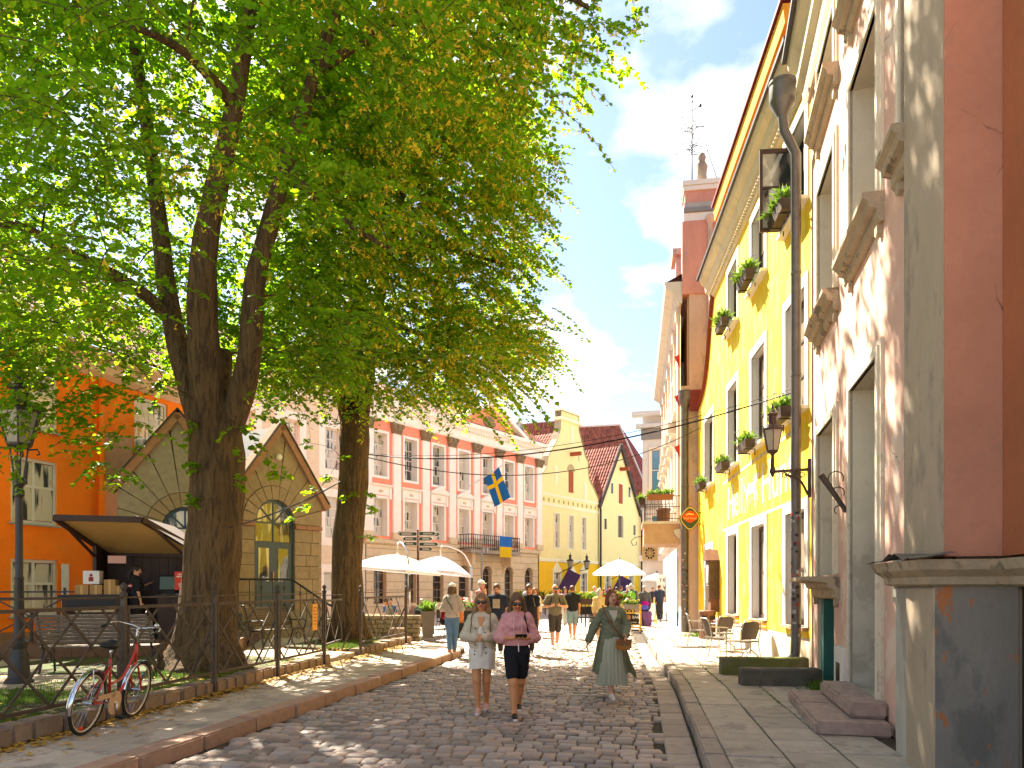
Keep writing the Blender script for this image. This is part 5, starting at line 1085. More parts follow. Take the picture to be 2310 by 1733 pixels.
def near_stem(x, y):
    return y > 120 and min(abs(x - np.interp(y, ys_, xs_)) for ys_, xs_ in (((50, 260, 420, 560, 700, 850, 1000), (556, 525, 490, 462, 456, 464, 480)), ((20, 200, 350, 520, 640, 780, 900), (760, 700, 650, 604, 576, 566, 540)), ((280, 470, 640, 780, 900), (330, 356, 375, 402, 438)))) < 62
poly1 = [(-260, -560), (1080, -560), (1150, -100), (1190, 130), (1170, 330), (1040, 430), (930, 520), (830, 700), (740, 830), (640, 890), (560, 880), (500, 800), (400, 800), (330, 860), (240, 840), (120, 800), (-60, 880), (-260, 900)]
cl1 = fill(poly1, 400, lambda x, y: 13.6 + rt.gauss(0, 2.3) * (1 if y > -200 else .7), 1.0, 1, lambda x, y: .05 + (.30 if (380 < x < 680 and 130 < y < 520) else 0) + (.5 if x > 800 else 0), .086, .64, near_stem)
for (x, y, Y, r_) in ((60, 830, 10.6, .6), (20, 930, 10.4, .6), (10, 1010, 10.4, .45), (110, 870, 10.9, .5), (230, 880, 11.4, .6), (250, 960, 11.5, .55), (270, 1030, 11.5, .5), (200, 1000, 11.3, .4), (290, 1090, 11.6, .35), (330, 960, 11.9, .45), (90, 760, 11, .7), (330, 800, 12.2, .6), (160, 800, 11, .6)): cl1.append((at(x, y, Y), r_, 1.1, .06, .085))
for (x, y, Y, r_) in ((1260, 20, 11.6, .55), (1340, 55, 11.5, .5), (1390, 60, 11.4, .38), (1300, 85, 11.5, .42), (1230, -40, 11.8, .6), (1400, -60, 11.6, .6), (1320, -120, 11.8, .8), (1190, -120, 11.8, .9), (1100, 0, 12, .8), (1150, 60, 12, .6), (1250, -380, 12, 1.1)): cl1.append((at(x, y, Y), r_, 1.2, .35, .085))
for (x, y, Y, r_) in ((560, 1010, 13.0, .35), (545, 960, 13.0, .35), (430, 960, 13.0, .28), (445, 1050, 12.9, .25), (600, 1050, 13, .3), (420, 1120, 12.9, .22), (590, 930, 13.2, .35), (545, 1090, 12.9, .2)): cl1.append((at(x, y, Y), r_, .45, 0, .13))
for (x, y, Y) in ((440, 640, 15.6), (520, 640, 15.6), (425, 545, 15.9), (520, 540, 15.6), (545, 700, 15.3), (415, 720, 15.6), (505, 450, 15.8), (400, 450, 16.2), (480, 700, 15.9), (470, 580, 16.3), (530, 760, 15.4), (440, 780, 15.8)): cl1.append((at(x, y, Y), .95, 1.1, .03, .09))
for (x, y, Y, r_) in ((30, 1055, 10.4, .3), (120, 930, 10.9, .45), (175, 940, 11.1, .4), (60, 930, 10.6, .5), (310, 880, 12, .5), (380, 870, 12.4, .4), (210, 1060, 11.4, .3)): cl1.append((at(x, y, Y), r_, 1.2, .05, .085))
# high and outlying parts of the crown beyond the picture, shaped for their shade
for i in range(60): cl1.append((Vector((T1.x + rt.gauss(0.2, 2.5), T1.y + rt.gauss(-.4, 2.4), rt.uniform(13.5, 16.8))), 1.25, .8, .03, .12))
lime_tree('big lime tree with several thick stems growing behind the fence beside the kiosk', T1, st1, .5, cl1, 5, 16)
T2 = gp(783, 1444, .26)
st2 = [([T2 - Vector((0, 0, .15)), at(786, 1380, 19.8), at(785, 1250, 19.8), at(795, 1120, 19.8), at(797, 1010, 19.8), at(800, 940, 19.8)], .42, .38),
       (pth([(790, 980, 19.8), (768, 880, 19.8), (752, 780, 19.8), (740, 640, 19.8), (730, 420, 19.6), (700, 150, 19)]), .20, .07),
       (pth([(800, 970, 19.9), (800, 860, 20), (806, 740, 20), (830, 500, 19.8), (860, 200, 19), (880, -200, 18.6)]), .22, .07),
       (pth([(812, 970, 19.8), (830, 870, 19.7), (846, 760, 19.5), (880, 560, 19), (930, 350, 18.6), (1000, 100, 18)]), .18, .06),
       (pth([(850, 720, 19.5), (960, 760, 19), (1080, 820, 18.6)]), .08, .03), (pth([(880, 560, 19), (1000, 560, 18.4), (1150, 600, 18)]), .09, .03), (pth([(940, 330, 18.5), (1080, 320, 18), (1200, 370, 17.6)]), .09, .03)]
poly2 = [(640, 180), (1000, 180), (1130, 280), (1200, 400), (1130, 450), (1190, 570), (1140, 640), (1180, 700), (1190, 770), (1110, 830), (1060, 880), (980, 880), (900, 900), (840, 840), (740, 850), (650, 840), (600, 600)]
cl2 = fill(poly2, 200, lambda x, y: 18.6 + rt.gauss(0, 1.4), 1.15, 1, lambda x, y: .15 + (.5 if x > 860 else 0) + (.25 if (650 < x < 850 and y > 640) else 0), .10, .74)
for (x, y, Y, r_) in ((1180, 130, 13.2, .45), (1215, 170, 13.2, .32), (1150, 200, 13.3, .6), (1200, 265, 13.4, .4), (1220, 350, 16.4, .5), (1255, 390, 16.3, .35), (1215, 425, 16.4, .45), (1195, 480, 17.6, .5), (1225, 500, 17.5, .3), (1215, 585, 17.8, .5), (1258, 610, 17.7, .3), (1190, 630, 17.8, .45), (1190, 690, 18, .5), (1225, 770, 18.2, .35), (1262, 800, 18.2, .22), (1190, 755, 18.2, .4), (1130, 830, 18.4, .4), (1140, 870, 18.4, .25), (1085, 880, 18.5, .45), (1090, 925, 18.5, .25), (1040, 900, 18.5, .45), (1050, 945, 18.5, .25), (960, 890, 18.6, .5), (900, 925, 18.8, .35), (920, 900, 18.7, .4), (860, 880, 19, .45), (840, 930, 19, .35), (770, 900, 19, .4), (700, 870, 19, .5), (650, 850, 18.8, .5), (610, 800, 18, .5), (680, 930, 18.6, .3), (760, 950, 19, .3), (800, 930, 18.8, .35)): cl2.append((at(x, y, Y), r_, 1.2, .3, .09))
for (x, y, Y, r_) in ((705, 1100, 19.3, .28), (690, 1140, 19.3, .25), (745, 1075, 19.3, .3), (830, 1110, 19.3, .2), (835, 1150, 19.3, .2), (825, 1210, 19.3, .28), (780, 1110, 19.2, .2), (660, 1160, 19.2, .2), (775, 1040, 19.2, .25), (700, 1000, 19, .25)): cl2.append((at(x, y, Y), r_, .6, 0, .13))
for i in range(36): cl2.append((Vector((T2.x + rt.gauss(-.4, 1.5), T2.y + rt.gauss(-1.6, 1.4), rt.uniform(13.0, 15.5))), 1.25, .8, .03, .12))  # unseen top of this crown, kept narrow for the shade it casts
lime_tree('lime tree with slimmer trunk between the porch steps and the cafe terrace', T2, st2, .4, cl2, 15, 15)
# ================================================================ fence and low stone wall
CURBST = M('fence_kerb_granite', (.30, .21, .14), .9, .22, 7, bump=.35, bs=40, rnd=.4)
lw = thing('low_stone_wall', 'low wall of square granite setts under the iron fence', 'low wall', (fx(9.1), 9.1, .1))
y = 5.6; rw = random.Random(12)
while y < 21.2:
    l = rw.uniform(.26, .44)
    if not (15.35 < y < 17.15):
        x = fx(y + l / 2) - .13 - lw.location[0]; mb = MB(); w = .13; h = rw.uniform(.17, .21)
        mb.box(-w, w + rw.uniform(-.015, .015), -l / 2 + .008, l / 2 - .008, 0, h); o = mb.build('sett', CURBST, lw, bevel=.025, seg=2); o.location = (x, y + l / 2 - 9.1, 0); o.rotation_euler = (0, 0, -.15 + rw.uniform(-.03, .03))
    y += l
fe = thing('iron_fence', 'dark wrought iron lattice fence on the low granite wall', 'fence', (0, 0, 0))
PY = [5.05, 7.08, 9.1, 11.12, 13.15, 15.2, 17.3, 20.9]
for yp in PY:
    mb = MB(); mb.box(-.028, .028, -.028, .028, .1, 1.60); mb.lathe([(.05, 1.60), (.05, 1.63), (.02, 1.66), (.045, 1.70), (.045, 1.73), (.0, 1.77)], 6); o = mb.build('post', RUSTIRON, fe); o.location = (fx(yp) + .0, yp, 0); o.rotation_euler = (0, 0, -.15)
    mb = MB(); mb.bar((0, 0, 1.2), (-.45, .12, .3), .025); o = mb.build('stay', RUSTIRON, fe); o.location = (fx(yp), yp, 0)
def fence_panel(P, Q, z0, z1, nd):
    P = Vector(P); Q = Vector(Q); d = (Q - P); W = d.length; rz = math.atan2(d.y, d.x)
    pn = thing('panel', None, None, (P.x, P.y, 0), rz); pn.parent = fe
    def bar(a, b, w=.03, h=.012, nm='lattice_bar', yo=0):
        mb = MB(); mb.bar((a[0], yo, a[1]), (b[0], yo, b[1]), h, w); mb.build(nm, RUSTIRON, pn)
    g = .09; bar((g, z1), (W - g, z1), .04, .03, 'rail'); bar((g, z0), (W - g, z0), .04, .03, 'rail'); bar((0, z1 + .12), (W, z1 + .12), .018, .018, 'rail')
    bar((g, z0), (g, z1), .028, .028, 'upright'); bar((W - g, z0), (W - g, z1), .028, .028, 'upright')
    Hh = z1 - z0; step = (W - 2 * g) / nd
    for sgn in (1, -1):
        for k in range(-3, nd + 3):
            x0 = g + (k + .25) * step; x1 = x0 + sgn * Hh * 1.05; a = [x0, z0]; b = [x1, z1]
            def cl(p, q):
                t0, t1 = 0., 1.; dx_ = q[0] - p[0]
                for lim, s in ((g, 1), (W - g, -1)):
                    ta = (lim - p[0]) / dx_
                    if (dx_ > 0) == (s > 0): t0 = max(t0, ta)
                    else: t1 = min(t1, ta)
                return t0, t1
            t0, t1 = cl(a, b)
            if t1 - t0 < .12: continue
            p = (a[0] + (b[0] - a[0]) * t0, a[1] + (b[1] - a[1]) * t0); q = (a[0] + (b[0] - a[0]) * t1, a[1] + (b[1] - a[1]) * t1); bar(p, q, .030, .012, 'lattice_bar', .008 * sgn)
for a, b in zip(PY, PY[1:]):
    if a == 15.2: fence_panel((fx(a) - .05, a), (fx(a) + .15 - .25, b - .05), .50, 1.42, 2)
    else: fence_panel((fx(a), a), (fx(b), b), .42, 1.46, 3 if b - a < 3 else 4)
ORS = M('orange_notice', (.80, .36, .03), .6, .05)
nb = thing('fence_notice', 'narrow orange notice board hung on the fence', 'sign', (fx(14.6) + .05, 14.6, .86), math.atan2(1, .151))
mb = MB(); mb.box(-.11, .11, -.012, .0, 0, .52); mb.build('board', ORS, nb)
for j in range(6): mb = MB(); mb.box(-.07, .07 - .03 * (j % 2), -.016, -.012, .44 - j * .065, .455 - j * .065); mb.build('lettering', M('grey_lettering', (.25, .15, .05), .7, .1), nb)
# ================================================================ bicycle
RED = M('red_bike_paint', (.50, .016, .008), .3, .06, 4, coat=.6); TYRE = M('tyre_rubber', (.02, .019, .018), .8, .2, 20); CREAMP = M('cream_chainguard', (.62, .40, .22), .4, .06)
bA = Vector((-4.60, 7.92, .12)); bB = Vector((-4.63, 9.02, .12)); wbd = bB - bA; bk_ = thing('bicycle', 'red ladies bicycle with chrome mudguards leaning on the iron fence', 'bicycle', bA, math.atan2(wbd.y, wbd.x))
bk_.rotation_euler = (R(-9) * -1, 0, math.atan2(wbd.y, wbd.x)); RW = .345; WB = wbd.length
def wheel(x):
    w = MB(); w.tube([(x + (RW - .018) * math.cos(a), 0, RW + (RW - .018) * math.sin(a)) for a in np.linspace(0, 2 * math.pi, 40)[:-1]], .019, 8, closed=True); ty = w.build('wheel', TYRE, bk_, smooth=True)
    w = MB(); w.tube([(x + (RW - .042) * math.cos(a), 0, RW + (RW - .042) * math.sin(a)) for a in np.linspace(0, 2 * math.pi, 40)[:-1]], .010, 6, closed=True); w.build('rim', M('cream_rim', (.62, .50, .34), .35, .05), ty, smooth=True)
    w = MB(); w.tube([(x, -.05, RW), (x, .05, RW)], .022, 10); w.build('hub', CHROME, ty)
    w = MB()
    for k in range(28): a = 2 * math.pi * k / 28; s = .025 * (1 if k % 2 else -1); w.bar((x + .02 * math.cos(a + .5), s, RW + .02 * math.sin(a + .5)), (x + (RW - .05) * math.cos(a), 0, RW + (RW - .05) * math.sin(a)), .0022)
    w.build('spokes', CHROME, ty)
wheel(0); wheel(WB)
def part(nm, mat, fn, parent=bk_, smooth=True): w = MB(); fn(w); return w.build(nm, mat, parent, smooth=smooth)
BBx = (.46, 0, .29); ST = (.33, 0, .80); HT = (WB - .20, 0, .92); HB = (WB - .14, 0, .66)
part('frame', RED, lambda w: (w.tube([BBx, ST], .016), w.tube([HT, HB], .019), w.tube(smooth_path([(HB[0], 0, HB[2] + .05), (.72, 0, .42), BBx], 5), .017), w.tube(smooth_path([(HT[0] + .02, 0, HT[2] - .06), (.70, 0, .56), (.42, 0, .50)], 5), .015),
    [w.tube([(ST[0] + .02, 0, .70), (0, s, RW)], .009, 6) for s in (-.06, .06)], [w.tube([BBx, (0, s, RW)], .010, 6) for s in (-.06, .06)]))
part('fork', RED, lambda w: [w.tube(smooth_path([(HB[0], s * .5, HB[2]), (HB[0] + .05, s, .5), (WB, s, RW)], 4), .012, 7) for s in (-.055, .055)])
part('saddle_post', CHROME, lambda w: w.tube([ST, (.31, 0, .93)], .013)); part('saddle', BLACK, lambda w: (w.ball((.27, 0, .955), .12, 12, 6, 0, (1.1, .85, .32)), w.tube([(.30, 0, .955), (.50, 0, .965)], [.06, .02], 8)))
part('stem', CHROME, lambda w: (w.tube([HT, (HT[0] - .04, 0, 1.10)], .012), w.tube([(HT[0] - .04, 0, 1.10), (HT[0] + .05, 0, 1.11)], .012)))
part('handlebar', CHROME, lambda w: w.tube(smooth_path([(HT[0] - .26, -.30, 1.10), (HT[0] - .05, -.27, 1.15), (HT[0] + .06, -.12, 1.13), (HT[0] + .05, 0, 1.11), (HT[0] + .06, .12, 1.13), (HT[0] - .05, .27, 1.15), (HT[0] - .26, .30, 1.10)], 4), .011))
for s in (-1, 1): part('grip', BLACK, lambda w: w.tube([(HT[0] - .27, s * .301, 1.098), (HT[0] - .13, s * .285, 1.13)], .017))
part('bell', CHROME, lambda w: w.ball((HT[0] + .0, -.2, 1.17), .03))
for (x, a0, a1) in ((0, .35, 3.35), (WB, .55, 3.0)):
    def mg(w):
        A = np.linspace(a0, a1, 20); vs_ = []
        for a in A:
            for (s, dr) in ((-.028, 0), (-.015, .012), (.015, .012), (.028, 0)): vs_.append((x + (RW + .012 + dr) * math.cos(a), s, RW + (RW + .012 + dr) * math.sin(a)))
        w.add(vs_, [(i * 4 + j, i * 4 + j + 1, i * 4 + 4 + j + 1, i * 4 + 4 + j) for i in range(19) for j in range(3)])
    part('mudguard', CHROME, mg)
part('luggage_rack', CHROME, lambda w: (w.tube([(-.26, -.05, .735), (.28, -.05, .75)], .006, 6), w.tube([(-.26, .05, .735), (.28, .05, .75)], .006, 6), [w.tube([(k, -.05, .74), (k, .05, .74)], .005, 5) for k in (-.26, -.1, .06, .2)], w.tube([(-.1, -.055, .735), (0, -.06, RW)], .006, 5), w.tube([(-.1, .055, .735), (0, .06, RW)], .006, 5)))
part('chainguard', CREAMP, lambda w: (w.lathe([(.10, -.006), (.135, -.006), (.135, .006), (.10, .006)], 24), w.box(-.38, -.03, .075, .13, -.006, .006)) and [w.v.__setitem__(i, (v[0] + .46, -.065 - v[2], .29 + v[1])) for i, v in enumerate(w.v)], smooth=False)
part('crank', CHROME, lambda w: (w.tube([(.46, -.085, .29), (.50, -.085, .13)], .011), w.tube([(.46, .085, .29), (.42, .085, .45)], .011), w.tube([(.46, -.09, .29), (.46, .09, .29)], .016)))
for (x, s, z) in ((.50, -1, .13), (.42, 1, .45)): part('pedal', BLACK, lambda w: w.box(x - .05, x + .05, s * .14 - .045, s * .14 + .045, z - .012, z + .012), smooth=False)
part('reflector', M('red_reflector', (.7, .03, .005), .3, .05), lambda w: w.ball((-.06, 0, .08), .03, 8, 5, 0, (1.4, .4, .8)))
# ================================================================ lamps
LGL = M('lamp_glass', (.62, .58, .48), .25, .1, 4, trans=.5)
def lantern(par, c, s=1.0, mat=IRON, wx=1.0):
    c = Vector(c); n = 6
    mb = MB(); mb.lathe([(.03, 0), (.10, .03), (.135, .06), (.14, .09)], n, c); mb.v = [tuple(c + (Vector(v) - c) * s) for v in mb.v]; b = mb.build('lantern_base', mat, par)
    mb = MB(); mb.lathe([(.128, .09), (.225, .56)], n, c); mb.v = [tuple(c + (Vector(v) - c) * s) for v in mb.v]; mb.f = mb.f[:n]; mb.m = mb.m[:n]
    for j in range(n):
        q = MB(); f = mb.f[j]; q.add([mb.v[i] for i in f], [(0, 1, 2, 3)]); q.build('lantern_pane', LGL, b)
    mb = MB()
    for j in range(n):
        a = 2 * math.pi * j / n; mb.bar(c + Vector((.13 * math.cos(a), .13 * math.sin(a), .08)) * s, c + Vector((.23 * math.cos(a), .23 * math.sin(a), .58)) * s, .018 * s)
        mb.bar(c + Vector((.23 * math.cos(a), .23 * math.sin(a), .57)) * s, c + Vector((.27 * math.cos(a), .27 * math.sin(a), .66)) * s, .014 * s)
    mb.build('lantern_frame', mat, b)
    mb = MB(); mb.lathe([(.25, .56), (.25, .60), (.17, .68), (.10, .71), (.09, .74), (.085, .90), (.12, .93), (.125, .96), (.05, 1.0), (.045, 1.04), (.02, 1.06), (.025, 1.12), (.0, 1.22)], n * 2, c); mb.v = [tuple(c + (Vector(v) - c) * s) for v in mb.v]; mb.build('lantern_cap', mat, b)
    if wx != 1: b.matrix_basis = Matrix.Translation(c) @ Matrix.Diagonal((wx, wx, 1, 1)) @ Matrix.Translation(-c)
lp = thing('street_lamp', 'black cast iron street lamp with six sided lantern behind the fence', 'street lamp', (-7.5, 11.25, .22))
mb = MB(); mb.lathe([(.20, 0), (.20, .06), (.15, .12), (.13, .45), (.10, .55), (.12, .60), (.12, .66), (.075, .72), (.062, 1.6), (.07, 1.62), (.055, 1.66), (.05, 2.85), (.075, 2.88), (.075, 2.95), (.05, 3.0), (.085, 3.05), (.09, 3.12), (.06, 3.16)], 14); mb.build('column', IRON, lp, smooth=30)
mb = MB()
for k in range(4): a = k * math.pi / 2 + .4; mb.bar((.06 * math.cos(a), .06 * math.sin(a), 3.14), (.12 * math.cos(a), .12 * math.sin(a), 3.62), .022); mb.tube([(.1 * math.cos(a), .1 * math.sin(a), 3.58), (.24 * math.cos(a), .24 * math.sin(a), 3.60), (.27 * math.cos(a), .27 * math.sin(a), 3.53), (.23 * math.cos(a), .23 * math.sin(a), 3.51)], .014, 6)
mb.build('lantern_support', IRON, lp); lantern(lp, (0, 0, 3.58), 1.0, IRON, 1.35)
wl = thing('wall_lamp', 'brown wall lantern on a cast bracket between yellow and pink house', 'wall lamp', pk_pt(.12, .02, 3.8), pk.rotation_euler[2])
BRN = M('brown_cast_iron', (.07, .042, .028), .55, .3, 8)
mb = MB(); mb.box(-.05, .05, -.05, .0, -.45, .25); mb.tube(smooth_path([(0, -.05, -.4), (0, -.2, -.12), (0, -.45, -.02)], 4), .022, 7); mb.bar((0, -.02, .06), (0, -.66, .04), .04, .05); mb.build('bracket', BRN, wl)
mb = MB()
for k in range(4): mb.tube([(0, -.15 - k * .1 + .045 * math.cos(a), -.03 + .045 * math.sin(a)) for a in np.linspace(0, 6.2, 9)], .010, 5)
mb.build('scroll', BRN, wl); mb = MB(); mb.lathe([(.0, -.12), (.035, -.05), (.06, 0), (.035, .1), (.03, .3), (.055, .34), (.03, .38)], 10, (0, -.66, .04)); mb.build('stem', BRN, wl); lantern(wl, (0, -.66, .36), .78, BRN)
for s, (u, z) in enumerate(((3.7, 3.4), (6.5, 3.4))):
    w_ = thing('wall_lamp', ('black lantern on the wall of the curved gable house %s') % ('by the banner' if s == 0 else 'by the corner'), 'wall lamp', Vector(yg.location) + Matrix.Rotation(yg.rotation_euler[2], 3, 'Z') @ Vector((u, -.02, z)), yg.rotation_euler[2]); mb = MB(); mb.bar((0, 0, -.2), (0, -.7, -.1), .05); mb.build('bracket', IRON, w_); lantern(w_, (0, -.7, -.1), 1.2)
PURP = M('purple_banner', (.07, .035, .11), .8, .2)
for s, (u, hgt, par, nm) in enumerate(((3.0, 3.9, yg, 'purple banner on a pole over the doorway of the curved gable house'), (2.4, 3.5, y2, 'purple banner on a pole at the plain gable house'))):
    b_ = thing('banner', nm, 'banner', Vector(par.location) + Matrix.Rotation(par.rotation_euler[2], 3, 'Z') @ Vector((u, -.02, hgt - 1)), par.rotation_euler[2]); mb = MB(); mb.tube([(0, 0, 0), (.3, -2.0, 1.0)], .03, 6); mb.build('pole', IRON, b_)
    c = flag('cloth', '', None, 0, 1.2, 2.1, .08, lambda a, b: 0, [PURP]); c.parent = b_; c.location = (.1, -.9, .45); c.rotation_euler = (R(0), R(28), R(-50))
# ================================================================ signs
sg = thing('hanging_sign', 'oval red and gold tavern sign hanging at the far corner of the yellow tavern', 'sign', tav_pt(.85, 0, 3.75), tav.rotation_euler[2] - R(90))
# local x of the sign points away from the wall towards the street
SGREEN = M('sign_green', (.04, .06, .03), .5, .1); GOLD = M('sign_gold', (.70, .50, .16), .5, .08); SRED = M('sign_red', (.62, .06, .01), .5, .06)
sg.rotation_euler = (0, 0, R(-4)); 
def oval(mb, w, h, y0, y1, n=28, bulge=.07): mb.prism([((w + bulge * w * math.cos(4 * a)) * math.cos(a) * .5, (h + bulge * h * math.cos(4 * a)) * math.sin(a) * .5) for a in [2 * math.pi * k / n for k in range(n)]][::1], y0, y1)
ox_ = -.42
for nm, w, h, yo, m in (('board', .68, .80, .03, SGREEN), ('gold_border', .63, .75, .035, GOLD), ('green_field', .57, .69, .04, SGREEN), ('red_field', .50, .40, .045, SRED)):
    mb = MB(); oval(mb, w, h, -yo, yo); mb.v = [(x + ox_, yy_, z + .42 + (.06 if nm == 'red_field' else 0)) for x, yy_, z in mb.v]; mb.build(nm, m, sg)
text('Hell Hunt', sg, GOLD, .125, (ox_, -.05, .42), sx=.95, depth=.006)
mb = MB(); mb.tube([(ox_ - .16, -.048, .54), (ox_ - .02, -.048, .58), (ox_ + .14, -.048, .55)], [.02, .035, .015], 6); mb.build('hound_emblem', GOLD, sg)
mb = MB()
for z in (.22, .62): mb.bar((0.05, 0, z), (ox_ + .32, 0, z), .03)
mb.tube([(.05, 0, .9), (-.1, 0, .95), (-.16, 0, .88), (-.1, 0, .83)], .014, 6); mb.build('bracket', IRON, sg)
es = thing('emblem_sign', 'square pale sign with black flower wreath hanging under a scroll bracket', 'sign', at(1466, 1265, 30.5)); 
mb = MB(); mb.box(-.32, .32, -.012, .012, 0, .62); mb.build('board', M('pale_sign_board', (.60, .46, .26), .6, .1), es)
mb = MB()
for k in range(10): a = 2 * math.pi * k / 10; mb.ball((.17 * math.cos(a), -.014, .31 + .2 * math.sin(a)), .04, 6, 4, 0, (.8 + .5 * abs(math.cos(a)), .3, .8 + .5 * abs(math.sin(a)))); mb.ball((.09 * math.cos(a), -.014, .31 + .1 * math.sin(a)), .018, 5, 4)
mb.build('wreath_emblem', BLACK, es)
mb = MB(); mb.tube([(.9, 0, .95), (.2, 0, 1.0), (-.3, 0, 1.02), (-.62, 0, .95), (-.78, 0, .8), (-.7, 0, .62), (-.55, 0, .66), (-.56, 0, .78)], .016, 6); mb.bar((-.25, 0, .62), (-.25, 0, 1.0), .012); mb.bar((.25, 0, .62), (.25, 0, 1.0), .012); mb.build('bracket', IRON, es)
# direction sign post
DG = M('direction_sign_green', (.012, .06, .035), .5, .1)
dp = thing('signpost', 'direction signpost with many green pointed signs beside the cafe umbrellas', 'signpost', gp(943, 1396, .05))
sY = dp.location[1]; k1 = sY / F
def dpz(py): return EYE + (HY - py) * k1 - .05
mb = MB(); mb.tube([(0, 0, 0), (0, 0, dpz(1196))], .06, 10); mb.build('pole', M('brown_pole', (.09, .04, .03), .5, .2), dp)
for i, (s, y0, l, off) in enumerate(((-1, 1205, 44, 0), (-1, 1216, 34, 0), (-1, 1227, 32, 0), (1, 1204, 40, 0), (1, 1216, 32, 0), (1, 1228, 46, 0), (1, 1239, 32, 0), (-1, 1203, 30, 16), (1, 1206, 30, 18))):
    z = dpz(y0); L_ = l * k1; h = 9.5 * k1; o_ = off * k1 + .04; P = [(s * o_, z - h / 2), (s * (o_ + L_ - h * .5), z - h / 2), (s * (o_ + L_), z), (s * (o_ + L_ - h * .5), z + h / 2), (s * o_, z + h / 2)]
    if s < 0: P = P[::-1]
    yy_ = -.03 - (.0 if off == 0 else -.05); mb = MB(); mb.prism(P, yy_ - .012, yy_ + .012); b_ = mb.build('direction_sign', WHITE, dp); c_ = Vector((s * (o_ + L_ / 2), 0, z))
    mb = MB(); mb.prism([(c_.x + (p[0] - c_.x) * .94, c_.z + (p[1] - c_.z) * .78) for p in P], yy_ - .016, yy_ - .011); mb.build('sign_face', DG, b_)
    for j in (0, 1): mb = MB(); mb.box(min(s * (o_ + L_ * .25), s * (o_ + L_ * .8)), max(s * (o_ + L_ * .25), s * (o_ + L_ * .8)) - .05 * j, yy_ - .019, yy_ - .016, z - .03 + j * .045, z - .012 + j * .045); mb.build('lettering', WHITE, b_)
ns = thing('street_number_sign', 'grey double plate sign post in front of the palace balcony', 'signpost', gp(1087, 1380, .0)); q = ns.location[1] / F
mb = MB(); mb.tube([(0, 0, 0), (0, 0, EYE + (HY - 1238) * q)], .07, 8); mb.build('pole', GREYST, ns)
mb = MB(); mb.box(-14 * q, -1 * q, -.05, .05, EYE + (HY - 1252) * q, EYE + (HY - 1236) * q); mb.build('plate', GREYST, ns); mb = MB(); mb.box(2 * q, 16 * q, -.05, .05, EYE + (HY - 1250) * q, EYE + (HY - 1234) * q); p_ = mb.build('plate', GREYDK, ns)
text('11', p_, WHITE, .55, (9 * q, -.056, EYE + (HY - 1242) * q))
# ================================================================ tavern pavement furniture
ALU = M('brushed_aluminium', (.42, .38, .34), .35, .1, 5, metal=.7); RATT = M('dark_rattan_weave', (.11, .085, .065), .7, .35, 60, bump=.5, bs=120)
def cafe_chair(loc, rz, label, group):
    t = thing('cafe_chair', label, 'chair', loc, rz, group)
    for s in (-1, 1):
        mb = MB(); mb.tube(smooth_path([(s * .27, -.24, 0), (s * .27, -.22, .40), (s * .27, -.20, .62), (s * .27, -.10, .67), (s * .265, .15, .68), (s * .22, .25, .70)], 4), .0125, 7); mb.build('arm', ALU, t, smooth=True)
        mb = MB(); mb.tube([(s * .23, .30, 0), (s * .22, .20, .43)], .0125, 7); mb.build('leg', ALU, t); mb = MB(); mb.tube([(s * .25, -.22, .42), (s * .22, .22, .43)], .011, 7); mb.build('seat_rail', ALU, t)
    mb = MB(); mb.prism([(-.24, .41), (.24, .41), (.22, .44), (-.22, .44)], -.24, .22); mb.build('seat', RATT, t)
    n = 9; vs_ = []
    for i in range(n):
        a = -1 + 2 * i / (n - 1)
        for (z, w, yy_) in ((.48, .20, .22), (.66, .235, .27), (.82, .23, .315), (.86, .18, .325)): vs_.append((a * w, yy_ - .07 * a * a, z - .02 * a * a))
    mb = MB(); mb.add(vs_, [(i * 4 + j, i * 4 + 4 + j, i * 4 + 5 + j, i * 4 + 1 + j) for i in range(n - 1) for j in range(3)]); mb.build('backrest', RATT, t)
    mb = MB(); mb.tube(smooth_path([(-.22, .20, .43), (-.24, .25, .66), (-.2, .30, .85), (0, .33, .88), (.2, .30, .85), (.24, .25, .66), (.22, .20, .43)], 4), .012, 7); mb.build('back_frame', ALU, t, smooth=True); return t
def cafe_table(loc, label, r=.34, h=.72, group=None):
    t = thing('cafe_table', label, 'table', loc, 0, group); mb = MB(); mb.lathe([(r - .01, h - .03), (r, h - .025), (r, h), (r - .01, h)], 24); mb.build('tabletop', ALU, t)
    mb = MB(); mb.tube([(0, 0, .1), (0, 0, h - .03)], .025, 8); mb.build('column', ALU, t)
    for k in range(4): a = k * math.pi / 2 + .6; mb = MB(); mb.tube([(0, 0, .2), (.28 * math.cos(a), .28 * math.sin(a), .01)], .015, 6); mb.build('leg', ALU, t)
    return t
zp = .125; wx = lambda Y: hx(Y)
cafe_table((wx(16.6) - .45, 16.6, zp), 'small round aluminium table beside the tall downpipe'); cafe_table((wx(19.4) - .45, 19.4, zp), 'small round aluminium table nearer to the litter bin')
for (dx_, Y, rz, lb) in ((-.75, 15.9, R(200), 'rattan cafe chair seen from behind next to the tall downpipe'), (-1.15, 17.0, R(100), 'rattan cafe chair turned sideways at the table by the downpipe'), (-.75, 18.6, R(195), 'rattan cafe chair with its back to the downpipe table'), (-1.1, 20.0, R(80), 'rattan cafe chair closest to the litter bin')): cafe_chair((wx(Y) + dx_, Y, zp), rz, lb, 'rattan cafe chairs under the tavern windows')
bn = thing('litter_bin', 'brown wooden slatted litter bin by the tavern door', 'litter bin', (6.05, 22.9, .05))
BWD = M('brown_bin_wood', (.17, .075, .04), .7, .25, 6, vstretch=.3)
for k in range(10): a = 2 * math.pi * k / 10; mb = MB(); mb.box(-.075, .075, -.25, -.225, 0.02, .82); o = mb.build('slat', BWD, bn); o.rotation_euler = (0, 0, a)
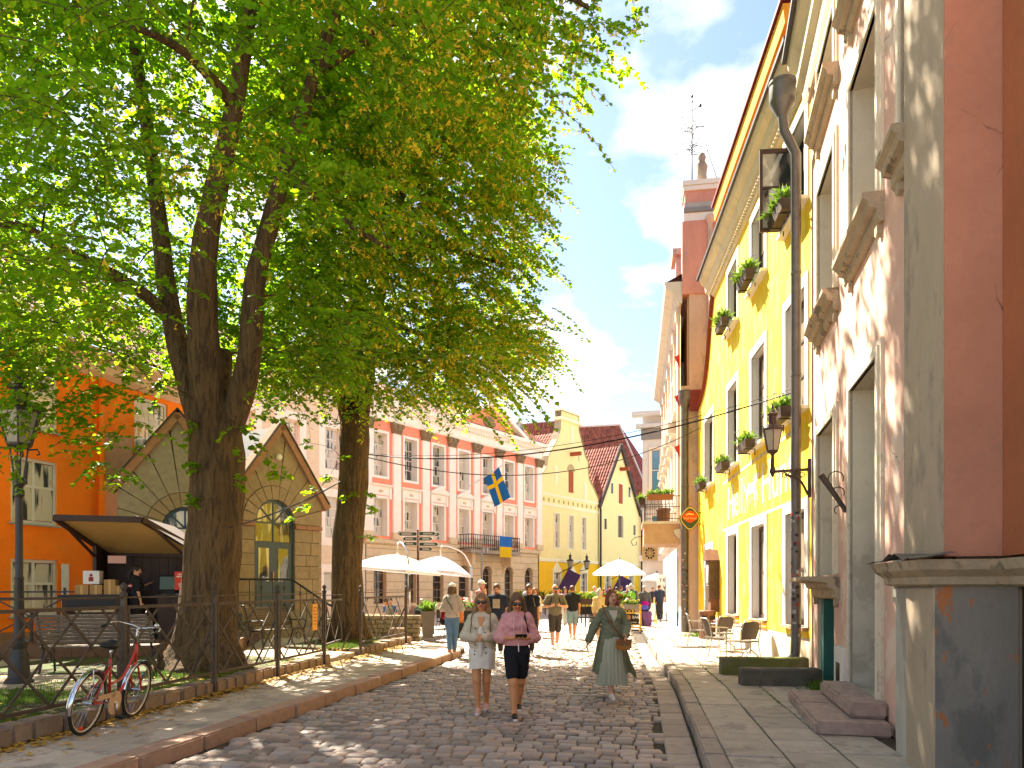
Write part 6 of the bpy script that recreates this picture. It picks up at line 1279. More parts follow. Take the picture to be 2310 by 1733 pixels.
mb = MB(); mb.lathe([(.22, .01), (.22, .80), (.26, .82), (.27, .92), (.24, .95)], 10, ph=.314); mb.build('liner', BWD, bn)
for a in (-.6, .35): mb = MB(); mb.box(-.08, .08, -.275, -.24, .66, .78); o = mb.build('opening', BLACK, bn); o.rotation_euler = (0, 0, a)
ncab = thing('notice_cabinet', 'brown wooden menu cabinet with little gable roof on the tavern wall', 'notice cabinet', tav_pt(4.05, 0, 1.0), tav.rotation_euler[2])
mb = MB(); mb.box(-.3, .3, -.32, 0, .35, 1.55); mb.build('case', DKWOOD, ncab); mb = MB(); mb.prism([(-.38, 1.55), (.38, 1.55), (0, 1.9)], -.4, 0); mb.build('roof', BWD, ncab)
mb = MB(); mb.box(-.22, .22, -.328, -.32, .75, 1.45); mb.build('glass', GLASS, ncab); mb = MB(); mb.box(-.15, .12, -.335, -.328, .85, 1.3); mb.build('menu_sheet', WHITE, ncab); mb = MB(); mb.box(-.24, .24, -.26, 0, -.05, .35); mb.build('lower_case', BWD, ncab)
GRATE = M('iron_grate', (.10, .075, .055), .7, .3, 30, bump=.4, bs=40)
for (x, yv, lb) in ((kr(14.6) + 1.75, 14.6, 'rusty iron pavement grate near the mossy wall'), (kr(19.5) + 1.0, 19.6, 'rusty iron pavement grate near the litter bin')):
    g_ = thing('pavement_grate', lb, 'grate', (x, yv, .128)); mb = MB(); mb.box(-.4, .4, -.25, .25, 0, .006); mb.build('plate', GRATE, g_)
    for k in range(9): mb = MB(); mb.box(-.38 + k * .088, -.34 + k * .088, -.23, .23, .006, .012); mb.build('grate_bar', GRATE, g_)
def suitcase(loc, rz, label, col, bag=False):
    t = thing('suitcase', label, 'suitcase', loc, rz); m = M('suitcase_shell', col, .4, .12, 5)
    mb = MB(); mb.box(-.23, .23, -.14, .14, .06, .70); s = mb.build('shell', m, t, bevel=.04, seg=2)
    for k in range(4): mb = MB(); mb.box(-.16 + k * .09, -.12 + k * .09, -.15, -.139, .12, .64); mb.build('rib', m, s)
    for sx in (-.18, .18):
        for sy in (-.1, .1): mb = MB(); mb.tube([(sx - .012, sy, .03), (sx + .012, sy, .03)], .03, 10); mb.build('wheel', BLACK, t)
    mb = MB(); mb.tube([(-.1, .12, .70), (-.1, .12, .76), (.1, .12, .76), (.1, .12, .70)], .012, 6); mb.build('handle', BLACK, t); return t
suitcase(gp(1540, 1418, .05), R(-15), 'teal hard shell suitcase standing by the tavern corner', (.005, .17, .22)); suitcase(gp(1457, 1416, .0), R(10), 'purple hard shell suitcase with black bag on top beside the flower cart', (.17, .06, .18))
bg_ = thing('shoulder_bag', 'black soft bag lying on the purple suitcase', 'bag', gp(1457, 1416, .0) + Vector((0, 0, .71))); mb = MB(); mb.ball((0, 0, .17), .24, 12, 8, 0, (.9, .6, .75)); mb.build('bag_body', BLACK, bg_, smooth=True); mb = MB(); mb.tube(smooth_path([(-.12, 0, .3), (-.05, 0, .46), (.08, 0, .44), (.14, 0, .28)], 4), .012, 6); mb.build('strap', BLACK, bg_)
# ================================================================ cafe terraces
UMBW = M('white_parasol_cloth', (.80, .74, .74), .8, .04, 2, trans=.25); LILAC = M('lilac_parasol_cloth', (.66, .58, .62), .8, .05, 2, trans=.2)
def parasol(loc, label, w, z0, z1, n, rot, cant=None, tilt=(0, 0), mat=None):
    mat = mat or UMBW; t = thing('parasol', label, 'parasol', loc); rad = w / 2 * (1.414 if n == 4 else 1.0); mb = MB(); T_ = Matrix.Rotation(tilt[0], 3, 'X') @ Matrix.Rotation(tilt[1], 3, 'Y')
    c = Vector((0, 0, z1)); V = [c]; sub = 3
    rim = []
    for k in range(n): a = rot + 2 * math.pi * k / n; rim.append(Vector((rad * math.cos(a), rad * math.sin(a), z0 - z1)))
    for k in range(n):
        a, b = rim[k], rim[(k + 1) % n]; g = []
        for i in range(1, 5):
            row = []
            for j in range(i + 1): p = (a * (i - j) / i + b * j / i) * (i / 4); p.z += .10 * math.sin(math.pi * (i / 4)) ; p.z -= 0; p = p * (1 - .02 * math.sin(math.pi * j / i)); row.append(c + T_ @ p)
            g.append(row)
        q = MB(); vs_ = [c + T_ @ Vector((0, 0, 0))]; idx = [[0]]; 
        for row in g: idx.append([len(vs_) + m_ for m_ in range(len(row))]); vs_ += row
        fs = []
        for i in range(4):
            for j in range(i + 1):
                fs.append((idx[i][j], idx[i + 1][j], idx[i + 1][j + 1]))
                if j < i: fs.append((idx[i][j], idx[i + 1][j + 1], idx[i][j + 1]))
        q.add(vs_, fs); dn = Vector((0, 0, -.10)); m0, m1 = c + T_ @ a, c + T_ @ b; q.add([m0, m1, m1 + dn, m0 + dn], [(0, 1, 2, 3)]); q.build('canopy_panel', mat, t, smooth=30)
        mb.bar(c + T_ @ Vector((0, 0, -.06)), c + T_ @ (a * .97 - Vector((0, 0, .05))), .025)
    mb.build('ribs', IRON, t)
    mb = MB()
    if cant is None: mb.tube([(0, 0, 0), (0, 0, z1 + .1)], .045, 8)
    else:
        px_, py_ = cant; mb.tube([(px_, py_, 0), (px_, py_, z1 - .45)], .05, 8); mb.tube(smooth_path([(px_, py_, z1 - .5), (px_ * .75, py_ * .75, z1 + .12), (px_ * .3, py_ * .3, z1 + .42), (0, 0, z1 + .40), (0, 0, z1)], 4), .035, 8)
    mb.build('pole', CHROME if cant else IRON, t, smooth=True)
    if cant: mb = MB(); mb.bar((px_, py_, 1.5), (px_ + .02, py_ - .02, 2.1), .09); mb.tube([(px_, py_, 1.55), (px_ + .14, py_ - .05, 1.5), (px_ + .14, py_ - .05, 1.4)], .015, 6); mb.build('crank', IRON, t)
    mb = MB(); x_, y_ = cant or (0, 0); mb.box(x_ - .35, x_ + .35, y_ - .35, y_ + .35, 0, .08); mb.build('base', GREYDK, t); return t
U1 = at(897, 1326, 27); U1.z = 0.05
parasol(U1, 'white square cantilever parasol beside the signpost, over the stone wall', 2.35, EYE + (HY - 1288) * 27 / F, EYE + (HY - 1254) * 27 / F, 4, .35, (.55, -.9), (R(0), R(5)))
U2 = at(995, 1326, 33); U2.z = .05
parasol(U2, 'lilac white cantilever parasol further along in front of the palace', 2.2, EYE + (HY - 1292) * 33 / F, EYE + (HY - 1257) * 33 / F, 4, .5, (1.3, .9), (R(-2), R(6)), LILAC)
U3 = at(1397, 1326, 41); U3.z = 0; parasol(U3, 'wide white market parasol with dark pole in the middle of the street cafe', 3.1, EYE + (HY - 1294) * 41 / F, EYE + (HY - 1262) * 41 / F, 8, .2)
U4 = at(1482, 1326, 52); U4.z = 0; parasol(U4, 'small white parasol with yellow edge near the grey corner house', 2.3, EYE + (HY - 1309) * 52 / F, EYE + (HY - 1292) * 52 / F, 6, .1)
# rubble stone wall and planters on the left terrace
RUB = M('limestone_rubble', (.34, .27, .17), .92, .2, 5, bump=.4, bs=30, rnd=.4)
sw = thing('stone_wall', 'short rubble limestone wall beside the grey planter', 'stone wall', (-3.85, 22.7, .05)); rs_ = random.Random(9); z = 0
for r_ in range(6):
    x = -.7; h = .135
    while x < .95: l = min(rs_.uniform(.18, .42), 1.0 - x + .05); mb = MB(); mb.box(x + .006, x + l - .006, -.18 + rs_.uniform(-.02, .02), .18, z + .005, z + h - .005); mb.build('stone', RUB, sw, bevel=.02); x += l
    z += h
sw2 = thing('stone_wall', 'longer rubble limestone wall behind the trunk of the slimmer lime tree', 'stone wall', (-4.75, 23.6, .05), R(8)); z = 0
for r_ in range(6):
    x = -.9; h = .135
    while x < .5: l = rs_.uniform(.2, .42); mb = MB(); mb.box(x + .006, x + l - .006, -.18 + rs_.uniform(-.02, .02), .18, z + .005, z + h - .005); mb.build('stone', RUB, sw2, bevel=.02); x += l
    z += h
for (px_, py_, w, h, lb) in ((897, 1445, .4, .38, 'pale square kerb block at the end of the fence'),): mb = MB(); mb.box(-w / 2, w / 2, -.2, .2, 0, h); o = tag(mb.build('stone_block', CURBST, None, bevel=.03), lb, 'stone block'); o.location = gp(px_, py_, .12)
def planter(loc, label, w, h, seed, flowers=None, n=220, size=.3):
    t = thing('planter', label, 'planter', loc, rs_.uniform(-.2, .2)); a, b = w * .36, w * .5
    mb = MB(); mb.add([(-a, -a, 0), (a, -a, 0), (a, a, 0), (-a, a, 0), (-b, -b, h), (b, -b, h), (b, b, h), (-b, b, h)], [(0, 3, 2, 1), (0, 1, 5, 4), (1, 2, 6, 5), (2, 3, 7, 6), (3, 0, 4, 7), (4, 5, 6, 7)]); mb.build('pot', M('taupe_planter', (.15, .125, .105), .6, .12, 4), t)
    V, Fc = leafy(n, (w * .4, w * .4, .1), size, seed); V = [v + Vector((0, 0, h - .03)) for v in V]; me = bpy.data.meshes.new('leaves'); me.from_pydata(V, [], Fc); me.materials.append(PLANT2); me.update(); tag(link('leaves', me, t), kind='stuff')
    if flowers: flower_blobs('blossoms', 30, (w * .5, w * .5, .22), .03, h + .05, flowers, t, seed)
planter(gp(965, 1438, .1), 'tall tapered taupe planter with bright green foliage at the cafe corner', .46, .85, 51); planter(gp(1057, 1420, .08), 'taupe planter with pink flowers beside the woman in jeans', .62, .85, 52, FLP, 160, .22)
def wood_table(loc, label, l=1.2, w=.7, h=.74, rz=0, col=(.30, .17, .08), group=None):
    t = thing('terrace_table', label, 'table', loc, rz, group); m = M('table_wood', col, .6, .2, 6); mb = MB(); mb.box(-l / 2, l / 2, -w / 2, w / 2, h - .04, h); mb.build('tabletop', m, t)
    for sx in (-1, 1):
        for sy in (-1, 1): mb = MB(); mb.box(sx * (l / 2 - .08) - .025, sx * (l / 2 - .08) + .025, sy * (w / 2 - .08) - .025, sy * (w / 2 - .08) + .025, 0, h - .04); mb.build('leg', IRON, t)
    return t
def simple_chair(loc, rz, label, group, m=None):
    t = thing('terrace_chair', label, 'chair', loc, rz, group); m = m or BLACK; mb = MB(); mb.box(-.21, .21, -.21, .21, .43, .46); mb.build('seat', m, t); mb = MB(); mb.box(-.2, .2, .19, .215, .55, .88); mb.build('backrest', m, t)
    for sx in (-1, 1):
        mb = MB(); mb.tube([(sx * .2, -.23, 0), (sx * .18, -.18, .44)], .012, 6); mb.build('leg', IRON, t); mb = MB(); mb.tube([(sx * .2, .27, 0), (sx * .18, .19, .45), (sx * .19, .205, .88)], .012, 6); mb.build('leg', IRON, t)
    return t
wood_table((-3.2, 25.9, .05), 'dark cafe table of the seated guests under the white parasol', 1.0, .7); wood_table((-1.55, 27.6, .05), 'cafe table with flowers behind the woman in jeans', 1.0, .7); wood_table((-1.7, 30.0, .05), 'high dark cafe table beside the man in the plaid shirt', .9, .6, .95)
for (x, y_, rz, lb) in ((-1.35, 24.6, R(20), 'black metal chair between planter and woman in jeans'), (-1.0, 25.6, R(160), 'black metal chair behind the woman in jeans'), (-1.95, 24.4, R(-40), 'black metal chair next to the taupe planter'), (-.9, 28.6, R(90), 'black metal chair at the flower table')): simple_chair((x, y_, .05), rz, lb, 'black chairs of the left cafe')
pot = thing('flower_pot', 'orange clay flower pots stacked with white and red flowers beside the planter', 'flower pot', (-1.72, 24.2, .55)); mb = MB(); mb.lathe([(.11, 0), (.15, .22), (.12, .26), (.13, .30), (.17, .55), (.15, .56)], 14); mb.build('pot', M('orange_clay', (.62, .20, .05), .8, .15), pot); flower_blobs('blossoms', 34, (.3, .2, .2), .045, .6, WHITE, pot, 4); flower_blobs('blossoms', 8, (.3, .2, .15), .04, .66, FLR, pot, 5); V, Fc = leafy(60, (.2, .15, .1), .25, 9); me = bpy.data.meshes.new('leaves'); me.from_pydata([v + Vector((0, 0, .5)) for v in V], [], Fc); me.materials.append(PLANT); tag(link('leaves', me, pot), kind='stuff'); mb = MB(); mb.box(-.2, .2, -.2, .2, -.5, 0); mb.build('stand', BLACK, pot)
# street cafe in the middle distance: flower fence, tables, chairs
YWD = M('yellow_painted_wood', (.62, .38, .05), .6, .12, 5)
fcs = thing('flower_cart', 'yellow wooden lattice planter with black menu board beside the purple suitcase', 'planter', gp(1424, 1424, .0), R(4)); W2 = .72
for sx in (-1, 1): mb = MB(); mb.box(sx * W2 / 2 - .03, sx * W2 / 2 + .03, -.03, .03, 0, 1.05); mb.build('post', YWD, fcs)
for z in (.12, .24, .68, 1.0): mb = MB(); mb.box(-W2 / 2 + .03, W2 / 2 - .03, -.02, .02, z, z + .05); mb.build('rail', YWD, fcs)
for k in range(5):
    for s in (-1, 1): x = -.3 + k * .15; mb = MB(); mb.bar((x - .13 * s, 0, .73), (x + .13 * s, 0, 1.0), .02, .02); mb.build('lattice_bar', YWD, fcs)
mb = MB(); mb.box(-.3, .3, -.035, -.021, .27, .67); mbd = mb.build('menu_board', M('chalkboard', (.025, .02, .016), .8, .2), fcs); text('BAR', mbd, WHITE, .15, (.17, -.04, .54)); text('happy hour', mbd, WHITE, .09, (.02, -.04, .35), sx=.9, shear=.3)
mb = MB(); mb.ball((-.12, -.04, .54), .1, 14, 8, 0, (1, .08, 1)); mb.build('badge', M('badge_brown', (.35, .16, .08), .7, .2), mbd)
mb = MB(); mb.box(-.3, .25, -.16, .1, .86, 1.05); mb.build('flower_trough', M('grey_trough', (.22, .2, .17), .7, .1), fcs); V, Fc = leafy(150, (.3, .12, .08), .22, 77); me = bpy.data.meshes.new('leaves'); me.from_pydata([v + Vector((-.03, -.03, 1.02)) for v in V], [], Fc); me.materials.append(PLANT); tag(link('leaves', me, fcs), kind='stuff'); flower_blobs('blossoms', 40, (.3, .14, .16), .035, 1.06, FLY, fcs, 6)
for i, (x0, x1, Y, fm, lb) in enumerate(((1160, 1230, 46, FLY, 'green hedge trough with yellow flowers in front of the palace corner'), (1300, 1345, 33, FLY, 'wooden planter fence with green and yellow plants beside the man in black'), (1345, 1390, 34, FLR, 'planter fence with red flowers beside the cream jacket'), (1385, 1420, 31, FLR, 'planter fence with red flowers behind the green clad woman'), (1240, 1300, 44, FLY, 'long flower trough with yellow blossoms in front of the yellow gable'))):
    a = at(x0, 1326, Y); b = at(x1, 1326, Y); L_ = (b - a).length; t = thing('planter_fence', lb, 'planter', ((a.x + b.x) / 2, Y, 0), 0)
    for sx in (-1, 1): mb = MB(); mb.box(sx * L_ / 2 - .04, sx * L_ / 2 + .04, -.04, .04, 0, 1.2); mb.build('post', DKWOOD, t)
    mb = MB(); mb.box(-L_ / 2, L_ / 2, -.15, .15, .95, 1.2); mb.build('trough', DKWOOD, t)
    for k in range(int(L_ / .16)): mb = MB(); mb.box(-L_ / 2 + .06 + k * .16, -L_ / 2 + .10 + k * .16, -.015, .015, .1, .95); mb.build('bar', DKWOOD, t)
    V, Fc = leafy(int(200 * L_), (L_ * .5, .15, .1), .32, 60 + i); me = bpy.data.meshes.new('leaves'); me.from_pydata([v + Vector((0, 0, 1.17)) for v in V], [], Fc); me.materials.append(PLANT2); tag(link('leaves', me, t), kind='stuff'); flower_blobs('blossoms', int(46 * L_), (L_ * .5, .2, .3), .05, 1.22, fm, t, 70 + i)
for (px_, Y, rz, lb) in ((1316, 31.5, R(15), 'black chair with white cushion in front of the green planter fence'), (1331, 31.8, R(-10), 'black chair beside the white cushioned chair'), (1490, 36, R(30), 'black chair behind the man in navy'), (1412, 36, R(60), 'black chair at the seated guests of the street cafe')): simple_chair(at(px_, 1326, Y) * 1 - Vector((0, 0, EYE)), rz, lb, 'chairs of the street cafe')
for (px_, Y, lb) in ((1352, 36, 'cafe table behind the red flowers'), (1405, 35, 'cafe table of the hat wearing guest'), (1446, 39, 'cafe table near the green rucksack')): wood_table(at(px_, 1326, Y) - Vector((0, 0, EYE)), lb, 1.0, .7, .75)
ab = thing('menu_board', 'white upright menu banner with black letters near the grey corner house', 'sign', at(1494, 1326, 40) - Vector((0, 0, EYE))); mb = MB(); mb.box(-.3, .3, -.02, .02, .9, 2.4); mb.build('board', WHITE, ab); mb = MB(); mb.box(-.03, .03, -.03, .03, 0, .9); mb.build('post', IRON, ab)
for (s_, x, z) in (('Y', -.1, 2.1), ('K', .1, 2.1), ('V', .12, 1.7), ('O', -.08, 1.5)): text(s_, ab, BLACK, .3, (x, -.026, z))
ea = thing('menu_easel', 'yellow wooden folding menu stand beside the man in navy', 'menu stand', at(1467, 1326, 34) - Vector((0, 0, EYE)))
for sx in (-1, 1):
    mb = MB(); mb.bar((sx * .25, -.2, 0), (sx * .18, 0, 1.15), .04); mb.build('leg', YWD, ea); mb = MB(); mb.bar((sx * .25, .25, 0), (sx * .18, 0, 1.15), .04); mb.build('leg', YWD, ea)
mb = MB(); mb.box(-.2, .2, -.12, -.1, .4, 1.0); mb.build('sheet', WHITE, ea)
# ================================================================ kiosk on the terrace, benches
KW = M('kiosk_brown_boards', (.06, .032, .024), .6, .25, 5, bump=.15, bs=40, vstretch=.25); TAN = M('awning_lining', (.62, .38, .13), .8, .05, 3)
tr_ = thing('wooden_terrace', 'low wooden terrace platform under the coffee kiosk', 'terrace', (-8.6, 18.2, .2), R(12)); mb = MB(); mb.box(-5.5, 2.0, -2.2, 2.6, 0, .30); mb.build('deck', M('terrace_wood', (.17, .10, .055), .8, .2, 5), tr_)
for k in range(16): mb = MB(); mb.box(-5.5 + k * .47, -5.04 + k * .47, -2.22, -2.18, .02, .28); mb.build('skirt_board', M('terrace_wood_edge', (.19, .10, .05), .8, .2, 5, rnd=.3), tr_)
kio = thing('coffee_kiosk', 'dark brown wooden coffee kiosk with raised awning flap', 'kiosk', (-8.65, 17.6, .5), R(10))
mb = MB(); mb.box(-1.25, 1.05, .9, 1.0, 0, 2.15); mb.build('back_wall', KW, kio)
for k in range(11): mb = MB(); mb.box(-1.22 + k * .205, -1.03 + k * .205, .885, .9, .02, 2.1); mb.build('board', KW, kio)
mb = MB(); mb.box(.95, 1.25, -.75, 1.0, 0, 2.05); mb.build('side_wall', KW, kio); mb = MB(); mb.box(-1.3, -1.22, .2, 1.0, 0, 2.35); mb.build('side_wall', KW, kio)
mb = MB(); mb.box(-1.6, -.35, -.75, -.15, 0, .98); cnt = mb.build('counter', KW, kio); mb = MB(); mb.box(-1.68, -.3, -.8, -.1, .98, 1.04); mb.build('counter_top', BLACK, cnt); mb = MB(); mb.box(-1.5, -.5, -.76, -.7, .68, .92); mb.build('shelf_opening', BLACK, cnt)
mb = MB(); mb.box(.35, .95, -.55, .1, 0, 1.0); c2_ = mb.build('counter', KW, kio); mb = MB(); mb.box(.3, .98, -.6, .15, 1.0, 1.05); mb.build('counter_top', BLACK, c2_)
mb = MB(); AW = [(-1.5, -1.35, 2.72), (.25, -1.35, 2.70), (1.2, .4, 2.0), (-1.2, .9, 2.05)]; mb.add([(x, y_, z) for x, y_, z in AW] + [(x, y_, z + .07) for x, y_, z in AW], [(3, 2, 1, 0), (4, 5, 6, 7), (0, 1, 5, 4), (1, 2, 6, 5), (2, 3, 7, 6), (3, 0, 4, 7)]); mb.build('awning', TAN, kio)
mb = MB()
for a, b in zip(AW, AW[1:] + AW[:1]): mb.bar(a, b, .1, .13)
mb.build('awning_frame', KW, kio); mb = MB(); mb.bar((1.0, -.6, 1.9), (.3, -1.3, 2.7), .05); mb.build('awning_strut', KW, kio); mb = MB(); mb.bar((-1.25, .3, 1.9), (-1.45, -1.3, 2.7), .05); mb.build('awning_strut', KW, kio)
mb = MB(); mb.add([(.1, -1.3, 2.8), (1.35, -.8, 1.95), (1.4, 1.1, 2.0), (.3, 1.1, 2.75)], [(0, 1, 2, 3)]); mb.build('roof_slope', KW, kio)
rp = thing('red_poster', 'red poster with pale lettering on the side of the coffee kiosk', 'poster', kio.location + Vector((1.08, -.58, 1.15)), R(10)); mb = MB(); mb.box(-.18, .18, -.02, 0, 0, .42); mb.build('sheet', M('poster_red', (.65, .05, .025), .6, .05), rp)
for j, w in ((.34, .11), (.29, .14), (.12, .1), (.07, .09)): mb = MB(); mb.box(-w, w, -.024, -.02, j, j + .03); mb.build('lettering', M('poster_pale', (.75, .55, .45), .6, .05), rp)
pr = thing('paper_price_sheet', 'small pale pink sheet hanging at the kiosk window', 'paper sheet', kio.location + Vector((-.75, .0, 1.78)), R(10)); mb = MB(); mb.box(-.2, .2, -.01, 0, 0, .18); mb.build('sheet', M('pink_sheet', (.75, .42, .32), .7, .04), pr)
sc_ = thing('till_screen', 'tilted touch screen till on the kiosk counter', 'screen', kio.location + Vector((.62, -.22, 1.05)), R(20)); mb = MB(); mb.box(-.26, .26, -.02, .02, .08, .44); mb.v = [(x, y_ + (z - .08) * .35, z) for x, y_, z in mb.v]; mb.build('housing', BLACK, sc_); mb = MB(); mb.box(-.23, .23, -.026, -.021, .11, .41); mb.v = [(x, y_ + (z - .08) * .35, z) for x, y_, z in mb.v]; mb.build('display', M('screen_grey_green', (.16, .22, .19), .2, .1), sc_); mb = MB(); mb.box(-.1, .1, -.08, .1, 0, .08); mb.build('stand', BLACK, sc_)
DRDP = M('dark_red_print', (.3, .03, .02), .7, .2); CARD = M('brown_card', (.42, .24, .09), .8, .12, 5)
for i, (x, z, w, h, m, lb) in enumerate(((-1.05, .24, .34, .30, WHITE, 'white cardboard box with red print on top of the cartons'), (-1.25, 0, .28, .22, CARD, 'brown carton at the outer end of the kiosk counter'), (-.95, 0, .26, .22, CARD, 'brown carton in the middle of the kiosk counter'), (-.66, 0, .24, .34, CARD, 'taller brown carton beside the barista'), (-.48, 0, .14, .2, CARD, 'small paper cup stack by the barista'))):
    b_ = thing('carton', lb, 'box', kio.location + Vector((x * math.cos(R(10)) + .47 * math.sin(R(10)), x * math.sin(R(10)) - .47 * math.cos(R(10)), 1.045 + z)), R(10)); mb = MB(); mb.box(-w / 2, w / 2, -.13, .13, 0, h); mb.build('box', m, b_)
    if i == 0: mb = MB(); mb.box(-.05, .05, -.133, -.13, .06, .16); mb.ball((0, -.13, .2), .035, 8, 6, 0, (1, .1, 1)); mb.build('print', DRDP, b_)
    else: mb = MB(); mb.box(-w * .1, w * .1, -.132, .132, 0, h + .003); mb.build('tape', TAN, b_)
def bench(loc, rz, label, L_=1.85):
    t = thing('park_bench', label, 'bench', loc, rz); SL = M('bench_slat', (.17, .125, .085), .7, .25, 5, rnd=.4)
    for k in range(6): mb = MB(); mb.box(-L_ / 2, L_ / 2, -.22 + k * .075, -.165 + k * .075, .43, .46); mb.build('seat_slat', SL, t)
    for k in range(8): z = .52 + k * .062; yb = .24 + k * .022; mb = MB(); mb.box(-L_ / 2, L_ / 2, yb, yb + .022, z, z + .048); mb.build('back_slat', SL, t)
    for s in (-1, 1):
        x = s * (L_ / 2 - .06)
        mb = MB(); mb.tube(smooth_path([(x, -.28, 0), (x, -.24, .25), (x, -.20, .42), (x, .18, .42), (x, .25, .60), (x, .40, .98), (x, .46, 1.05), (x, .52, 1.02)], 4), .020, 7); mb.build('side_frame', IRON, t, smooth=True)
        mb = MB(); mb.tube(smooth_path([(x, .34, 0), (x, .24, .2), (x, .16, .42)], 4), .020, 7); mb.build('leg', IRON, t); mb = MB(); mb.tube(smooth_path([(x, -.22, .42), (x, -.30, .60), (x, -.22, .68), (x, .0, .66), (x, .26, .66)], 4), .018, 7); mb.build('arm', IRON, t)
        mb = MB(); mb.tube([(x, -.03 + .09 * math.cos(a), .25 + .09 * math.sin(a)) for a in np.linspace(0, 6.2, 12)], .012, 5); mb.build('scroll', IRON, t)
    return t
bench((-7.15, 12.9, .24), R(190) , 'wooden slatted park bench with iron scroll sides beside the street lamp'); bench((-8.9, 11.0, .24), R(205), 'wooden slatted park bench cut by the picture edge left of the street lamp', 1.6); bench((-6.0, 18.9, .2), R(60), 'dark slatted bench standing on the path between the two lime trees', 1.5)
wood_table((-10.3, 16.3, .5), 'round terrace table with flowers behind the street lamp', .9, .7, .75, .2); wood_table((-8.9, 16.0, .5), 'pale topped terrace table beside the kiosk counter', .8, .6, .72, .2, (.5, .36, .2))
tf = thing('terrace_railing', 'black metal terrace railing with crossed bars in front of the orange house', 'railing', (-12.2, 17.4, .5), R(14))
for z in (.95, 1.1): mb = MB(); mb.bar((-3, 0, z), (3.0, 0, z), .04); mb.build('rail', IRON, tf)
for k in range(5): mb = MB(); mb.bar((-3 + 1.5 * k, 0, 0), (-3 + 1.5 * k, 0, 1.2), .05); mb.build('post', IRON, tf)
for k in range(4):
    for s in (0, 1): mb = MB(); mb.bar((-3 + 1.5 * (k + s), 0, .1), (-3 + 1.5 * (k + 1 - s), 0, .95), .03); mb.build('cross_bar', IRON, tf)
# ================================================================ overhead cables
def cable(a, b, sag, r, label):
    P = [Vector(a).lerp(Vector(b), i / 24) - Vector((0, 0, sag * 4 * (i / 24) * (1 - i / 24))) for i in range(25)]; mb = MB(); mb.tube(P, r, 5); tag(mb.build('overhead_cable', BLACK), label, 'cable')
cable(at(828, 1025, 20.0), (5.35, 13.75, EYE + (HY - 880) * 13.75 / F), .55, .016, 'upper black cable sagging from the slimmer lime tree to the tall downpipe')
cable(at(828, 1032, 20.0), tav_pt(.6, .05, EYE + (HY - 965) * 26.5 / F), 1.0, .014, 'lower black cable sagging from the slimmer lime tree to the tavern corner')
cable(at(520, 1190, 13.2), at(770, 1085, 19.6), .1, .018, 'dark cable slung between the trunks of the two lime trees'); cable(at(828, 1022, 20.0), (5.35, 13.75, EYE + (HY - 872) * 13.75 / F), .5, .006, 'thin wire running just above the upper cable')
# ================================================================ fallen leaves and grass
rl_ = np.random.RandomState(31); N_ = 4200; V = []; Fc = []
yy_ = rl_.uniform(6.3, 20, N_); off_ = np.abs(rl_.exponential(.16, N_)); sidev = rl_.rand(N_) < .72; X = np.array([fx(y) for y in yy_]) + np.where(sidev, .05 + off_, -.3 - off_ * 3.5); Z = np.where(sidev, .128, .262)
for i in range(N_):
    a = rl_.uniform(0, 6.28); s = rl_.uniform(.02, .045); d = Vector((math.cos(a), math.sin(a), rl_.uniform(-.2, .3))) * s; e = Vector((-math.sin(a), math.cos(a), rl_.uniform(-.2, .3))) * s * .7; c = Vector((X[i], yy_[i], Z[i] + rl_.uniform(.0, .012))); k = len(V); V += [c - d, c + e, c + d, c - e]; Fc.append((k, k + 1, k + 2, k + 3))
me = bpy.data.meshes.new('fallen_leaves'); me.from_pydata(V, [], Fc); me.materials.append(M('fallen_lime_leaf', (.50, .27, .035), .8, .5, 9)); tag(link('fallen_leaves', me), 'yellow brown fallen leaves along the foot of the fence', 'fallen leaves', kind='stuff')
V = []; Fc = []
def blades(n, fn, h):
    for i in range(n):
        x, y_, z = fn(); a = rl_.uniform(0, 6.28); l = h * rl_.uniform(.5, 1.3); s = Vector((-math.sin(a), math.cos(a), 0)) * .006; d = Vector((math.cos(a) * rl_.uniform(.1, .7), math.sin(a) * rl_.uniform(.1, .7), 1)).normalized() * l; p = Vector((x, y_, z)); k = len(V); V.extend([p - s, p + s, p + d * .6 + s * .7, p + d * .6 - s * .7, p + d + Vector((d.x, d.y, -.02)) * .3]); Fc.append((k, k + 1, k + 2, k + 3)); Fc.append((k + 3, k + 2, k + 4))
def bedpt():
    while True:
        y_ = rl_.uniform(7, 15); x = fx(y_) - .3 - rl_.rand() ** 1.5 * 2.4
        if math.sin(x * 2.3 + y_ * 1.1) + math.sin(y_ * 2.7 - x) + rl_.normal(0, .5) > .25: return x, y_, .24
blades(17000, bedpt, .05); blades(2500, lambda: (fx(18) - .2 - rl_.rand() * .9 + (0), rl_.uniform(17.4, 20.5), .26), .10)
def joints():
    y_ = rl_.uniform(10, 24); k = rl_.choice([.2, .75, 1.3, 1.85]); return kr(y_) + k + rl_.normal(0, .02), y_, .11
blades(2600, joints, .03); blades(500, lambda: (*(pk_pt(2.3 + rl_.normal(0, .25), .12 + abs(rl_.normal(0, .1)), 0).xy), .12), .14); blades(300, lambda: (kr(15) - .2 + rl_.normal(0, .05), rl_.uniform(8, 22), .0), .04); blades(300, lambda: (6.2 + rl_.normal(0, .25), 25 + rl_.normal(0, .3), .05), .16)
me = bpy.data.meshes.new('grass'); me.from_pydata(V, [], Fc); me.materials.append(M('grass_blade', (.12, .20, .02), .7, .3, 6, trans=.35)); tag(link('grass', me), 'short grass and weeds in the garden bed and paving joints', 'grass', kind='stuff')
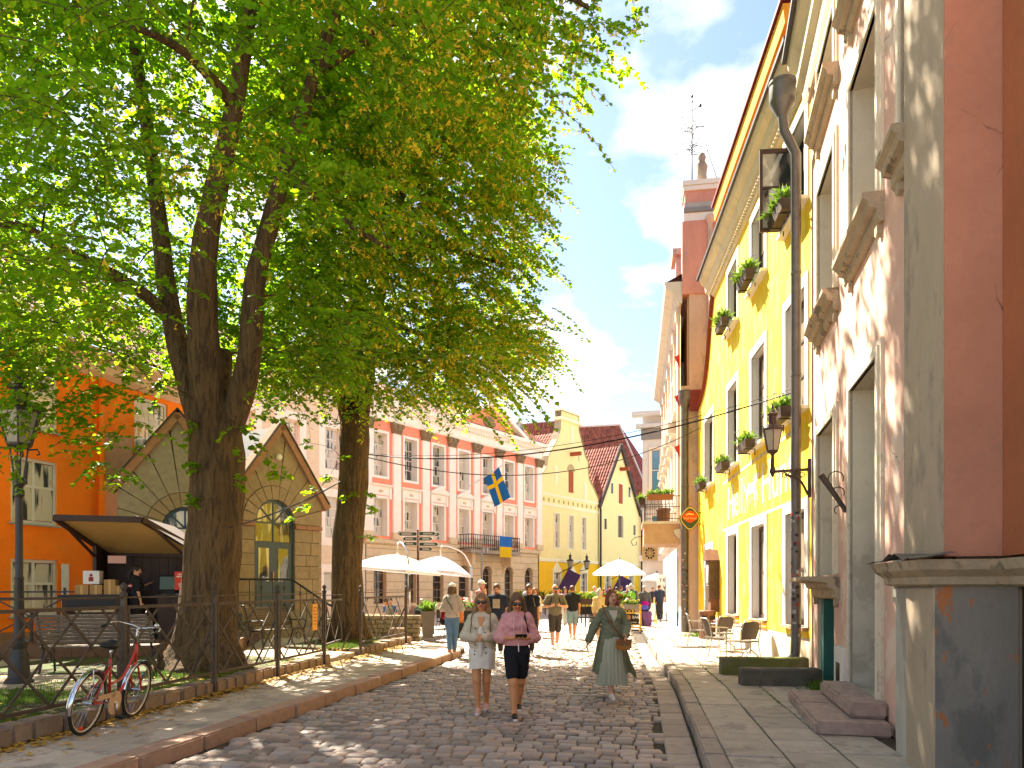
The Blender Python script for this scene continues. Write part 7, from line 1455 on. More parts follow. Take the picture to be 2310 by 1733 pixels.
# ================================================================ people
def surface_nets(D, o, h):
    S = D < 0; nx, ny, nz = D.shape
    cnt = np.zeros((nx - 1, ny - 1, nz - 1), np.int8)
    for i in (0, 1):
        for j in (0, 1):
            for k in (0, 1): cnt += S[i:nx - 1 + i, j:ny - 1 + j, k:nz - 1 + k]
    act = (cnt > 0) & (cnt < 8); idx = -np.ones(act.shape, np.int64); A = np.argwhere(act); idx[act] = np.arange(len(A))
    acc = np.zeros((len(A), 3)); num = np.zeros(len(A)); C = [(i, j, k) for i in (0, 1) for j in (0, 1) for k in (0, 1)]
    val = {c: D[A[:, 0] + c[0], A[:, 1] + c[1], A[:, 2] + c[2]] for c in C}
    for c in C:
        for ax in range(3):
            if c[ax]: continue
            e = list(c); e[ax] = 1; e = tuple(e); a, b = val[c], val[e]; m = (a < 0) != (b < 0)
            t = np.where(m, a / np.where(m, a - b, 1), 0); p = np.tile(np.array(c, float), (len(A), 1)); p[:, ax] = t; acc[m] += p[m]; num[m] += 1
    V = (A + acc / np.maximum(num, 1)[:, None]) * h + o; Fs = []
    for ax in range(3):
        sl0 = [slice(1, -1)] * 3; sl1 = [slice(1, -1)] * 3; sl0[ax] = slice(0, -1); sl1[ax] = slice(1, None)
        a = S[tuple(sl0)]; b = S[tuple(sl1)]; E = np.argwhere(a != b); fl = a[a != b]; g = E.copy()
        for q in range(3):
            if q != ax: g[:, q] += 1
        u, v = [(1, 2), (2, 0), (0, 1)][ax]
        def cell(du, dv): x = g.copy(); x[:, u] += du; x[:, v] += dv; return idx[x[:, 0], x[:, 1], x[:, 2]]
        q = np.stack([cell(-1, -1), cell(0, -1), cell(0, 0), cell(-1, 0)], 1); q[~fl] = q[~fl][:, ::-1]; Fs.append(q)
    Fq = np.concatenate(Fs); return V, Fq[(Fq >= 0).all(1)], A
class SDF:
    """smooth union of tapered capsules and ellipsoids, meshed as one surface"""
    def __init__(s): s.p = []
    def cap(s, a, b, ra, rb=None, mi=0, fl=None): s.p.append(('c', np.array(a, float), np.array(b, float), ra, ra if rb is None else rb, mi, fl)); return s
    def ell(s, c, r, mi=0, rot=None): s.p.append(('e', np.array(c, float), np.array(r, float), rot, None, mi, None)); return s
    def mesh(s, name, mats, h, k=.02, inflate=0., cut=None, parent=None, wrinkle=0.):
        lo = np.full(3, 9.); hi = np.full(3, -9.)
        for q in s.p:
            if q[0] == 'c': r = max(q[3], q[4]) * (max(q[6]) if q[6] else 1) + inflate; lo = np.minimum(lo, np.minimum(q[1], q[2]) - r); hi = np.maximum(hi, np.maximum(q[1], q[2]) + r)
            else: r = max(q[2]) + inflate; lo = np.minimum(lo, q[1] - r); hi = np.maximum(hi, q[1] + r)
        lo -= 3 * h + .01; hi += 3 * h + .01; n = np.ceil((hi - lo) / h).astype(int) + 1; D = np.full(n, .5, np.float32); Lb = np.zeros(n, np.int8); Dm = np.full(n, 9., np.float32)
        ax = [lo[i] + h * np.arange(n[i]) for i in range(3)]
        for (ty, a, b, r1, r2, mi, fl) in s.p:
            if ty == 'c': r = max(r1, r2) * (max(fl) if fl else 1) + inflate; l = np.minimum(a, b) - r; u = np.maximum(a, b) + r
            else: r = max(b) + inflate; l = a - r; u = a + r
            pad = k + 3 * h; i0 = np.maximum(0, ((l - pad - lo) / h).astype(int)); i1 = np.minimum(n, ((u + pad - lo) / h).astype(int) + 2)
            X, Y, Z = np.meshgrid(ax[0][i0[0]:i1[0]], ax[1][i0[1]:i1[1]], ax[2][i0[2]:i1[2]], indexing='ij', sparse=True)
            if ty == 'c':
                d = b - a; dd = max(d @ d, 1e-9); t = np.clip(((X - a[0]) * d[0] + (Y - a[1]) * d[1] + (Z - a[2]) * d[2]) / dd, 0, 1)
                fx_, fy_ = fl or (1, 1); dist = np.sqrt(((X - a[0] - t * d[0]) / fx_) ** 2 + ((Y - a[1] - t * d[1]) / fy_) ** 2 + (Z - a[2] - t * d[2]) ** 2) - (r1 + (r2 - r1) * t)
            else:
                x, y, z = X - a[0], Y - a[1], Z - a[2]
                if r1 is not None: m = np.array(r1).T; x, y, z = m[0, 0] * x + m[0, 1] * y + m[0, 2] * z, m[1, 0] * x + m[1, 1] * y + m[1, 2] * z, m[2, 0] * x + m[2, 1] * y + m[2, 2] * z
                k0 = np.sqrt((x / b[0]) ** 2 + (y / b[1]) ** 2 + (z / b[2]) ** 2); k1 = np.sqrt((x / b[0] ** 2) ** 2 + (y / b[1] ** 2) ** 2 + (z / b[2] ** 2) ** 2); dist = k0 * (k0 - 1) / np.maximum(k1, 1e-6)
            dist = dist - inflate; sl = tuple(slice(i0[i], i1[i]) for i in range(3)); O = D[sl]; kk = min(k, max(.004, (min(r1, r2) if ty == 'c' else min(b)) * .9)) if k > 0 else 1e-6
            hh = np.maximum(kk - np.abs(O - dist), 0) / kk; D[sl] = np.minimum(O, dist) - hh * hh * kk * .25
            m = dist < Dm[sl]; Lb[sl] = np.where(m, mi, Lb[sl]); Dm[sl] = np.minimum(Dm[sl], dist)
        X, Y, Z = np.meshgrid(*ax, indexing='ij', sparse=True)
        if wrinkle: D = D + wrinkle * (np.sin(62 * Z + 26 * X + 3.1 * np.sin(17 * X + 8 * Z + 5 * Y)) + .8 * np.sin(44 * Z - 30 * X + 21 * Y + 2.4 * np.sin(13 * Z + 3)) + .7 * np.sin(24 * X + 9 * Z + 16 * Y)).astype(np.float32)
        if cut: D = np.maximum(D, cut(X, Y, Z))
        V, Fq, A = surface_nets(D, lo, h)
        lab = Lb[A[:, 0], A[:, 1], A[:, 2]]; me = np_mesh(name, V, Fq, mats, True, lab[Fq[:, 0]] if len(Fq) else None); return link(name, me, parent)
def fab(name, col, **k): return M(name, col, .9, k.pop('var', .14), k.pop('vs', 6), bump=.55, bs=k.pop('bs', 11), bd=.05, spec=.12, **k)
SKIN = M('skin', (.60, .31, .19), .55, .06, 6, spec=.3); TAN_SK = M('tanned_skin', (.58, .25, .10), .5, .06, 6, spec=.35); LIP = M('lip', (.38, .09, .07), .5, .05); EYE_M = M('eye_dark', (.03, .02, .015), .2, .1)
HBR = M('brown_hair', (.14, .072, .034), .5, .35, 40, vstretch=.1, bump=.3, bs=60); HBL = M('blond_brown_hair', (.27, .145, .06), .5, .35, 40, vstretch=.1, bump=.3, bs=60); HRD = M('auburn_hair', (.19, .062, .02), .5, .3, 40, vstretch=.1, bump=.3, bs=60); HDK = M('dark_hair', (.03, .02, .014), .5, .3, 40, vstretch=.1); HGR = M('grey_hair', (.42, .38, .33), .6, .2, 40)
SHW = M('white_shoe', (.68, .62, .56), .7, .08); SHK = M('black_shoe', (.02, .02, .02), .6, .1); SHP = M('pink_shoe', (.66, .36, .30), .7, .08)
def V3(*a): return np.array(a, float)
def rotm(yaw=0, pitch=0, roll=0): return np.array((Matrix.Rotation(yaw, 3, 'Z') @ Matrix.Rotation(pitch, 3, 'X') @ Matrix.Rotation(roll, 3, 'Y')))
def hand(S, w, d, n, curl=.5, sgn=1, sc_=1.0):
    """palm and five fingers; d = pointing direction, n = palm normal, sgn = thumb side"""
    d = d / np.linalg.norm(d); n = n - d * (n @ d); n = n / (np.linalg.norm(n) + 1e-9); s = np.cross(d, n); f = lambda x: x * sc_
    rot = np.stack([s, d, n], 1); S.ell(w + d * f(.05), (f(.040), f(.055), f(.017)), 0, rot)
    for i, (o, L_) in enumerate(((.030, .068), (.010, .078), (-.010, .073), (-.029, .058))):
        r0 = w + d * f(.088) + s * f(o) * sgn; c1 = curl * .8; d1 = d * math.cos(c1) + n * math.sin(c1); m = r0 + d1 * f(L_ * .55); d2 = d * math.cos(c1 * 2.1) + n * math.sin(c1 * 2.1); S.cap(r0, m, f(.0095), f(.0085)); S.cap(m, m + d2 * f(L_ * .5), f(.0085), f(.007))
    r0 = w + d * f(.03) + s * f(.036) * sgn; m = r0 + (s * sgn * .75 + d * .6 + n * .25) * f(.04); S.cap(r0, m, f(.012), f(.010)); S.cap(m, m + (d * .8 + n * .55 + s * sgn * .1) * f(.035), f(.010), f(.008))
class Person:
    def __init__(s, label, loc, yaw, height=1.75, fem=False, pose=None, group=None, res=.014, skin=None, head=(0, 0), lean=0.):
        s.h = height / 1.75; s.res = res; s.fem = fem; s.skin = skin or SKIN; P = dict(step=0., arms=('down', 'down'), sit=False); P.update(pose or {}); s.pose = P
        s.o = None; s.loc = loc; s.yaw = yaw; s.label = label; s.group = group; sw = .150 if fem else .182; st = P['step']; sit = P['sit']
        J = s.J = {}
        pz = .48 if sit else .95; dz = pz - .95
        J['pelvis'] = V3(0, 0, pz); J['waist'] = V3(0, .0 - lean * .12, 1.10 + dz); J['chest'] = V3(0, -lean * .3, 1.29 + dz); J['neck'] = V3(0, .015 - lean * .45, 1.46 + dz); J['head'] = V3(0, -.015 - lean * .6 - (.03 if head[1] > .2 else 0), 1.635 + dz - (.02 if head[1] > .2 else 0))
        for i, sg in enumerate((-1, 1)):
            f = st if i == 0 else -st; hx_ = .088 if not fem else .080
            J['hip', i] = V3(sg * hx_, 0, .90 + dz)
            if sit: J['knee', i] = V3(sg * .12, -.42, .50); J['ankle', i] = V3(sg * .11, -.40 + (.1 if i else 0), .09)
            else:
                bend = max(0, f) * .10 + (.16 if f < 0 else 0) * abs(f) / .3
                J['knee', i] = V3(sg * (hx_ - (.012 if fem else 0)), -f * .55 - .02 - .03 * abs(f), .49); J['ankle', i] = V3(sg * (hx_ - (.035 if fem else .014)), -f + (.05 if f < 0 else 0) + .02, .085 + (.09 * abs(f) / .3 if f < 0 else 0))
            J['sho', i] = V3(sg * sw, .01 - lean * .42, (1.392 if fem else 1.40) + dz); ar = P['arms'][i]
            A_ = {'down': (V3(sg * (sw + .045), .03, 1.13), V3(sg * (sw + .055), -.03, .88), V3(0, -.1, -1), V3(-sg, 0, 0), .5), 'swing_f': (V3(sg * (sw + .06), -.04, 1.14), V3(sg * (sw + .05), -.20, .93), V3(0, -.5, -.9), V3(-sg, 0, 0), .5), 'swing_b': (V3(sg * (sw + .06), .13, 1.15), V3(sg * (sw + .08), .16, .90), V3(0, .1, -1), V3(-sg, 0, 0), .4),
                  'chest': (V3(sg * (sw + .10), .0, 1.13), V3(sg * .055, -.22, 1.13), V3(-sg, -.2, .15), V3(0, .6, -.5), .8), 'phone': (V3(sg * (sw + .10), .0, 1.12), V3(sg * .06, -.27, 1.12), V3(-sg * .8, -.5, .15), V3(0, .2, 1), .7), 'straps': (V3(sg * (sw + .14), .0, 1.15), V3(sg * .13, -.20, 1.17), V3(-sg * .9, -.1, .4), V3(0, 1, 0), 1.0),
                  'bag': (V3(sg * (sw + .09), -.02, 1.17), V3(sg * (sw + .02), -.24, 1.02), V3(-sg * .1, -.8, -.3), V3(-sg, 0, -.4), .5), 'out': (V3(sg * (sw + .13), .04, 1.17), V3(sg * (sw + .24), -.02, .93), V3(sg * .35, -.1, -1), V3(-sg, 0, 0), .45), 'face': (V3(sg * (sw + .03), -.12, 1.18), V3(sg * .10, -.20, 1.44), V3(-sg * .2, .2, 1), V3(0, 1, 0), .8), 'reach': (V3(sg * (sw + .10), -.16, 1.22), V3(sg * (sw + .14), -.40, 1.32), V3(.0, -.8, .5), V3(0, 0, -1), .3), 'table': (V3(sg * (sw + .06), -.12, 1.16), V3(sg * .12, -.34, 1.17), V3(-sg * .5, -.8, 0), V3(0, 0, -1), .4)}[ar]
            J['elb', i] = A_[0] + V3(0, -lean * .3, dz); J['wri', i] = A_[1] + V3(0, -lean * .3, dz); J['hd', i] = A_[2:]
        s.hr = rotm(head[0], head[1]); s.build_body()
    def H(s, p): return s.J['head'] + s.hr @ np.array(p, float)
    def torso(s, S, mi=0, upto=None):
        J = s.J; f = s.fem; c, w, p = J['chest'], J['waist'], J['pelvis']
        S.ell(c + V3(0, 0, .02), (.140 if f else .168, .105 if f else .115, .17), mi); S.ell(w, (.125 if f else .150, .095 if f else .11, .16), mi); S.ell(p + V3(0, .01, .0), (.165 if f else .16, .115, .135), mi)
        for i in (0, 1): S.cap(c + V3(0, 0, .10), J['sho', i], .075, .052 if f else .062, mi)
        if f:
            for sg in (-1, 1): S.ell(c + V3(sg * .07, -.085, .0), (.065, .055, .065), mi)
    def legs(s, S, mi=0, a=0., b=2., inf=0.):
        """a..b along the leg: 0 hip, 1 knee, 2 ankle"""
        J = s.J
        for i in (0, 1):
            h, k, n = J['hip', i], J['knee', i], J['ankle', i]; tr = .088 if s.fem else .088
            if a < 1: e = min(1, b); S.cap(h + (k - h) * a, h + (k - h) * e, tr - .028 * a + inf, tr - .028 * e + inf, mi)
            if b > 1: st = max(0, a - 1); e = b - 1; S.cap(k + (n - k) * st, k + (n - k) * e, .055 + inf, .036 + (.019 * (1 - e)) + inf, mi)
            if b > 1.5 and a < 1.3: m = k + (n - k) * .3; S.ell(m + V3(0, .02, 0), (.045 + inf, .055 + inf, .12 + inf), mi)
    def arms(s, S, mi=0, a=0., b=2., inf=0., inf0=None):
        J = s.J; i0 = inf if inf0 is None else inf0
        for i in (0, 1):
            h, k, n = J['sho', i], J['elb', i], J['wri', i]; u = .043 if s.fem else .050
            if a < 1: e = min(1, b); S.cap(h + (k - h) * a, h + (k - h) * e, u + i0 + .004, u - .010 * e + i0 + (inf - i0) * e, mi)
            if b > 1: st = max(0, a - 1); e = b - 1; S.cap(k + (n - k) * st, k + (n - k) * e, u - .008 + inf, u - .008 - .012 * e + inf, mi)
    def build_body(s):
        S = SDF(); J = s.J; s.torso(S); s.legs(S); s.arms(S); S.cap(J['neck'] - V3(0, 0, .05), J['head'] - V3(0, 0, .05), .052 if s.fem else .060, .048 if s.fem else .055)
        S.ell(J['head'] + s.hr @ V3(0, .005, .02), (.076, .094, .105), 0, s.hr); S.ell(s.H((0, -.028, -.055)), (.056, .060, .062), 0, s.hr)
        S.cap(s.H((0, -.092, .012)), s.H((0, -.112, -.022)), .009, .014)
        for sg in (-1, 1):
            S.ell(s.H((sg * .079, .01, -.008)), (.012, .022, .032), 0, s.hr); S.ell(s.H((sg * .031, -.083, .016)), (.011, .008, .0055), 1, s.hr); S.cap(s.H((sg * .016, -.089, .034)), s.H((sg * .046, -.078, .034)), .006, .005, 0)
        S.ell(s.H((0, -.088, -.056)), (.024, .009, .009), 2, s.hr)
        for i, sg in enumerate((-1, 1)):
            d, n, c = J['hd', i]; hand(S, J['wri', i], d, n, c, 1 if np.cross(d, n) @ V3(0, -1, .3) > 0 else -1, .95)
            k = J['ankle', i]; S.cap(k, k + V3(0, -.02, -.04), .038, .04); S.cap(k + V3(0, .03, -.05), k + V3(0, -.14, -.058), .033, .028)
        o = S.mesh('person', [s.skin, EYE_M, LIP], s.res, .035); o.location = s.loc; o.rotation_euler = (0, 0, s.yaw); o.scale = (s.h,) * 3; tag(o, s.label, 'person', s.group); s.o = o
    def add(s, S, name, mat, k=.03, inflate=0., cut=None, res=None, wrinkle=0.): return S.mesh(name, mat if isinstance(mat, list) else [mat], res or s.res, k, inflate, cut, s.o, wrinkle)
    def top(s, mat, sleeve=.75, hem=-.02, inf=.016, name='shirt', neck=.02, loose=0., k=.05):
        S = SDF(); s.torso(S); s.arms(S, 0, 0, sleeve, loose + .006, loose * .2); S.cap(s.J['neck'] - V3(0, 0, .04), s.J['neck'] + V3(0, 0, neck), .06, .055)
        if loose: S.ell((s.J['waist'] + s.J['pelvis']) / 2 + V3(0, 0, .02), (.15 + loose, .115 + loose, .2)); S.ell(s.J['chest'] - V3(0, 0, .12), ((.14 if s.fem else .16) + loose, .11 + loose, .2))
        hz = s.J['pelvis'][2] + hem                                # sleeves may hang below the hem: trim only the trunk
        def cut(X, Y, Z):
            m = hz - Z + 0 * X + 0 * Y; return np.where(np.abs(X) + 0 * Y + 0 * Z > .235, np.minimum(m, -.001), m)
        return s.add(S, name, mat, k, inf, cut, None, .0032)
    def bottoms(s, mat, to=1.95, inf=.014, name='trousers'):
        S = SDF(); J = s.J; S.ell(J['pelvis'] + V3(0, .01, 0), (.168 if s.fem else .163, .12, .14)); s.legs(S, 0, 0, to, .008 if to > 1 else .012); tz = J['pelvis'][2] + .10
        return s.add(S, name, mat, .012, inf, lambda X, Y, Z: Z - tz + 0 * X + 0 * Y, None, .0016)
    def shoes(s, mat, sole=SHW):
        for i in (0, 1):
            S = SDF(); k = s.J['ankle', i]; S.cap(k + V3(0, .03, -.045), k + V3(0, -.15, -.052), .040, .034); S.cap(k + V3(0, .02, -.01), k + V3(0, -.05, -.03), .043, .035); S.cap(k + V3(0, .035, -.072), k + V3(0, -.16, -.076), .034, .032, 1)
            z0 = k[2] - .088; s.add(S, 'shoe', [mat, sole], .02, 0, lambda X, Y, Z: np.maximum(z0 - Z, 0 * Z - 1) + 0 * X + 0 * Y, min(s.res, .012))
    def hair(s, mat, style='short', name='hair'):
        S = SDF(); S.ell(s.H((0, .018, .035)), (.088, .102, .105), 0, s.hr)
        if style == 'long':
            for sg in (-1, 1): S.cap(s.H((sg * .070, .0, .03)), s.H((sg * .098, -.005, -.13)), .036, .040); S.cap(s.H((sg * .098, -.005, -.13)), s.H((sg * .115, -.02, -.30)), .040, .026)
            S.cap(s.H((0, .07, 0)), s.H((0, .10, -.26)), .075, .06)
        elif style == 'bob':
            for sg in (-1, 1): S.cap(s.H((sg * .076, .005, .03)), s.H((sg * .088, .01, -.10)), .034, .036)
            S.cap(s.H((0, .06, 0)), s.H((0, .075, -.10)), .07, .06)
        elif style == 'tail': S.cap(s.H((0, .10, .02)), s.H((0, .15, -.08)), .035, .04); S.cap(s.H((0, .15, -.08)), s.H((0, .13, -.26)), .04, .02)
        fc = s.H((0, -.125, -.045)); m = s.hr
        def cut(X, Y, Z):
            x, y, z = X - fc[0], Y - fc[1], Z - fc[2]; x, y, z = m[0, 0] * x + m[1, 0] * y + m[2, 0] * z, m[0, 1] * x + m[1, 1] * y + m[2, 1] * z, m[0, 2] * x + m[1, 2] * y + m[2, 2] * z
            return .105 * (1 - np.sqrt((x / .068) ** 2 + (y / .105) ** 2 + (z / .118) ** 2))
        if style == 'short':
            hc = s.J['head']
            def cut3(X, Y, Z): return np.maximum(cut(X, Y, Z), (hc[2] - .075) - Z + 0 * X + 0 * Y)
            return s.add(S, name, mat, .03, 0, cut3, min(s.res, .013))
        return s.add(S, name, mat, .03, 0, cut, min(s.res, .011))
    def glasses(s, r=.036):
        mb = MB()
        for sg in (-1, 1): mb.ball(tuple(s.H((sg * .036, -.095, .014))), r, 12, 6, 0, (1, .3, .78)); mb.bar(s.H((sg * .066, -.085, .02)), s.H((sg * .084, .0, .015)), .008)
        mb.bar(s.H((-.02, -.106, .022)), s.H((.02, -.106, .022)), .008); mb.build('sunglasses', M('sunglass_black', (.006, .006, .006), .12, .05, spec=.6), s.o, smooth=True)
    def cap(s, mat):
        S = SDF(); S.ell(s.H((0, .014, .06)), (.100, .118, .098), 0, s.hr); c = s.H((0, 0, .05)); n = s.hr @ V3(0, 0, 1)
        s.add(S, 'cap', mat, .01, 0, lambda X, Y, Z: -((X - c[0]) * n[0] + (Y - c[1]) * n[1] + (Z - c[2]) * n[2]), min(s.res, .013)); mb = MB(); A = np.linspace(-1.2, 1.2, 9); mb.add([tuple(s.H((.085 * math.sin(a), -.07 * math.cos(a) - .02, .055))) for a in A] + [tuple(s.H((.085 * math.sin(a), -.16 * math.cos(a) - .01, .043))) for a in A], [(i, i + 1, 10 + i, 9 + i) for i in range(8)]); mb.build('cap_peak', mat, s.o)
    def cloth(s, name, mat, rows, a0=0., a1=2 * math.pi, folds=14, amp=.02, n=72, thick=True):
        """rows: (z, rx, ry, cx, cy) from top to bottom; fold depth grows downwards"""
        V = []; Fc = []; m = len(rows); closed = abs(a1 - a0 - 2 * math.pi) < 1e-3
        from math import sin, cos
        R_ = []
        for i in range(m - 1):
            for k in range(4): t = k / 4; R_.append(tuple(rows[i][q] * (1 - t) + rows[i + 1][q] * t for q in range(5)))
        R_.append(rows[-1]); m = len(R_)
        for i, (z, rx, ry, cx_, cy) in enumerate(R_):
            f = i / (m - 1)
            for j in range(n + (0 if closed else 1)):
                a = a0 + (a1 - a0) * j / n; w = 1 + (amp / max(rx, .05)) * f * (sin(folds * a + 2.0 * f) + .5 * sin(folds * 1.7 * a + 1 + f)); V.append((cx_ + rx * w * cos(a), cy + ry * w * sin(a), z + .012 * f * sin(a * 3)))
        c = n if closed else n + 1
        for i in range(m - 1):
            for j in range(n): Fc.append((i * c + j, i * c + (j + 1) % c, (i + 1) * c + (j + 1) % c, (i + 1) * c + j))
        return link(name, np_mesh(name, np.array(V), np.array(Fc), mat, True), s.o)
    def strap(s, name, mat, pts, w=.012): mb = MB(); mb.tube(smooth_path(pts, 5), w, 6); return mb.build(name, mat, s.o, smooth=True)
    def backpack(s, mat, back=.17, sides=(-1, 1)):
        S = SDF(); c = s.J['chest']; S.ell(c + V3(0, back, -.06), (.15, .09, .22)); S.ell(c + V3(0, back + .06, -.12), (.11, .06, .12)); s.add(S, 'backpack', mat, .03)
        for sg in sides: s.strap('backpack_strap', mat, [c + V3(sg * .10, .12, .12), s.J['sho', 0] * V3(0, 1, 1) + V3(sg * .10, 0, .085), c + V3(sg * .115, -.125, .05), c + V3(sg * .15, -.08, -.10), c + V3(sg * .14, .05, -.15)], .014)
def gz(px_, py_, z=0.): return tuple(gp(px_, py_, z))
# --- the two young women and the woman in green
g1 = Person('young woman in cream bomber jacket and short white dress with sunglasses, hands together', gz(1087, 1608), R(-4), 1.61, True, dict(step=.10, arms=('chest', 'chest')), None, .0075, TAN_SK, (0, .12))
g1.hair(HBL, 'long'); g1.glasses(); g1.shoes(SHP)
CRJ = fab('cream_jacket', (.60, .50, .36), bs=9, var=.12); WDR = fab('white_dress', (.72, .64, .54))
g1.top(CRJ, 1.9, -.10, .018, 'jacket', -.055, .020, .035)
g1.cloth('dress', WDR, [(1.02, .165, .13, 0, 0), (.90, .20, .155, 0, 0), (.72, .19, .16, 0, -.01), (.66, .195, .165, 0, -.01)], folds=7, amp=.008)
S = SDF(); S.ell((0, -.115, 1.06), (.055, .085, .26)); g1.add(S, 'dress_front', WDR, .01)
for (x, z) in ((-.07, 1.26), (-.075, 1.02), (-.08, .93), (-.085, .88), (.07, 1.20), (.075, .98), (.08, .9)): mb = MB(); mb.ball((x, -.205, z), .012, 8, 5); mb.build('button', BLACK, g1.o)
S = SDF(); g1.torso(S); g1.add(S, 'neckline', TAN_SK, .035, .030, lambda X, Y, Z: np.maximum(np.maximum(np.abs(X) - (Z - 1.22) * .26, Z - 1.425), Y + .02) + 0 * X)
g1.strap('bag_strap', DKWOOD, [(-.13, .05, 1.47), (-.135, -.10, 1.44), (-.14, -.165, 1.30), (-.15, -.17, 1.16)], .007); g1.strap('bag_strap', DKWOOD, [(.13, .05, 1.47), (.135, -.10, 1.44), (.14, -.165, 1.30), (.15, -.17, 1.16)], .007)
g2 = Person('young woman in pink hoodie and black cycling shorts looking at her phone', gz(1166, 1618), R(4), 1.64, True, dict(step=.20, arms=('phone', 'phone')), None, .0075, TAN_SK, (.0, .42))
g2.hair(HBR, 'long'); g2.glasses(); g2.shoes(SHK)
PKH = fab('pink_hoodie', (.64, .30, .29), bs=9); BLKS = fab('black_shorts', (.018, .018, .021))
g2.top(PKH, 1.25, .06, .018, 'hoodie', -.01, .020, .035); g2.bottoms(BLKS, .72, .010, 'cycling_shorts')
S = SDF(); nk = g2.J['neck']; S.ell(nk + V3(0, .05, .0), (.13, .09, .07)); S.cap(nk + V3(-.09, -.02, .0), nk + V3(0, -.10, -.05), .035, .03); S.cap(nk + V3(.09, -.02, .0), nk + V3(0, -.10, -.05), .035, .03); g2.add(S, 'hood', PKH)
for sg in (-1, 1): g2.strap('drawstring', fab('drawstring', (.7, .5, .48)), [(sg * .05, -.145, 1.42), (sg * .055, -.175, 1.30), (sg * .05, -.175, 1.14)], .006)
g2.strap('drawstring', WHITE, [(.01, -.165, 1.05), (.012, -.17, .93)], .008)
text('CALIFORNIA', g2.o, fab('pink_print', (.55, .18, .22)), .045, (0, -.178, 1.235), depth=.002)
ph_ = thing('mobile_phone', 'dark mobile phone held by the woman in the pink hoodie', 'phone', Vector(g2.loc) + Matrix.Rotation(g2.yaw, 3, 'Z') @ Vector((.03, -.36, 1.16)) * g2.h, g2.yaw); mb = MB(); mb.box(-.075, .075, -.038, .038, -.005, .005); o = mb.build('case', BLACK, ph_, bevel=.003); o.rotation_euler = (R(-35), 0, 0); mb = MB(); mb.box(-.07, .07, -.034, .034, .005, .0065); o2 = mb.build('screen', GLASS_DARK, ph_); o2.rotation_euler = (R(-35), 0, 0)
g2.backpack(BLACK, .17, (1,))
g3 = Person('woman in long sage green cardigan and pale pleated skirt walking with shoulder bag', gz(1380, 1574), R(6), 1.66, True, dict(step=.17, arms=('out', 'bag')), None, .0075, SKIN, (R(8), -.05))
g3.hair(HRD, 'bob'); g3.shoes(SHW)
SAGE = fab('sage_cardigan', (.185, .20, .125), bs=12); SKRT = M('pale_pleated_skirt', (.42, .42, .31), .9, .12, 30, bump=.3, bs=60, vstretch=3); TOPP = fab('pale_top', (.52, .48, .38))
g3.top(SAGE, 1.92, -.10, .016, 'cardigan', -.07, .016, .035)
g3.cloth('skirt', SKRT, [(1.0, .17, .14, 0, 0), (.85, .19, .165, 0, 0), (.55, .215, .20, 0, -.01), (.22, .245, .22, .01, .0)], folds=22, amp=.018, n=160)
g3.cloth('cardigan_tail', SAGE, [(1.14, .17, .14, 0, .01), (.90, .215, .19, 0, .02), (.60, .25, .24, .0, .05), (.40, .275, .27, .01, .08)], a0=R(-50), a1=R(222), folds=9, amp=.035, n=96)
g3.cloth('cardigan_tip', SAGE, [(.80, .10, .10, .16, .05), (.58, .10, .08, .24, .08), (.40, .06, .05, .36, .1), (.30, .02, .02, .42, .1)], a0=R(-120), a1=R(60), folds=5, amp=.01, n=24)
S = SDF(); g3.torso(S); g3.add(S, 'blouse', TOPP, .035, .030, lambda X, Y, Z: np.maximum(np.maximum(np.abs(X) - (Z - 1.20) * .34, Z - 1.425), Y + .02) + 0 * X)
g3.strap('bag_strap', M('brown_leather', (.20, .07, .03), .5, .2), [(-.15, .0, 1.50), (-.135, -.14, 1.36), (-.03, -.205, 1.18), (.10, -.22, 1.02), (.17, -.24, .92)], .013)
bag = thing('handbag', 'ochre leather shoulder bag held by the woman in green', 'bag', Vector(g3.loc) + Matrix.Rotation(g3.yaw, 3, 'Z') @ Vector((.12, -.30, .80)) * g3.h, g3.yaw); OCH = M('ochre_leather', (.44, .19, .03), .5, .12, 6); mb = MB(); mb.box(-.12, .12, -.04, .04, 0, .16); mb.build('bag_body', OCH, bag, bevel=.025, seg=2); mb = MB(); mb.prism([(-.121, .165), (.121, .165), (.1, .08), (0, .06), (-.1, .08)][::-1], -.047, -.04); mb.build('flap', M('brown_flap', (.24, .10, .03), .5, .15), bag); mb = MB(); mb.box(-.012, .012, -.053, -.046, .06, .09); mb.build('clasp', CHROME, bag)
# --- pedestrians in the sun
OLV = fab('olive_shirt', (.17, .15, .095)); DKSH = fab('dark_shorts', (.065, .055, .05)); BLKT = fab('black_shirt', (.022, .022, .024)); NAVY = fab('navy_shirt', (.03, .035, .055)); DEN = fab('light_denim', (.20, .29, .33)); JEANS = fab('blue_jeans', (.10, .19, .30)); CRM = fab('cream_cardigan', (.62, .45, .20)); BEI = fab('beige_top', (.46, .38, .30)); CHAR = fab('charcoal_trousers', (.04, .035, .035)); PLD = fab('plaid_shirt', (.55, .30, .30), stain=(.35, .03, .06), stain_amt=.8, stain_s=14, stain_t=.5)
def mk(label, px_, py_, yaw, h, fem, pose, top, slv, bot, to, hairm, hst, shoe, res=.014, z=0., **k):
    p = Person(label, gz(px_, py_, z) if py_ > 1330 else None, yaw, h, fem, pose, k.get('group'), res, k.get('skin'), k.get('head', (0, 0)), k.get('lean', 0.))
    p.top(top, slv, k.get('hem', -.05), .018, 'shirt', loose=k.get('loose', .012))
    if bot: p.bottoms(bot, to)
    if hairm: p.hair(hairm, hst)
    p.shoes(shoe); return p
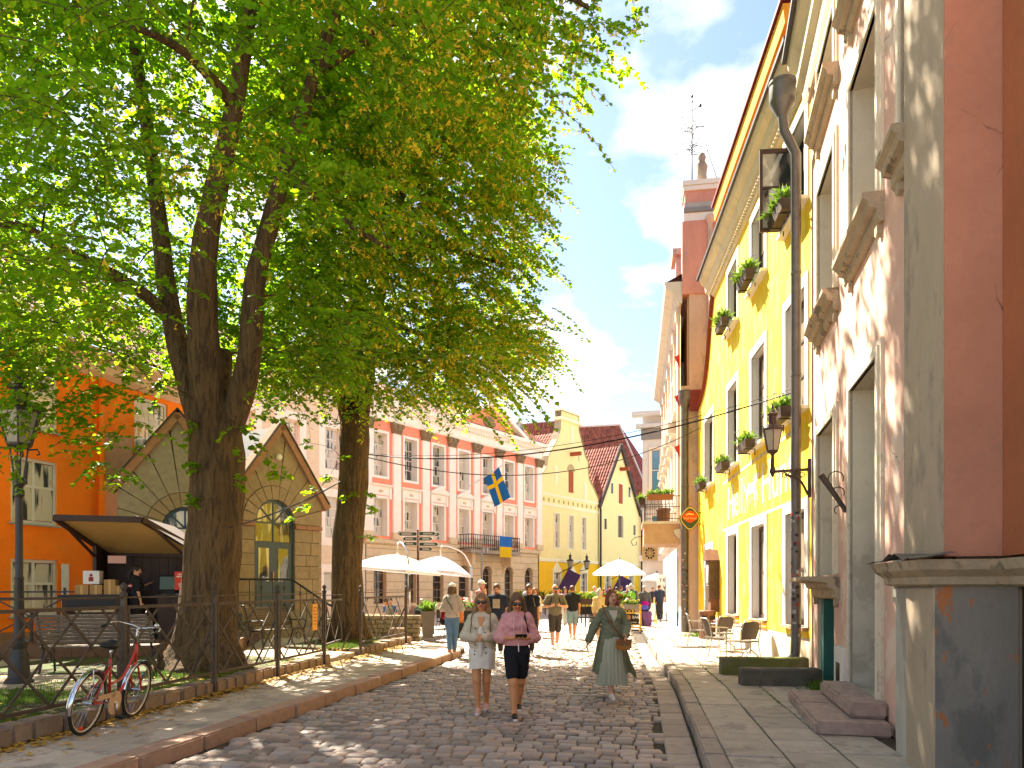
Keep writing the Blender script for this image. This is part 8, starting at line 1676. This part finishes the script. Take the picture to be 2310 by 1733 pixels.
a = mk('bearded man in olive shirt and dark shorts holding his rucksack straps', 1252, 1462, R(2), 1.78, False, dict(step=.14, arms=('straps', 'straps')), OLV, .6, DKSH, .95, None, '', SHW, .012, head=(R(25), .05)); a.glasses(.034); a.backpack(BLACK, .16); S = SDF(); S.ell(a.H((0, -.05, -.075)), (.052, .05, .045), 0, a.hr); a.add(S, 'beard', HRD, .02)
mk('man in black shirt and light denim shorts walking away', 1291, 1441, R(182), 1.76, False, dict(step=.12, arms=('down', 'swing_f')), BLKT, .6, DEN, .85, HBR, 'short', SHW, .014, skin=TAN_SK)
a = mk('bearded man in navy shirt with square print on the chest', 1121, 1480, R(-4), 1.80, False, dict(step=.1, arms=('down', 'down')), NAVY, .6, CHAR, 1.9, HBR, 'short', SHW, .013, head=(0, .35)); mb = MB(); mb.box(-.085, .085, -.165, -.15, 1.16, 1.38); mb.build('shirt_print', fab('print_tan', (.55, .40, .24), var=.3, vs=20), a.o); S = SDF(); S.ell(a.H((0, -.05, -.075)), (.054, .05, .045), 0, a.hr); a.add(S, 'beard', HBR, .02)
a = mk('man in black polo shirt with rucksack looking down', 1193, 1478, R(0), 1.79, False, dict(step=.1, arms=('down', 'down')), BLKT, .55, CHAR, 1.9, HBR, 'short', SHK, .013, head=(0, .3), skin=TAN_SK); a.backpack(OLV, .16)
a = mk('man in red plaid shirt and white flat cap with hand at his face', 1086, 1440, R(65), 1.80, False, dict(step=.05, arms=('face', 'down')), PLD, 1.2, CHAR, 1.9, HGR, 'short', SHK, .016, z=.1); a.cap(WHITE)
a = mk('woman in beige top and blue jeans with white cap seen from behind', 1020, 1474, R(175), 1.68, True, dict(step=.06, arms=('chest', 'chest')), BEI, 1.5, JEANS, 1.95, HBR, 'bob', M('tan_shoe', (.36, .18, .08), .7, .1), .013, z=.1, head=(0, .1)); a.cap(WHITE); a.strap('bag_strap', BLACK, [(.14, .05, 1.47), (.10, .15, 1.35), (-.02, .15, 1.15), (-.14, .10, .95)], .01)
mk('elderly person in cream cardigan seen from behind beside the green clad woman', 1352, 1440, R(165), 1.66, True, dict(step=.06, arms=('down', 'down')), CRM, 1.9, fab('tan_trousers', (.36, .24, .15)), 1.9, HGR, 'bob', SHW, .015)
a = mk('man in navy shirt and dark trousers with brown waist bag walking away', 1487, 1404, R(180), 1.84, False, dict(step=.14, arms=('swing_f', 'down')), NAVY, .6, CHAR, 1.95, HRD, 'short', SHW, .016); S = SDF(); S.ell((.16, .10, .80), (.05, .07, .17)); a.add(S, 'waist_bag', M('brown_leather_bag', (.24, .09, .03), .6, .2), .02)
# --- barista in the kiosk
a = Person('barista in black shirt with badge on the back tapping the till screen', tuple(kio.location + Vector((-.02, -.55, 0))), R(140), 1.70, True, dict(step=.03, arms=('down', 'reach')), None, .013, SKIN, (R(-45), .15)); a.top(BLKT, .8, -.1); a.bottoms(fab('apron_skirt', (.025, .02, .02)), 1.0); a.hair(HDK, 'tail'); a.shoes(SHK)
mb = MB(); mb.ball((0, .125, 1.28), .1, 12, 6, 0, (1.1, .12, .5)); mb.build('shirt_badge', M('badge_red', (.5, .06, .04), .7, .1), a.o); mb = MB(); mb.box(-.085, .085, .138, .141, 1.265, 1.295); mb.build('badge_lettering', WHITE, a.o)
# --- people further down the street
def far(label, px_, Y, yaw, h, fem, top, bot, hairm, hst, slv=.7, pose=None, **k):
    p = at(px_, 1326, Y); q = Person(label, (p.x, Y, k.get('z', 0.)), yaw, h, fem, pose or dict(step=.1), None, .022, k.get('skin'), k.get('head', (0, 0))); q.top(top, slv, -.05); q.bottoms(bot, k.get('to', 1.9))
    if hairm: q.hair(hairm, hst)
    q.shoes(SHK); return q
LBL = fab('pale_blue_shirt', (.45, .50, .58)); WTP = fab('white_shirt', (.70, .66, .62)); PKT = fab('pink_shirt', (.62, .30, .36)); GRY = fab('grey_jacket', (.10, .10, .105)); BLU = fab('blue_shirt', (.08, .12, .28)); DRD = fab('dark_red_top', (.22, .03, .06)); RDS = fab('red_shirt', (.50, .03, .03)); CHK = fab('blue_grey_checked_shirt', (.16, .17, .24), var=.3, vs=30)
far('red haired woman in open white shirt behind the man in black polo', 1207, 25.5, R(0), 1.68, True, WTP, CHAR, HRD, 'bob', 1.8); a = far('man with dark cap behind the red haired woman', 1195, 29, R(10), 1.84, False, LBL, CHAR, HDK, 'short'); a.cap(NAVY)
far('woman with long dark hair and pink white top walking near the yellow gable', 1275, 33, R(0), 1.72, True, PKT, fab('pale_skirt', (.5, .5, .42)), HDK, 'long', .5); far('person in pink shirt half hidden by the bearded man in olive', 1259, 36, R(20), 1.7, True, PKT, JEANS, HDK, 'long', 1.2)
far('person in grey blue shirt by the flower planters under the market parasol', 1341, 38, R(10), 1.76, False, LBL, CHAR, HGR, 'short'); far('woman in black top standing between the planters', 1354, 42, R(-10), 1.7, True, BLKT, CHAR, HDK, 'long'); far('person in dark red top among the group under the parasol', 1364, 42.5, R(0), 1.66, True, DRD, CHAR, HBR, 'bob'); far('man in blue shirt with white print in the group under the parasol', 1375, 41, R(-15), 1.78, False, BLU, CHAR, HDK, 'short')
far('person in black shirt left of the parasol pole', 1391, 39, R(190), 1.72, False, BLKT, CHAR, HDK, 'short'); far('person in navy shirt right of the parasol pole', 1401, 39.5, R(170), 1.78, False, NAVY, CHAR, HBR, 'short'); far('person in grey shirt beside the green rucksack', 1416, 37, R(185), 1.8, False, fab('grey_blue_shirt', (.2, .22, .26)), CHAR, HGR, 'short')
a = far('person with grey hair carrying a bright green rucksack, walking away', 1424, 33, R(182), 1.86, False, GRY, CHAR, HGR, 'short', 1.8); a.backpack(fab('green_rucksack', (.16, .42, .03)), .18)
a = far('person in charcoal jacket with pink and blue bag on the hip, walking away', 1454, 31.5, R(178), 1.78, False, GRY, CHAR, HGR, 'short', 1.8); S = SDF(); S.ell((.0, .17, 1.02), (.16, .06, .10)); a.add(S, 'hip_bag', fab('magenta_bag', (.5, .01, .28)), .02); S = SDF(); S.ell((.03, .17, .86), (.17, .06, .12)); a.add(S, 'hip_bag', fab('violet_blue_bag', (.10, .10, .55)), .02)
far('person in black shirt far off near the small parasol', 1473, 47, R(0), 1.72, False, BLKT, CHAR, HDK, 'short')
# --- seated guests
def seated(label, x, y, yaw, fem, top, bot, hairm, hst, z=.05, slv=.6, skin=None, lean=.15, res=.016):
    q = Person(label, (x, y, z), yaw, 1.72, fem, dict(sit=True, arms=('table', 'table')), 'seated cafe guests', res, skin, (0, .2), lean); q.top(top, slv, -.05); q.bottoms(bot, 1.0); q.hair(hairm, hst); q.shoes(SHK); simple_chair((x, y + 0, z), yaw, 'black chair under the ' + label.split(' at ')[0].split(' beside ')[0][:60], 'chairs with seated guests'); return q
seated('seated man in blue checked shirt seen from behind', -3.05, 24.9, R(185), False, CHK, CHAR, HGR, 'short'); seated('seated man in red and white shirt', -2.45, 26.6, R(80), False, RDS, CHAR, HDK, 'short'); seated('seated boy with brown hair and grey shirt leaning to the table', -4.15, 25.8, R(-80), False, fab('grey_tee', (.3, .3, .28)), CHAR, HBR, 'short', lean=.4, skin=TAN_SK); seated('seated sunburnt man bending over the table', -3.6, 26.8, R(-30), False, fab('dusty_pink_tee', (.45, .25, .2)), CHAR, HBR, 'short', lean=.35, skin=TAN_SK); seated('seated person in dark blue top behind the stone wall', -4.5, 27.2, R(20), False, BLU, CHAR, HDK, 'short')
p = at(1405, 1326, 33.5); a = seated('seated guest in straw hat and red shirt', p.x, 33.5, R(120), True, RDS, CHAR, HGR, 'bob', 0., res=.02); S = SDF(); S.ell(a.H((0, 0, .07)), (.10, .11, .08), 0, a.hr); S.ell(a.H((0, 0, .045)), (.2, .2, .018), 0, a.hr); a.add(S, 'straw_hat', fab('straw', (.5, .33, .15)), .01)
p = at(1415, 1326, 30.2); seated('seated pale haired guest beside the yellow cart', p.x, 30.2, R(170), True, fab('peach_top', (.6, .4, .3)), CHAR, HGR, 'bob', 0., res=.02); p = at(1400, 1326, 31); seated('seated guest in white top with red bag', p.x, 31, R(150), True, WTP, CHAR, HGR, 'short', 0., res=.02)
